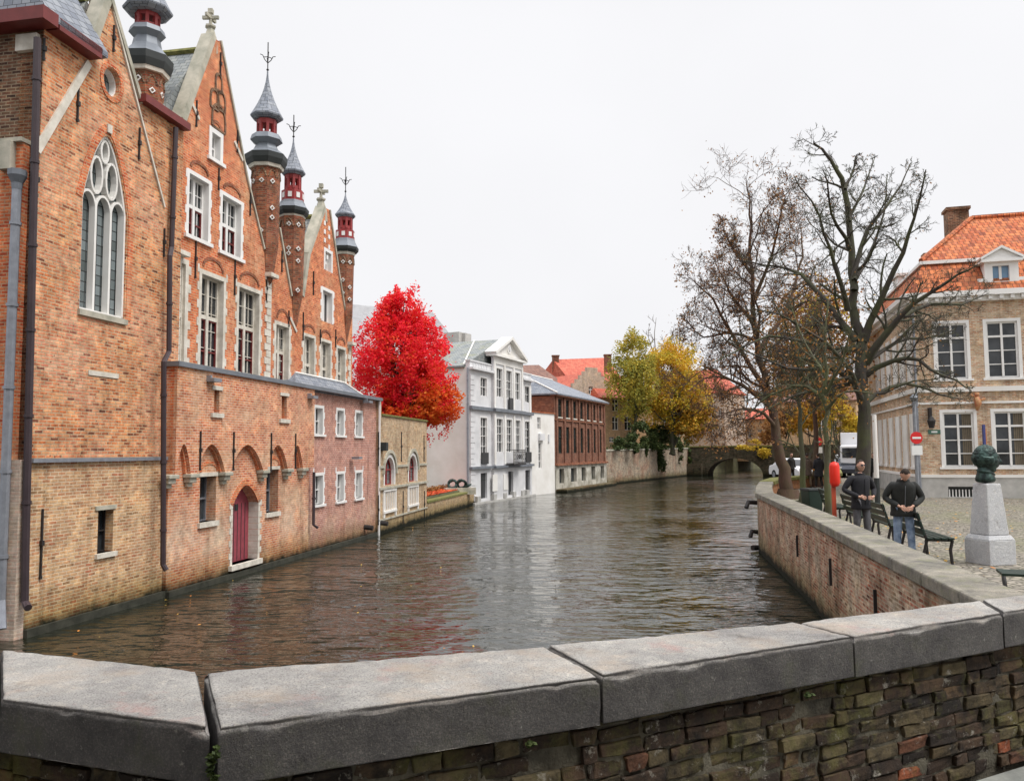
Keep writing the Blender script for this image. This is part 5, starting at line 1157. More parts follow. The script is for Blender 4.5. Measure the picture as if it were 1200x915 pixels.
q = MB(); cch = PD(1090, 300, 38.5); q.box((cch.x, cch.y, cch.z-.5), (.7, .6, 1.2), rz=-a15); q.build('chimney', M['brick_dark'], rh)
q = MB(); cch = PD(1062, 336, 40); q.box((cch.x, cch.y, cch.z-.3), (.95, 1.2, 1.5), rz=-a15); q.box((cch.x, cch.y, cch.z+.5), (1.15, 1.4, .14), rz=-a15); q.build('side_dormer', M['white_paint'], rh)
for k in range(3):
    sd0, sd1 = RFt.sz(1153, 330)[0]+k*4.6, RFt.sz(1193, 330)[0]+k*4.6; zd0, zd1 = ze-.0, fz(1170, 308); sc_ = (sd0+sd1)/2
    dw = (sd0+.30, sd1-.34, zd0+.35, zd1-.15); q = MB(); q.poly(RFt, rectp(sd0, sd1, zd0, zd1), [rectp(*dw)], .15, depth=.2); q.wbox(RFt, sd0+.02, sd1-.02, zd0, zd1-.02, -2.4, -.052)
    q.wbox(RFt, sd0-.25, sd0, zd0, zd0+.5, 0, .12); q.wbox(RFt, sd1, sd1+.25, zd0, zd0+.5, 0, .12)
    q.wbox(RFt, sd0-.14, sd1+.14, zd1, zd1+.12, -2.4, .32); q.poly(RFt, [(sd0-.1, zd1+.12), (sd1+.1, zd1+.12), (sc_, zd1+.55)], (), .22, depth=2.5)
    q.strip(RFt, (sd0-.16, zd1+.15), (sc_+.02, zd1+.62), .09, -.3, .34); q.strip(RFt, (sc_-.02, zd1+.62), (sd1+.16, zd1+.15), .09, -.3, .343)
    d_ = q.build('dormer', M['white_paint'], rh)
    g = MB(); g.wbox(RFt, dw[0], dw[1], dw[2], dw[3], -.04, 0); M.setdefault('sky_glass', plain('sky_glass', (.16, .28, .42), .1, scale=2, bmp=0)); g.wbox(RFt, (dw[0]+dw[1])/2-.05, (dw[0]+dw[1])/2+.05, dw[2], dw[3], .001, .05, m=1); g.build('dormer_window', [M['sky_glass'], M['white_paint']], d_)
q = MB(); s, z = RFt.sz(1089, 492); q.wbox(RFt, s-.05, s+.05, z-.1, z+.5, 0, .3); q.lathe(RFt.pt(s, 0, .35), [(.1, z-.35), (.17, z-.05), (.08, z+.1), (.02, z+.16)], 8); q.build('wall_lantern', M['iron'], rh)
# street name plate
r = RFt.rect(1087.5, 1102, 503.5, 508.5); q = MB(); q.wbox(RFt, r[0], r[1], r[2], r[3], .0, .03); M['sign_green'] = plain('sign_green', (.06, .16, .12), .4); M['sign_white'] = plain('sign_white', (.75, .76, .75), .4, var=.03); M['sign_red'] = plain('sign_red', (.62, .02, .02), .4, var=.05)
np_ = q.build('street_name_plate', M['sign_green'], rh)
q = MB(); q.wbox(RFt, r[0]+.12, r[1]-.12, r[2]+.055, r[3]-.055, .031, .034); q.build('lettering_strip', M['sign_white'], np_)
# small coloured figure and red-blue pole between the windows
s, z = RFt.sz(1143, 471); c = RFt.pt(s, z, .2); q = MB(); q.tube([c+Vector((0, 0, -.35)), c+Vector((.05, 0, -.05)), c+Vector((0, 0, .2))], [.06, .14, .10], 7); q.tube([c+Vector((0, 0, .2)), c+Vector((.02, -.02, .38))], [.08, .09], 7); q.tube([c+Vector((.1, 0, .05)), c+Vector((.35, 0, .12))], .045, 5); q.tube([c+Vector((0, 0, .15)), c+Vector((-.25, 0, .3))], .045, 5)
M['terracotta'] = plain('terracotta', (.50, .12, .07), .6, scale=8, col2=(.55, .35, .15)); q.build('wall_figure', M['terracotta'], rh, smooth=True)
s, z = RFt.sz(1151, 512); c = RFt.pt(s, z, .25); q = MB(); q.box(c, (.09, .09, 1.0), m=0); q.box(c+Vector((.075, 0, -.05)), (.05, .07, .8), m=1); M['navy'] = plain('navy', (.05, .06, .20), .5); q.build('flag_holder', [M['navy'], M['terracotta']], rh)
q = MB(); c = P(1083, 578, 1.35); q.lathe(c, [(.22, 1.35), (.24, 1.6), (.2, 1.85), (.1, 1.98), (.02, 2.0)], 10); tag(q.build('corner_stone', M['plinth_grey']), 'rounded grey guard stone at the foot of the corner house', 'guard stone')
pl = [RS.pt(1.0, ze-.2, .15), RS.pt(1.0, 1.6, .15)]; pipe(rh, [tuple(x) for x in pl], .07, 'dark_trim')
pipe(rh, [RFt.pt(-.02, zco-.1, .12), RFt.pt(-.02, 1.6, .12)], .05, 'zinc')
# tall pale pole at the far end of the flank
c = P(1028.5, 590, 1.35); q = MB(); q.lathe(c, [(.10, 1.35), (.10, 2.3)], 10, m=1); q.lathe(c, [(.09, 2.3), (.08, 4.66)], 10); t_ = q.build('white_pole', [M['white_wall'], M['dark_trim']]); tag(t_, 'tall pale pole with a dark foot standing behind the two men', 'pole')
# ---- signs
def road_sign(label, c, H_, zs, rad, plate=True, pr_=.045):
    t_ = thing('no_entry_sign', label, 'road sign', c); q = MB(); q.lathe(c, [(pr_, c[2]), (pr_, c[2]+H_)], 8); q.build('post', M['zinc'], t_)
    q = MB(); q.tube([(c[0], c[1]-.06, zs), (c[0], c[1]-.09, zs)], rad, 20); d_ = q.build('sign_disc', M['sign_red'], t_); q = MB(); q.box((c[0], c[1]-.095, zs), (rad*1.4, .012, rad*.32)); q.build('white_bar', M['sign_white'], d_)
    if plate: q = MB(); q.box((c[0], c[1]-.08, zs-rad-.24), (rad*1.75, .02, .36)); q.build('lower_plate', M['sign_white'], t_); 
    return t_
c = P(1077, 588, 1.35); c.x -= .03; zc = zat(c.x, c.y, 513)
t_ = road_sign('red no entry sign over a white plate, by the corner house', (c.x-.0, c.y, 1.35), zat(c.x, c.y, 466)-1.35, zc, .235, True, .07)
q = MB(); q.lathe(c, [(.09, zat(c.x, c.y, 470)), (.16, zat(c.x, c.y, 466)), (.05, zat(c.x, c.y, 462))], 8); q.build('post_cap', M['lead'], t_)
c = P(960, 566, 1.35); road_sign('small far no entry sign seen between the thin tree trunks', (c.x, c.y, 1.35), zat(c.x, c.y, 513)-1.35, zat(c.x, c.y, 517.5), .26, True)
# ---- bust
c = P(1161, 660, 1.35); k = c.y/F; ar = R(14)
bs = thing('bust_monument', 'green bronze head of a man on a tapering grey stone pedestal on the square', 'monument', c)
q = MB()
def frustum(q, c, w0, w1, z0, z1, rz=0, m=0):
    mt = Matrix.Rotation(rz, 3, 'Z'); q.hexa([Vector((c[0], c[1], 0))+mt @ Vector((a_*w/2, b_*w/2, 0))+Vector((0, 0, z)) for w, z in ((w0, z0), (w1, z1)) for a_, b_ in ((-1, -1), (1, -1), (1, 1), (-1, 1))], m)
frustum(q, c, .56, .56, 1.35, 1.78, ar); frustum(q, c, .56, .47, 1.782, 1.86, ar); q.build('pedestal_base', M['pedestal'], bs, bevel=.012)
q = MB(); frustum(q, c, .44, .31, 1.861, 1.35+92*k, ar); q.build('pedestal_shaft', M['pedestal'], bs, bevel=.02)
def head_mesh(sc_=1, seg=28, rings=20, hair=0, seed=0, ft=1.0):
    vs = []; fs = []; off = []
    for j in range(rings+1):
        th = math.pi*j/rings
        for i in range(seg):
            ph = 2*math.pi*i/seg; d = Vector((math.sin(th)*math.sin(ph), -math.sin(th)*math.cos(ph), math.cos(th)))
            p = Vector((d.x*.076, d.y*.097, d.z*.118)); z = p.z
            if z < 0: p.x *= 1-.28*(-z/.118)**1.2; p.y = p.y*(1-.15*(-z/.118)) + (-.012 if d.y < 0 else -.02)*(-z/.118)
            if d.y < 0:
                g = lambda x0, z0, sx, sz: math.exp(-((p.x-x0)/sx)**2-((z-z0)/sz)**2)
                p.y -= ft*(.026*g(0, -.022, .014, .022)+.012*g(0, .005, .011, .025)+.007*g(0, .034, .05, .012)+.008*g(0, -.056, .025, .009)+.012*g(0, -.095, .025, .018))
                p.y += ft*(.011*g(.031, .012, .017, .011)+.011*g(-.031, .012, .017, .011)+.006*g(0, -.074, .03, .007))
            if abs(abs(d.x)-.98) < .06 and abs(z+.005) < .03: p.x *= 1.16
            if hair:
                hl_ = .030+.06*max(0, -d.y) - .09*max(0, d.y)
                if z > hl_ : p *= 1.045+.05*abs(noise.noise(Vector((d.x*5, d.y*5, d.z*11))+Vector((seed, 0, 0))))*hair+.04*noise.noise(Vector((d.x*9, d.y*9, d.z*22)))*hair
            vs.append(p*sc_)
    for j in range(rings):
        for i in range(seg):
            i2 = (i+1) % seg; fs.append((j*seg+i, (j+1)*seg+i, (j+1)*seg+i2, j*seg+i2))
    return vs, fs
zt = 1.35+92*k; S_ = 1.85; mt = Matrix.Rotation(R(82), 3, 'Z'); q = MB(); hv, hf = head_mesh(S_, 72, 56, hair=1.6, seed=3, ft=1.15)
hc = Vector((c.x+.0, c.y, zt+.70-.118*S_)); hc.z = zt+.42
q.add([hc+mt @ Vector((p.x*1.15, p.y*1.2, p.z*1.16)) for p in hv], hf)
q.tube([(c.x-.02, c.y, zt-.0), (c.x-.02, c.y, zt+.10), (c.x-.03, c.y, zt+.17), (c.x-.04, c.y, zt+.36)], [.165, .175, .12, .10], 20)
q.tube([(c.x+.17, c.y, zt+.14), (c.x-.05, c.y-.17, zt+.21), (c.x-.2, c.y, zt+.24)], [.03, .045, .03], 8)
b_ = q.build('bronze_head', M['bronze'], bs, smooth=True)
md = b_.modifiers.new('s', 'SUBSURF'); md.levels = md.render_levels = 1; tx = bpy.data.textures.new('chisel', 'CLOUDS'); tx.noise_scale = .06; dm = b_.modifiers.new('d', 'DISPLACE'); dm.texture = tx; dm.strength = .006; dm.mid_level = .5
# ---- benches
M['bench_green'] = plain('bench_green', (.012, .028, .02), .45, scale=8)
def bench():
    t_ = thing('park_bench', 'b', 'bench', (0, 0, 0), 'green benches along the quay wall')
    q = MB()
    for i in range(4): q.box((0, -.18+i*.115, .45), (1.6, .095, .035))
    q.build('seat', M['bench_green'], t_, bevel=.006); q = MB(); rt = Matrix.Rotation(R(-14), 3, 'X')
    for i in range(3): q.box((0, .27+i*.035, .56+i*.14), (1.6, .03, .11), rot=rt)
    q.build('backrest', M['bench_green'], t_, bevel=.006)
    for s in (-.7, .7):
        q = MB(); q.tube([(s, -.2, 0), (s, -.18, .25), (s, -.22, .42)], .028, 6); q.tube([(s, .3, 0), (s, .2, .42), (s, .36, .9)], .028, 6); q.tube([(s, -.22, .42), (s, .22, .42)], .028, 6)
        q.build('leg', M['iron'], t_)
    return t_
qd = math.atan2(-.19, .98)   # quay heading
bl = [((7.70, 15.25), 'green bench right behind the man in blue jeans by the quay wall'), ((8.15, 17.6), 'green bench with its back showing between the two men by the quay wall'), ((8.6, 20.1), 'green bench behind the man in the black coat by the quay wall'), ((9.1, 22.9), 'green bench between the red lifebuoy post and the green litter bin')]
bn = bench()
for i, (p_, lb) in enumerate(bl):
    o = bn if i == 0 else dup(bn, (0, 0, 0), 0, lb); o['label'] = lb; o.location = (p_[0], p_[1], 1.35); o.rotation_euler = (0, 0, math.pi/2-.19)
o = dup(bn, (7.0, 10.3, 1.35), R(-22), 'low backless green bench cut off by the right edge near the stone pedestal')
for ch_ in list(o.children):
    if ch_.name.startswith('backrest'): bpy.data.objects.remove(ch_)
    elif ch_.name.startswith('leg'): ch_.scale = (1, 1, .48)

# litter bin, lifebuoy post
c = PD(951, 572, 24.3); zt_ = c.z; t_ = thing('litter_bin', 'square dark green litter bin behind the quay wall beside a thin tree trunk', 'litter bin', (c.x, c.y, 1.35))
q = MB(); frustum(q, c, .40, .46, 1.37, zt_-.06, .2); q.build('bin_body', M['bench_green'], t_, bevel=.02); q = MB(); frustum(q, c, .5, .48, zt_-.058, zt_, .2); q.build('lid', M['dark_trim'], t_, bevel=.01)
c = PD(978, 555, 20.6); t_ = thing('lifebuoy_post', 'upright red lifebuoy case on a red post beside a thin tree trunk', 'lifebuoy post', (c.x, c.y, 1.35)); z0_, z1_ = PD(978, 570, 20.6).z, PD(978, 541, 20.6).z
M['buoy_red'] = plain('buoy_red', (.75, .03, .015), .35, var=.05)
q = MB(); q.box((c.x-.02, c.y+.05, (1.35+z1_-.2)/2), (.09, .06, z1_-.2-1.35)); q.build('post', plain('post_red', (.45, .07, .03), .6), t_)
q = MB(); rr = .125; q.lathe(c, [(.02, z0_-.01), (rr*.75, z0_+.02), (rr, z0_+.1), (rr, z1_-.12), (rr*.8, z1_-.03), (.02, z1_)], 16); q.build('lifebuoy_case', M['buoy_red'], t_, smooth=True)
# ---- vehicles
M['car_white'] = plain('car_white', (.72, .73, .75), .25, var=.02, bmp=0); M['car_dark'] = plain('car_dark', (.03, .035, .05), .2, bmp=0); M['tyre'] = plain('tyre', (.02, .02, .02), .9); M['tail_red'] = plain('tail_red', (.5, .02, .02), .3); M['headlamp'] = plain('headlamp', (.6, .6, .6), .15)
def vehicle(name, label, cat, loc, rz, mat, van=False):
    t_ = thing(name, label, cat, (0, 0, 0)); L_, Wd = (5.0, 1.95) if van else (4.2, 1.74)
    if van: prof = [(-2.5, .35), (-2.5, .95), (-2.35, 1.15), (-1.75, 1.9), (-1.5, 2.25), (2.45, 2.3), (2.5, .35)]
    else: prof = [(-2.1, .32), (-2.12, .62), (-1.95, .78), (-1.15, .92), (-.55, 1.36), (-.1, 1.44), (.9, 1.42), (1.5, 1.0), (2.0, .92), (2.1, .6), (2.08, .32)]
    def ext(q, pf, w0, w1f=None, m=0):
        n = len(pf); vs = []
        for sgn in (-1, 1):
            for (y, z) in pf:
                f = 0 if z < .95 else min(1, (z-.95)/(1.3 if van else .5)); w_ = w0*(1-(.05 if van else .16)*f); vs.append((sgn*w_/2, y, z))
        q.add(vs, [tuple(range(n)), tuple(range(2*n-1, n-1, -1))]+[(i, i+n, (i+1) % n+n, (i+1) % n) for i in range(n)], m)
    q = MB(); ext(q, prof, Wd); q.build('body', mat, t_, bevel=.05)
    g = MB()
    if van: g.hexa([(-.82, -2.33, 1.2), (.82, -2.33, 1.2), (.82, -2.2, 1.2), (-.82, -2.2, 1.2), (-.76, -1.80, 1.86), (.76, -1.80, 1.86), (.76, -1.7, 1.86), (-.76, -1.7, 1.86)])
    else: g.hexa([(-.68, -1.14, .96), (.68, -1.14, .96), (.68, -1.0, .96), (-.68, -1.0, .96), (-.6, -.60, 1.35), (.6, -.60, 1.35), (.6, -.5, 1.35), (-.6, -.5, 1.35)])
    g.build('windscreen', M['glass'], t_)
    if not van:
        g = MB(); g.hexa([(-.66, 1.40, 1.0), (.66, 1.40, 1.0), (.66, 1.53, 1.0), (-.66, 1.53, 1.0), (-.6, .9, 1.36), (.6, .9, 1.36), (.6, 1.0, 1.36), (-.6, 1.0, 1.36)]); g.build('rear_window', M['glass'], t_)
    for sx_ in (-1, 1):
        g = MB(); y0, y1 = (-1.65, -.7) if van else (-.75, .95); zz0, zz1 = (1.2, 1.8) if van else (.97, 1.3)
        g.box((sx_*(Wd/2-(.045 if van else .05)), (y0+y1)/2, (zz0+zz1)/2), (.05, y1-y0, zz1-zz0), rot=Matrix.Rotation(-sx_*.2*(0 if van else 1), 3, 'Y')); g.build('side_window', M['glass'], t_)
        for yy in (-L_*.31, L_*.31):
            g = MB(); g.tube([(sx_*(Wd/2-.2), yy, .32), (sx_*(Wd/2+.01), yy, .32)], .32, 16); w_ = g.build('wheel', M['tyre'], t_); g = MB(); g.tube([(sx_*(Wd/2-.1), yy, .32), (sx_*(Wd/2+.02), yy, .32)], .19, 12); g.build('rim', M['zinc'], w_)
        g = MB(); g.box((sx_*Wd*.36, -L_/2-.0, .72), (.3, .06, .15)); g.build('headlight', M['headlamp'], t_); g = MB(); g.box((sx_*Wd*.4, L_/2, .75), (.2, .05, .18)); g.build('tail_light', M['tail_red'], t_)
    t_.location = loc; t_.rotation_euler = (0, 0, rz); return t_
def gnd(x, y): return P(x, y, 1.35)
vehicle('parked_car', 'white parked car half hidden by the leaning tree trunk and a thin trunk', 'car', gnd(932, 562), R(8), M['car_white'])
vehicle('parked_car', 'white parked car farther back, right of the red lifebuoy case', 'car', gnd(989, 549), R(-20), M['car_white'])
vehicle('parked_car', 'dark car standing in front of the white box truck', 'car', gnd(997, 559), R(-25), M['car_dark'])
tr_ = thing('box_truck', 'white box truck parked behind the large bare tree trunk', 'truck', (0, 0, 0)); q = MB(); q.box((0, .6, 1.95), (2.2, 4.4, 2.5)); q.build('cargo_box', M['car_white'], tr_, bevel=.03)
q = MB(); q.box((0, -2.4, 1.35), (2.0, 1.5, 1.9)); q.build('cab', M['car_white'], tr_, bevel=.12); q = MB(); q.box((0, -3.15, 1.75), (1.7, .05, .7)); q.build('windscreen', M['glass'], tr_)
for sx_ in (-1, 1):
    for yy in (-2.3, 1.7): q = MB(); q.tube([(sx_*.75, yy, .42), (sx_*1.05, yy, .42)], .42, 14); q.build('wheel', M['tyre'], tr_)
    q = MB(); q.box((sx_*.8, -3.16, .75), (.3, .05, .2)); q.build('headlight', M['headlamp'], tr_)
tr_.location = gnd(1008, 558); tr_.rotation_euler = (0, 0, R(-28))
# ---- far wall and street end
FWl = WP(936, 96, 1040, 84); t_ = house('street_end_wall', 'long low dark garden wall closing the square below the orange trees', FWl, 3.4+5*90/950, .6, 'bridge_stone', [], None, zb=1.35); t_['category'] = 'wall'
W7 = WP(902, 120, 1005, 112); t_ = house('street_end_house', 'far brown house mostly hidden behind the orange trees at the end of the square', W7, PD(950, 470, 115).z, 9, 'brick_ochre', [W7.rect(a_, a_+5, 492, 504) for a_ in (915, 930, 945, 960, 975)], (PD(950, 470, 115).z, (1, -4.5, PD(950, 445, 115).z), (W7.L-1, -4.5, PD(950, 445, 115).z)), zb=1.35, roofmat_='tile_brown')
W8 = WP(988, 76, 1060, 66); t_ = house('side_street_house', 'pale house beyond the flank of the corner house', W8, PD(1020, 440, 70).z, 9, 'brick_pale', [], (PD(1020, 438, 70).z, (0, -4.5, PD(1020, 405, 74).z), (W8.L, -4.5, PD(1020, 405, 74).z)), zb=1.35) if 0 else None
# ============================================================ TREES
TP = dict(wig=.19, up=.05, kids=[4, 5, 5], rk=.55, rmin=.006)
def tree(name, label, trunk, r0, limbs, d, seed, mat, twig=1.0, lv=2, kids=9, leaf=None, top_r=.02, group=None, P_=TP, rl=None, base=None):
    """trunk and limbs as photo columns/rows with depth offsets, turned into points round distance d"""
    rg = random.Random(seed); b_ = PD(trunk[0][0], trunk[0][1], d); b_.z = base if base is not None else 1.3
    t_ = thing(name, label, 'tree', b_, group); q = MB(); tips = []
    def pts(l, dd): return [PD(p[0], p[1], d+(p[2] if len(p) > 2 else dd*i/(len(l)-1))) for i, p in enumerate(l)]
    T = pts(trunk, 0); T[0] = b_.copy(); n0 = len(T); T.insert(0, b_-Vector((0, 0, .3)))
    q2 = MB(); limb(q2, T, r0, top_r, rg, tips, P_, lv, kids, .35, .42)
    tk = q2.build('trunk', M[mat], t_, smooth=True)
    q = MB()
    for i, l in enumerate(limbs):
        dd = l[0]; rr = l[1]; limb(q, pts(l[2:], dd), rr, .014, rg, tips, P_, lv, int(kids*1.1), .45)
    if q.v: q.build('limbs', M[mat], t_, smooth=True)
    # root flare
    q = MB(); q.lathe(b_, [(r0*1.55, b_.z-.2), (r0*1.25, b_.z+.1), (r0*1.0, b_.z+.45)], 10, cap=False); q.build('root_flare', M[mat], t_, smooth=True)
    return t_, tips
def tipleaves(t_, tips, n, size, mat, seed, spread=.35):
    rg = random.Random(seed); off = rootloc(t_); vs = []; fs = []
    for _ in range(n):
        p = rg.choice(tips)+Vector((rg.gauss(0, spread), rg.gauss(0, spread), rg.gauss(-.1, spread)))-off; s = size*rg.uniform(.6, 1.4)
        u = Vector((rg.uniform(-1, 1), rg.uniform(-1, 1), rg.uniform(-1, 1))).normalized()*s; v_ = u.cross(Vector((rg.uniform(-1, 1), rg.uniform(-1, 1), rg.uniform(-1, 1)))).normalized()*s*.6
        i = len(vs); vs += [tuple(p-u), tuple(p+v_), tuple(p+u), tuple(p-v_)]; fs.append((i, i+1, i+2, i+3))
    me = bpy.data.meshes.new('leaves'); me.from_pydata(vs, [], fs); me.materials.append(mat); o = bpy.data.objects.new('leaves', me); sc.collection.objects.link(o); o.parent = t_
big = [(1012, 600), (1012, 540), (1012, 480), (1006, 395), (1000, 356, .2), (997, 297, .3), (990, 222, .2), (978, 196, 0), (964, 178, -.1), (954, 166, -.2)]
bl_ = [(-2.0, .11, (994, 364), (977, 313), (961, 254), (931, 207)), (1.5, .12, (999, 340), (1016, 269), (1047, 232), (1067, 192)), (-2.5, .15, (1010, 400), (1047, 321), (1071, 254), (1085, 199)),
       (-2.5, .15, (1014, 424), (1055, 372), (1106, 332), (1146, 310)), (2.5, .13, (1002, 398), (949, 332), (914, 313), (862, 305)), (-1.5, .15, (1008, 458), (977, 431), (925, 431), (860, 405)),
       (2.5, .13, (1018, 415), (1071, 364), (1126, 356), (1158, 344)), (-3, .12, (1014, 440), (1063, 419), (1106, 440), (1140, 455)), (1.5, .10, (1014, 470), (1060, 450), (1100, 462), (1135, 470)),
       (.5, .07, (990, 222), (1000, 200), (1004, 182)), (-1.5, .12, (1004, 410), (960, 405), (900, 395), (835, 425)), (-3.5, .11, (1012, 474), (985, 420), (930, 375), (885, 362)), (3, .10, (1000, 330), (1020, 300), (1035, 250), (1040, 205)),
       (-3, .09, (996, 290), (975, 250), (965, 200)), (2, .08, (994, 260), (1010, 225), (1025, 185)), (3.2, .11, (1010, 430), (1050, 400), (1095, 395), (1120, 385)), (-1, .09, (1006, 450), (960, 455), (915, 470), (880, 490))]
t_, tp_ = tree('bare_tree', 'tall bare tree with thick dark trunk and wide bent limbs before the corner house', big, .34, bl_, 25, 11, 'bark', kids=10, lv=3, P_=dict(TP, drop=.95, kids=[4, 4, 4], rmin=.007, rk=.5))
tipleaves(t_, tp_, 900, .028, M['leaf_rust'], 4, .06)
rb = [(924, 583), (918, 550), (910, 515), (903, 470), (890, 420), (883, 360), (881, 300), (878, 250), (875, 214)]
rl_ = [(-2, .15, (902, 466), (868, 410), (835, 352), (808, 325)), (2, .13, (886, 384), (855, 342), (838, 308)), (-2, .11, (884, 350), (905, 300), (915, 250), (920, 232)), (2, .14, (892, 410), (925, 355), (940, 300), (938, 262)),
       (-2.5, .13, (905, 480), (870, 452), (838, 440), (808, 458)), (2.5, .12, (905, 478), (940, 430), (965, 390)), (1, .1, (882, 320), (858, 290), (845, 262)), (-1.5, .1, (888, 400), (860, 390), (825, 395), (800, 372)), (-3, .11, (908, 500), (885, 480), (850, 485), (822, 500)), (3, .10, (900, 460), (930, 440), (950, 410), (955, 360))]
t_, tp_ = tree('twiggy_tree', 'leaning tree with a dense reddish mesh of twigs beside the canal bend', rb, .42, rl_, 34, 21, 'bark_twig', kids=14, lv=3, P_=dict(TP, drop=.45, wig=.22, kids=[4, 5, 5], rmin=.009, rk=.5))
tipleaves(t_, tp_, 9000, .045, M['leaf_rust'], 5, .16); tipleaves(t_, tp_[-900:], 350, .08, M['leaf_yellow'], 6, .5)
thin = [(939, 604), (939, 560), (939, 500), (938, 450), (935, 400), (930, 350)]
t_, tp_ = tree('slender_tree', 'slender mossy tree trunk beside the green litter bin, left of the two thin trunks', thin, .17, [(1, .07, (938, 462), (915, 430), (890, 400)), (-1, .07, (938, 455), (958, 420), (970, 380)), (1.5, .06, (938, 470), (905, 462), (868, 470)), (-1.5, .06, (938, 440), (925, 390), (905, 350))], 26, 31, 'bark_green', kids=8, lv=2, top_r=.02)
tipleaves(t_, tp_, 900, .045, M['leaf_rust'], 7, .35)
thin = [(970, 615), (970, 570), (969, 500), (968, 450), (965, 400), (970, 350)]
t_, tp_ = tree('slender_tree', 'slender mossy tree trunk directly behind the red lifebuoy post', thin, .165, [(1, .07, (968, 470), (945, 452), (905, 462), (872, 490)), (-1, .07, (968, 460), (985, 430), (1000, 380)), (1.5, .06, (967, 440), (945, 405), (925, 350)), (-1, .06, (969, 478), (990, 460), (1025, 462))], 21.5, 41, 'bark_green', kids=8, lv=2)
tipleaves(t_, tp_, 500, .04, M['leaf_rust'], 8, .3)
mid_ = [(956, 575), (956, 520), (955, 460), (950, 410), (948, 370), (950, 330)]
t_, tp_ = tree('autumn_tree', 'middle distance tree with rusty brown leaves behind the slender trunks', mid_, .26, [(2, .12, (956, 480), (925, 440), (900, 400)), (-2, .12, (956, 470), (985, 430), (1000, 395)), (2, .1, (954, 450), (940, 400), (925, 350)), (-2, .1, (952, 430), (970, 380), (975, 340))], 44, 51, 'bark_twig', kids=9, lv=2, P_=dict(TP, rmin=.012))
tipleaves(t_, tp_, 7000, .09, M['leaf_rust'], 9, .6); tipleaves(t_, tp_, 1500, .09, M['leaf_orange'], 10, .6)
def foltree(name, label, x, yb, d, r0, crown, n, size, mat, seed, base, bark_='bark', extra=None, cull=-.22):
    b_ = PD(x, yb, d); b_.z = base; rg = random.Random(seed); t_ = thing(name, label, 'tree', b_)
    k = d/F; blobs = [((PD(cx_, cy_, d+dz).x, d+dz, PD(cx_, cy_, d+dz).z), (rx_*k, rx_*k*.8, rz_*k), rx_*rz_) for cx_, cy_, dz, rx_, rz_ in crown]
    q = MB(); tips = []; top = max(blobs, key=lambda q_: q_[0][2])[0]
    T = [b_-Vector((0, 0, .3)), b_+Vector((0, 0, 1)), b_.lerp(Vector(top), .5)+Vector((rg.uniform(-.3, .3), 0, 0)), b_.lerp(Vector(top), .92)]
    limb(q, T, r0, .04, rg, tips, dict(TP, rmin=.012), 1, 8, .3); q.build('trunk', M[bark_], t_, smooth=True)
    q = MB()
    for b__ in rg.sample(blobs, min(len(blobs), 14)):
        f = rg.uniform(.25, .6); s = b_.lerp(Vector(top), f); e = Vector(b__[0]); mid__ = s.lerp(e, .5)+Vector((0, 0, -.2)); limb(q, [s, mid__, e+Vector((0, 0, b__[1][2]*.6))], r0*.45, .02, rg, tips, dict(TP, rmin=.012), 1, 7, .5)
    q.build('limbs', M[bark_], t_, smooth=True)
    leafcloud('crown', blobs, n, size, mat, t_, seed, cull=cull)
    if extra: leafcloud('outer_leaves', [((PD(cx_, cy_, d+dz).x, d+dz, PD(cx_, cy_, d+dz).z), (rx_*k, rx_*k*.8, rz_*k), rx_*rz_) for cx_, cy_, dz, rx_, rz_ in extra[0]], extra[1], size, extra[2], t_, seed+1, cull=cull)
    return t_
rgr = random.Random(77); cr_ = []
for i in range(90):    # flame-shaped crown made of many uneven clumps
    f = rgr.random()**.8; yy = 500-f*150; hw_ = 58*(1-abs(f-.28)**1.3*1.15)*(1 if f < .9 else .5); cr_.append((470+rgr.uniform(-1, 1)*hw_, yy, rgr.uniform(-2.2, 2.2)*(1-f*.6), rgr.uniform(8, 19)*(1-f*.35), rgr.uniform(7, 14)*(1-f*.2)))
cr_ += [(462, 352, 0, 9, 13), (458, 345, 0, 5, 10)]
lowc = [(510+rgr.uniform(-26, 26), 475+rgr.uniform(-30, 26), rgr.uniform(-2, 1), rgr.uniform(5, 12), rgr.uniform(4, 8)) for i in range(34)]+[(440+rgr.uniform(-20, 60), 480+rgr.uniform(-15, 15), 0, 14, 10) for i in range(22)]
rt = foltree('red_maple', 'flame red autumn tree behind the canal wing, in front of the white mansion', 470, 560, 45, .2, cr_, 1500, .075, M['leaf_red'], 61, .8)
ce = PD(474, 432, 45); envelope('crown', ce, (3.05, 2.3, 4.2), 46000, .072, M['leaf_red'], rt, 14, egg=.28, thr=.0, fr=1.0, rough=.42)
ce = PD(452, 352, 45); envelope('crown', PD(463, 372, 45), (1.1, 1.1, 1.7), 6000, .07, M['leaf_red'], rt, 15, egg=.4, thr=-.1)
envelope('outer_leaves', PD(505, 472, 44.5), (1.7, 1.6, 1.25), 11000, .075, M['leaf_redlow'], rt, 16, thr=-.1)
envelope('outer_leaves', PD(450, 482, 44.5), (2.3, 1.6, .8), 7000, .075, M['leaf_redlow'], rt, 17, thr=-.1)
def clumps(seed, n, cx, cy, rx, ry, a=7, b=15):
    r_ = random.Random(seed); o = []
    while len(o) < n:
        u, v = r_.uniform(-1, 1), r_.uniform(-1, 1)
        if u*u+v*v < 1: o.append((cx+u*(rx-8), cy+v*(ry-7), r_.uniform(-2.5, 2.5), r_.uniform(a, b), r_.uniform(a*.7, b*.75)))
    return o
t1 = foltree('orange_tree', 'slim autumn tree with thin orange green leaves at the left of the terrace', 743, 530, 90, .35, clumps(5, 26, 742, 440, 27, 42), 1500, .12, M['leaf_olive'], 71, 3.2, 'bark_green')
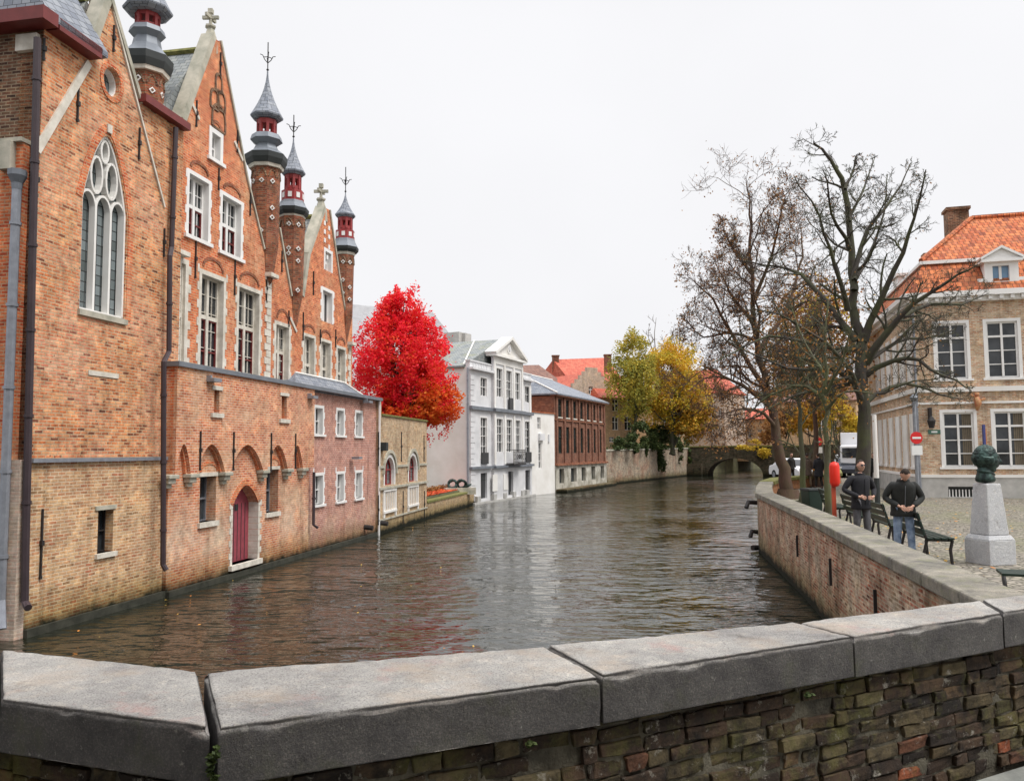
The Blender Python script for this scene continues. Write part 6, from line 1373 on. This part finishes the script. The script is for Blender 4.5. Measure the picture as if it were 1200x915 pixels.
envelope('crown', PD(742, 440, 90), (3.0, 2.8, 5.0), 15000, .12, M['leaf_olive'], t1, 21, egg=.2, thr=.02, fr=.6, rough=.35)
t2 = foltree('orange_tree', 'broad golden orange autumn tree over the dark ivy near the bridge', 788, 530, 93, .4, clumps(6, 30, 790, 458, 44, 48), 1500, .12, M['leaf_orange'], 81, 3.2)
envelope('crown', PD(786, 452, 93), (4.6, 3.8, 5.3), 28000, .12, M['leaf_golden'], t2, 22, egg=.25, thr=-.02, fr=.6, rough=.32)
envelope('crown', PD(812, 492, 93), (2.7, 2.5, 2.2), 9000, .14, M['leaf_orange'], t2, 23, thr=-.16, fr=.6, rough=.35)
for i, (x, y, d, lb) in enumerate(((768, 388, 104, 'bare tree top rising behind the slim orange tree'), (797, 384, 108, 'bare tree top rising behind the broad golden tree'))):
    tree('distant_bare_tree', lb, [(x, 530), (x, 470), (x+3, 430), (x-1, 400), (x+1, 372)], .3, [(0, .12, (x, 450), (x-14, 420), (x-22, 392)), (0, .12, (x+2, 440), (x+16, 410), (x+22, 385)), (0, .1, (x, 420), (x-8, 395), (x-6, 378))], d, 90+i, 'bark_grey', kids=7, lv=1, base=3.2, P_=dict(TP, rmin=.03))
for i, (x, y, d, cr, lb, mt_) in enumerate((
    (948, 540, 84, [(945, 490, 0, 22, 22), (960, 478, 0, 20, 20), (935, 500, 0, 16, 14)], 'orange leaved tree above the far garden wall, behind the slender trunks', 'leaf_orange'),
    (985, 540, 82, [(985, 490, 0, 22, 22), (975, 470, 0, 20, 18), (1000, 500, 0, 16, 16)], 'golden leaved tree above the far garden wall, left of the white truck', 'leaf_yellow'),
    (915, 540, 95, [(912, 500, 0, 20, 16), (925, 490, 0, 20, 20), (900, 512, 0, 14, 10)], 'dull brown leaved tree beyond the bridge end behind the leaning tree', 'leaf_rust'),
    (965, 540, 90, [(965, 460, 0, 24, 24), (950, 450, 0, 20, 18), (985, 455, 0, 20, 18)], 'tall rusty leaved tree rising behind the orange and golden trees', 'leaf_rust'))):
    foltree('street_tree', lb, x, y, d, .28, cr, 4200, .16, M[mt_], 101+i, 1.35)
k = []
for x, y, w_, h_ in ((880, 524, 12, 5), (895, 530, 10, 8), (868, 524, 8, 4), (885, 518, 10, 4)): c = PD(x, y, 102); k.append(((c.x, c.y, c.z), (w_*.107, .6, h_*.107), w_*h_))
tag(leafcloud('creeper', k, 1500, .12, M['leaf_yellow'], seed=12), 'yellow and green creeper hanging on the right end of the stone bridge', 'creeper')
# fallen leaves
def scatter(name, label, region, n, size, mat, seed, z, kind='stuff'):
    rg = random.Random(seed); vs = []; fs = []
    for _ in range(n):
        x, y = region(rg); s = size*rg.uniform(.5, 1.3); a_ = rg.uniform(0, 6.28); zt_ = z+rg.uniform(.004, .02)
        u = Vector((math.cos(a_), math.sin(a_), rg.uniform(-.25, .25)))*s; v_ = Vector((-math.sin(a_), math.cos(a_), rg.uniform(-.25, .25)))*s*.6; p = Vector((x, y, zt_+.25*s))
        i = len(vs); vs += [tuple(p-u), tuple(p+v_), tuple(p+u), tuple(p-v_)]; fs.append((i, i+1, i+2, i+3))
    me = bpy.data.meshes.new(name); me.from_pydata(vs, [], fs); me.materials.append(mat); o = bpy.data.objects.new(name, me); sc.collection.objects.link(o); tag(o, label, name.replace('_', ' ') if 0 else 'leaves', kind=kind)
def qx(y):
    for i in range(len(QUAY)-1):
        if QUAY[i][1] <= y < QUAY[i+1][1]: f = (y-QUAY[i][1])/(QUAY[i+1][1]-QUAY[i][1]); return QUAY[i][0]+f*(QUAY[i+1][0]-QUAY[i][0])
    return 30
def reg(rg):
    y = 8+34*rg.random()**1.3; return qx(y)+.6+rg.random()**1.7*12, y
scatter('fallen_leaves', 'scattered brown and yellow leaves on the cobbles of the square', reg, 1500, .045, M['leaf_fallen'], 1, 1.35)
def reg2(rg):
    f = rg.random(); p = G0.lerp(G1, f); return p.x-G.n.x*(.5+1.3*rg.random()), p.y-G.n.y*(.5+1.3*rg.random())
scatter('fallen_red_leaves', 'carpet of orange red leaves in the garden bed behind the low garden wall', reg2, 5000, .07, M['leaf_fallen_red'], 2, 1.02)
gb_ = MB(); gb_.wbox(G, .1, G.L-.1, .7, 1.0, -2.2, -.42); tag(gb_.build('garden_bed', M['soil']), kind='structure')
hd_ = []
for i in range(9): p = G0.lerp(G1, (i+.5)/9); hd_.append(((p.x-G.n.x*1.9, p.y-G.n.y*1.9, 1.1), (.5, .4, .25), 1))
tag(leafcloud('low_hedge', hd_, 2500, .05, M['leaf_rust'], seed=8), 'low brown hedge at the back of the leafy garden bed', 'hedge')
def reg3(rg):
    y = 14+rg.random()**1.5*30; return -8.6+rg.random()**1.2*11, y
scatter('floating_leaves', 'few pale leaves floating on the dark canal', reg3, 60, .035, M['leaf_fallen'], 3, -.008)
# ============================================================ PEOPLE
def skinned(name, joints, edges, mat, parent, root=0, sub=2, extra=None, smooth=True):
    """joints: (x,y,z,r) ; grown with a Skin modifier, baked to a plain mesh"""
    me = bpy.data.meshes.new(name); me.from_pydata([j[:3] for j in joints], edges, []); o = bpy.data.objects.new(name, me); sc.collection.objects.link(o)
    md = o.modifiers.new('skin', 'SKIN'); md.use_smooth_shade = True; md.branch_smoothing = .4
    sv = me.skin_vertices[0].data
    for i, j in enumerate(joints):
        r_ = j[3]; sv[i].radius = r_ if isinstance(r_, tuple) else (r_, r_)
    sv[root].use_root = True
    s = o.modifiers.new('sub', 'SUBSURF'); s.levels = s.render_levels = sub
    dg = bpy.context.evaluated_depsgraph_get(); dg.update(); nm = bpy.data.meshes.new_from_object(o.evaluated_get(dg)); bpy.data.objects.remove(o)
    vs = [v.co.copy() for v in nm.vertices]; fs = [tuple(p.vertices) for p in nm.polygons]
    if extra:
        for ev, ef in extra: b_ = len(vs); vs += ev; fs += [tuple(i+b_ for i in f) for f in ef]
    bpy.data.meshes.remove(nm); nm = bpy.data.meshes.new(name); nm.from_pydata([tuple(v) for v in vs], [], fs); nm.materials.append(mat); nm.polygons.foreach_set('use_smooth', [True]*len(nm.polygons))
    ob = bpy.data.objects.new(name, nm); sc.collection.objects.link(ob); ob.parent = parent; return ob
M['skin'] = plain('skin', (.52, .30, .22), .5, var=.06, scale=20)
def cloth(n, c, **k): M[n] = plain(n, c, .85, scale=9, var=.3, bmp=.4, **k)
cloth('coat_black', (.016, .016, .02)); cloth('jacket_black', (.025, .027, .026)); cloth('jeans_grey', (.10, .10, .11)); cloth('jeans_blue', (.12, .20, .36), col2=(.32, .42, .58)); cloth('hair_dark', (.03, .02, .015)); cloth('coat_brown', (.10, .07, .055)); cloth('shoe', (.02, .018, .016)); cloth('trousers_tan', (.22, .16, .11))
def person(label, loc, rz, H_=1.8, bend=0, nod=0, arms='waist', coat='coat_black', hem=.80, legs='jeans_grey', stride=.0, glasses=False, hands=True, bulk=1.0):
    t_ = thing('person', label, 'person', (0, 0, 0)); s = H_/1.8
    up = lambda x, y, z: (x*s, (y-math.sin(bend)*(z-1.0)*(1 if z > 1 else 0))*s, (1.0+(z-1.0)*math.cos(bend) if z > 1 else z)*s)
    J = {}
    J['pel'] = (0, 0, 1.0); J['waist'] = (0, 0, 1.12); J['chest'] = (0, 0, 1.34); J['neck0'] = (0, .01, 1.50); J['neck1'] = (0, -.015-.03*math.sin(nod), 1.575)
    for sg, n_ in ((-1, 'R'), (1, 'L')):
        J['sh'+n_] = (sg*.19, .01, 1.45); J['hip'+n_] = (sg*.09, 0, .93); J['kn'+n_] = (sg*.11, -.02-stride*sg*.5, .50); J['an'+n_] = (sg*.125, .02-stride*sg, .09); J['toe'+n_] = (sg*.15, -.14-stride*sg, .035)
        if arms == 'waist': J['el'+n_] = (sg*.36, .06, 1.19); J['wr'+n_] = (sg*.17, -.19, 1.06); hd = Vector((-sg*.9, -.3, -.15)).normalized()
        elif arms == 'zip': J['el'+n_] = (sg*.33, .0, 1.18); J['wr'+n_] = (sg*.12, -.24, 1.04); hd = Vector((-sg*.7, -.4, -.4)).normalized()
        else: J['el'+n_] = (sg*.25, .03, 1.17); J['wr'+n_] = (sg*.26, -.05, .92); hd = Vector((0, -.15, -1)).normalized()
        J['hd'+n_] = hd
    P3 = {k_: (Vector(up(*v)) if not k_.startswith('hd') else v) for k_, v in J.items()}
    R_ = dict(pel=.13, waist=.12, chest=.13, neck0=.07, neck1=.055, shR=.06, shL=.06, elR=.042, elL=.042, wrR=.028, wrL=.028, hipR=.085, hipL=.085, knR=.055, knL=.055, anR=.038, anL=.038, toeR=.03, toeL=.03)
    names = [n for n in P3 if not n.startswith('hd')]; idx = {n: i for i, n in enumerate(names)}; jt = [tuple(P3[n])+(R_[n]*s,) for n in names]
    ed = [('pel', 'waist'), ('waist', 'chest'), ('chest', 'neck0'), ('neck0', 'neck1')]
    for n_ in 'RL': ed += [('chest', 'sh'+n_), ('sh'+n_, 'el'+n_), ('el'+n_, 'wr'+n_), ('pel', 'hip'+n_), ('hip'+n_, 'kn'+n_), ('kn'+n_, 'an'+n_), ('an'+n_, 'toe'+n_)]
    ee = [(idx[a_], idx[b_]) for a_, b_ in ed]
    def add(p, r, par): jt.append((p.x, p.y, p.z, r)); ee.append((par, len(jt)-1)); return len(jt)-1
    if hands:
        for n_, sg in (('R', -1), ('L', 1)):
            w_ = P3['wr'+n_]; h_ = P3['hd'+n_]; sd_ = h_.cross(Vector((0, -1, .2))).normalized(); dn = h_.cross(sd_).normalized()
            palm = add(w_+h_*.06*s, (.036*s, .022*s), idx['wr'+n_])
            for i, ln in enumerate((.070, .080, .075, .058)):
                b_ = add(w_+h_*.085*s+sd_*(i-1.5)*.021*s, .0105*s, palm); m_ = add(w_+h_*(.085+ln*.55)*s+sd_*(i-1.5)*.022*s+dn*.008*s, .0095*s, b_); add(w_+h_*(.085+ln)*s*.97+sd_*(i-1.5)*.021*s+dn*.03*s, .008*s, m_)
            b_ = add(w_+h_*.035*s-sd_*.035*s, .013*s, palm); add(w_+h_*.085*s-sd_*.055*s+dn*.015*s, .010*s, b_)
    hv, hf = head_mesh(s, 28, 20); mt = Matrix.Rotation(nod+bend, 3, 'X'); hc = P3['neck1']+mt @ Vector((0, -.02, .115))*s
    skinned('body', jt, ee, M['skin'], t_, root=0, sub=1, extra=[([hc+mt @ p for p in hv], hf)])
    # hair
    vs, fs = head_mesh(s*1.06, 28, 20); keep = [i for i, p in enumerate(vs) if p.z > (.082*s if p.y < -.045*s else .045*s if p.y < -.02*s else (.01*s if p.y < .02*s else -.055*s))]; ks = set(keep); rm = {i: j for j, i in enumerate(keep)}
    fs = [tuple(rm[i] for i in f) for f in fs if all(i in ks for i in f)]; q = MB(); q.add([hc+mt @ (vs[i]+Vector((0, .004, .006))) for i in keep], fs); q.build('hair', M['hair_dark'], t_, smooth=True)
    if glasses:
        q = MB()
        for sg in (-1, 1): q.box(hc+mt @ Vector((sg*.034, -.098, .014))*s, (.05*s, .012*s, .032*s))
        q.box(hc+mt @ Vector((0, -.103, .02))*s, (.03*s, .01*s, .008*s)); q.build('sunglasses', M['car_dark'], t_)
    # coat
    g = lambda n: P3[n]; c_ = []; e_ = []
    def A_(p, r): c_.append((p.x, p.y, p.z, (r[0]*s*bulk, r[1]*s*bulk) if isinstance(r, tuple) else r*s*bulk)); return len(c_)-1
    i2 = A_(g('chest'), (.15, .11)); i1 = A_(g('waist'), (.12, .10)); e_ += [(i2, i1)]; ml_ = MB(); rg_ = [(hem, .205, .155), (hem+.02, .215, .165), (hem+.09, .20, .155), (1.0, .20, .15), (1.12, .185, .138), (1.24, .20, .148), (1.36, .212, .15), (1.43, .20, .135), (1.475, .15, .11), (1.505, .092, .088), (1.54, .088, .092)]; nn_ = 20; vs_ = []
    for (z_, rx_, ry_) in rg_:
        for k_ in range(nn_):
            an_ = 2*math.pi*k_/nn_; w_ = 1+.09*noise.noise(Vector((math.cos(an_)*2.6, math.sin(an_)*2.6, z_*8+H_))); vs_.append(Vector(up(rx_*bulk*w_*math.cos(an_), ry_*bulk*w_*math.sin(an_), z_)))
    fs_ = [(i*nn_+k_, i*nn_+(k_+1) % nn_, (i+1)*nn_+(k_+1) % nn_, (i+1)*nn_+k_) for i in range(len(rg_)-1) for k_ in range(nn_)]+[tuple(range(nn_-1, -1, -1))]
    for n_ in 'RL':
        a1_ = A_(g('sh'+n_), .082); a2_ = A_(g('el'+n_), .064); a3_ = A_(g('wr'+n_), .047); e_ += [(i2, a1_), (a1_, a2_), (a2_, a3_)]
    skinned('coat', c_, e_, M[coat], t_, root=0, sub=2, extra=[(vs_, fs_)])
    q = MB(); nc = g('neck0'); q.tube([nc+Vector((.085*math.cos(k_*math.pi/6-1.2), .09*math.sin(k_*math.pi/6-1.2)+.01, .02+.02*math.sin(k_*math.pi/6-1.2)))*s for k_ in range(11)], .026*s*bulk, 7); q.build('collar', M[coat], t_, smooth=True)
    if bulk > 1.05 and hands: q = MB(); q.lathe(nc+Vector((0, .1*s, 0)), [(.02, nc.z-.07*s), (.09*s, nc.z-.04*s), (.11*s, nc.z), (.08*s, nc.z+.035*s)], 12); q.build('hood', M[coat], t_, smooth=True)
    if hands:
        q = MB(); pf = [Vector(up(0, -.155*bulk, z_)) for z_ in (hem+.03, 1.0, 1.15, 1.3, 1.42)]; q.tube(pf, .006*s, 5); q.build('zip', M['lead'] if bulk > 1.05 else M[coat], t_)
    c_ = []; e_ = []; i0 = A_(g('pel')-Vector((0, 0, .03)), (.14/bulk, .11/bulk))
    for n_ in 'RL': a1_ = A_(g('hip'+n_), .098/bulk); a2_ = A_(g('kn'+n_), .074/bulk); a3_ = A_(g('an'+n_)-Vector((0, 0, .01)), .062/bulk); e_ += [(i0, a1_), (a1_, a2_), (a2_, a3_)]
    skinned('trousers', c_, e_, M[legs], t_, root=0, sub=2)
    for n_ in 'RL':
        c_ = []; a1_ = A_(g('an'+n_)+Vector((0, .03, -.04)), .045/bulk); a2_ = A_(g('toe'+n_)+Vector((0, .04, .005)), .046/bulk); a3_ = A_(g('toe'+n_)+Vector((0, -.03, 0)), .036/bulk); skinned('shoe', c_, [(0, 1), (1, 2)], M['shoe'], t_, sub=1)
    t_.location = loc; t_.rotation_euler = (0, 0, rz); return t_
c = P(1010, 600, 1.35); d1_ = 17.0; person('man in sunglasses, black coat and grey jeans, hands at his waist', (PD(1009, 590, d1_).x, d1_, 1.35), R(12), 1.80, 0, 0, 'waist', 'coat_black', .80, 'jeans_grey', .04, glasses=True)
d2_ = 14.9; person('man in black jacket and blue jeans looking down at his hands', (PD(1058, 590, d2_).x, d2_, 1.35), R(-14), 1.76, R(16), R(34), 'zip', 'jacket_black', .84, 'jeans_blue', .05, bulk=1.08)
def far(label, x, yb, rz, **k):
    c = P(x, yb, 1.35); person(label, c, rz, **k)
FG = 'distant strollers on the square'
far('stroller in a brown coat and tan trousers walking away, left of the distant pair', 947, 571, R(170), arms='down', coat='coat_brown', hem=.62, legs='trousers_tan', stride=.12, hands=False, bulk=1.1)
far('stroller in a long black coat, right of the distant pair', 960, 572, R(190), arms='down', coat='coat_black', hem=.6, legs='shoe', stride=.1, hands=False, bulk=1.15)
far('distant dark figure beside the white parked car behind the leaning trunk', 928, 566, R(20), arms='down', coat='jacket_black', legs='shoe', hands=False)
far('distant pedestrian in black right behind the shoulder of the man in sunglasses', 1024, 571, R(0), arms='down', coat='jacket_black', legs='shoe', stride=.1, hands=False)
# ============================================================ FOREGROUND: the viewer's own bridge
bp_ = thing('bridge_parapet', 'foreground bridge parapet of dark rough brick under thick grey coping stones', 'parapet', (0, 2.6, 1.92))
ZC = 2.62; TH = .165
near = [P(0, 820, ZC), P(250, 853, ZC), P(705, 792, ZC), P(1000, 746, ZC), P(1175, 718, ZC)]
farr = [P(0, 762, ZC), P(235, 787, ZC), P(640, 757, ZC), P(930, 729, ZC), P(1150, 703, ZC)]
near.insert(0, near[0]+(near[0]-near[1])*3.2); farr.insert(0, farr[0]+(farr[0]-farr[1])*2.6)
e_ = (near[-1]-near[-3]).normalized(); near.append(near[-1]+e_*2.2); farr.append(farr[-1]+(farr[-1]-farr[-3]).normalized()*2.2)
near.append(near[-1]+e_*3.5); farr.append(farr[-1]+e_*3.5)
def slab(a_, b_, c_, d_, zt_, th, name, seed, g0=.005, g1=.005):
    """coping stone: near edge a->b, far edge d->c; subdivided and gently worn"""
    rg = random.Random(seed)
    def lst(L_, st): 
        k_ = max(2, int(L_/st)); return [0, .004/L_, .012/L_, .026/L_]+[.026/L_+(1-.052/L_)*i_/k_ for i_ in range(1, k_)]+[1-.026/L_, 1-.012/L_, 1-.004/L_, 1]
    Lu = (b_-a_).length; UL = lst(Lu, .03 if Lu < 2 else .06); VL = lst((d_-a_).length, .03); WL_ = lst(th, .03); n, m_, hN = len(UL)-1, len(VL)-1, len(WL_)-1; e = (b_-a_).normalized(); a_ = a_+e*g0; b_ = b_-e*g1; d_ = d_+e*g0; c_ = c_-e*g1
    q = MB(); idx = {}; vs = []; fs = []
    def V(i, j, k):
        key = (i, j, k)
        if key not in idx:
            u, v_, w_ = UL[i], VL[j], WL_[k]; p = a_.lerp(b_, u).lerp(d_.lerp(c_, u), v_); z = zt_-th*(1-w_)
            ru = min(u, 1-u)*Lu; rv = min(v_, 1-v_)*(d_-a_).length; rw = (1-w_)*th
            nn = noise.noise(Vector((p.x*3, p.y*3, z*3+seed)))*.004+noise.noise(Vector((p.x*14, p.y*14, z*14)))*.0028+noise.noise(Vector((p.x*45, p.y*45, z*45)))*.0016
            cen = (a_+b_+c_+d_)/4; q_ = Vector((p.x, p.y, z)); cr_ = .011*(1+1.2*max(0, noise.noise(Vector((p.x*9, p.y*9, seed)))+.6*noise.noise(Vector((p.x*30, p.y*30, seed)))*1.0))
            du = max(0, cr_-ru); dv = max(0, cr_-rv); dw = max(0, cr_-rw)
            q_.z -= .75*min(cr_, max(du, dv))*(1 if rw < .02 else 0); inn_ = (cen-q_); inn_.z = 0
            nv = (a_-d_).normalized()*(1 if v_ < .5 else -1); eu = e*(1 if u > .5 else -1)
            q_ -= nv*max(0, .75*dw-rv)
            if j in (0, m_): q_ += nv*nn*1.3
            q_ -= eu*max(0, .75*dw-ru)
            if i in (0, n): q_ += eu*nn*.6
            if k == hN: q_.z += nn
            idx[key] = len(vs); vs.append(q_)
        return idx[key]
    for i in range(n):
        for j in range(m_): fs.append((V(i, j, hN), V(i+1, j, hN), V(i+1, j+1, hN), V(i, j+1, hN))); fs.append((V(i, j+1, 0), V(i+1, j+1, 0), V(i+1, j, 0), V(i, j, 0)))
    for i in range(n):
        for k in range(hN): fs.append((V(i, 0, k), V(i+1, 0, k), V(i+1, 0, k+1), V(i, 0, k+1))); fs.append((V(i, m_, k+1), V(i+1, m_, k+1), V(i+1, m_, k), V(i, m_, k)))
    for j in range(m_):
        for k in range(hN): fs.append((V(0, j, k+1), V(0, j+1, k+1), V(0, j+1, k), V(0, j, k))); fs.append((V(n, j, k), V(n, j+1, k), V(n, j+1, k+1), V(n, j, k+1)))
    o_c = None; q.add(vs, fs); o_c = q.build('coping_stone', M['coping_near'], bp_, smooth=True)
    return o_c
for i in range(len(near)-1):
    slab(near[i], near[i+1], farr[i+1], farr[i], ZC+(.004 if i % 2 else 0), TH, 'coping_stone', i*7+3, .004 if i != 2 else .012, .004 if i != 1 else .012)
# brickwork below: real, uneven bricks
ZB = ZC-TH; GZ = 1.90
M['mortar'] = plain('mortar', (.05, .046, .036), .95, scale=7, col2=(.17, .155, .115), bmp=.8)
m, t, b = newmat('old_brick'); g_ = N(t, 'ShaderNodeNewGeometry'); p = g_.outputs['Position']
col = ramp(t, g_.outputs['Random Per Island'], [(0, (.035, .028, .024)), (.3, (.075, .05, .036)), (.55, (.115, .075, .05)), (.72, (.13, .10, .06)), (.90, (.17, .14, .08)), (.975, (.17, .08, .05)), (1, (.38, .11, .05))])
col = mix(t, col, (.022, .02, .019), mathn(t, 'MULTIPLY', noi(t, p, 6, 9, .75, .42, .62), .9)); col = mix(t, col, (.15, .15, .045), mathn(t, 'MULTIPLY', noi(t, p, 3.5, 9, .75, .5, .66), .6)); col = mix(t, col, (.40, .38, .33), mathn(t, 'MULTIPLY', noi(t, p, 16, 8, .75, .58, .68), .75))
L(t, col, b.inputs['Base Color']); b.inputs['Roughness'].default_value = .95; b.inputs['Specular IOR Level'].default_value = .2; bump(t, b, noi(t, p, 60, 8, .7), .8, .012); M['old_brick'] = m
mf = MB(); core = MB(); bkm = MB(); rg = random.Random(9); ho = []
for i in range(len(near)-1):
    a_, b_ = near[i], near[i+1]; e = (b_-a_); e.z = 0; Ln = e.length; e.normalize(); nv = Vector((e.y, -e.x, 0)); inn = .045
    if i >= 1: pass
    A0_, B0_ = a_-nv*inn, b_-nv*inn
    W_ = Wall((A0_.x, A0_.y), (B0_.x, B0_.y)); fw_ = (farr[i]-near[i]).length-.10
    core.add([W_.pt(s_, z_, o_) for z_ in (-1.0, ZB+.004) for s_, o_ in ((0, -.022), (W_.L, -.022), (W_.L, -.36), (0, -.36))], [(3, 2, 1, 0), (4, 5, 6, 7), (0, 1, 5, 4), (1, 2, 6, 5), (2, 3, 7, 6), (3, 0, 4, 7)])
    nx_ = max(2, int(W_.L/.018)) if i < 5 else 30; nz_ = 30; b0_ = len(mf.v); gv = []
    for jz in range(nz_+1):
        for jx in range(nx_+1):
            ss, zq = W_.L*jx/nx_, GZ+(ZB-GZ)*jz/nz_; pp = W_.pt(ss, zq, 0)
            gv.append(W_.pt(ss, zq, -.021+.014*noise.noise(pp*9)+.008*noise.noise(pp*31)))
    mf.add(gv, [(a*(nx_+1)+c, a*(nx_+1)+c+1, (a+1)*(nx_+1)+c+1, (a+1)*(nx_+1)+c) for a in range(nz_) for c in range(nx_)])
    z = GZ; row = 0
    while z < ZB-.01:
        hh = rg.uniform(.045, .053); 
        if z+hh > ZB: hh = ZB-z-.004
        if hh < .015: break
        s_ = -rg.uniform(0, .1)
        while s_ < W_.L-.02:
            ln = rg.choice((.17, .18, .19, .085, .09, .175)); s1_ = min(s_+ln, W_.L); s0__ = max(s_, 0)
            if s1_-s0__ > .02 and rg.random() > .02:
                o_ = rg.uniform(-.016, .006); j_ = lambda v_: v_+rg.uniform(-.006, .006)
                bkm.hexa([W_.pt(j_(ss), j_(zq), j_(oo)) for zq in (z, z+hh) for ss, oo in ((s0__, o_), (s1_, o_), (s1_, -.05), (s0__, -.05))])
            s_ += ln+rg.uniform(.009, .015)
        z += hh+rg.uniform(.009, .013); row += 1
bo_ = bkm.build('brickwork', M['old_brick'], bp_, bevel=.010)
sb_ = bo_.modifiers.new('s', 'SUBSURF'); sb_.subdivision_type = 'SIMPLE'; sb_.levels = sb_.render_levels = 1
tx2 = bpy.data.textures.new('rough', 'CLOUDS'); tx2.noise_scale = .03; tx2.noise_depth = 3; dm2 = bo_.modifiers.new('d', 'DISPLACE'); dm2.texture = tx2; dm2.texture_coords = 'GLOBAL'; dm2.strength = .022; dm2.mid_level = .5; core.build('mortar_core', M['mortar'], bp_)
mf.build('mortar_face', M['mortar'], bp_, smooth=True)
# moss tuft in the open joint
jp = near[2]; mo = []
for i in range(12): f = i/12; mo.append(((jp.x+rg.uniform(-.010, .014), jp.y-.005+f*.02, ZC-.06-f*.22), (.014, .014, .025), 1))
leafcloud('moss_tuft', mo, 420, .008, M['leaf_green'], bp_, 4)
for x, y in ((622, 868), (260, 893), (945, 812), (262, 905), (255, 870)):
    c = P(x, y, ZB-.01); leafcloud('moss_tuft', [((c.x, c.y-.03, c.z), (.025, .012, .012), 1)], 40, .009, M['leaf_green'], bp_, 5)
# bridge body and pavement underfoot
poly_ = [(near[0].x, near[0].y)]+[(p_.x, p_.y) for p_ in near[2:]]+[(near[-1].x, -3), (near[0].x, -3)]
sheet('bridge_pavement', poly_, GZ, M['pavement'], zb=-.6)

# unseen house added behind the camera; it keeps the low light off the parapet
BH = Wall((9.5, -2.6), (-16, -1.1))
h_ = thing('shading_front', 'unseen dark brick house front added behind the viewer to shade the parapet', 'house', BH.pt(0, GZ)); hl_ = []
for i in range(7):
    for z_ in (3.0, 6.2, 9.6): hl_.append(window(h_, BH, (1.4+i*3.4, 2.7+i*3.4, z_, z_+2.0), 0, .15, 2, (.6,), .06, 'white_paint', sill=.1))
q = MB(); q.poly(BH, rectp(0, BH.L, GZ-.2, 13.5), hl_, 0, depth=.4); q.build('wall', M['brick_dark'], h_)
q = roofprism(BH, -.2, BH.L+.2, .3, -7, 13.5, (0, -3.4, 17), (BH.L, -3.4, 17)); q.build('roof', M['slate'], h_)

GR = dict(slender_tree='slender mossy trees along the quay wall', orange_tree='autumn trees on the terrace', street_tree='autumn trees at the end of the square', distant_bare_tree='bare tree tops beyond the terrace', parked_car='cars parked on the square')
for o in sc.objects:
    k_ = o.name.split('.')[0]
    if o.parent is None and k_ in GR and 'label' in o: o['group'] = GR[k_]
    if o.parent is None and k_ == 'person' and ('stroller' in o['label'] or 'distant' in o['label']): o['group'] = 'distant people on the square'
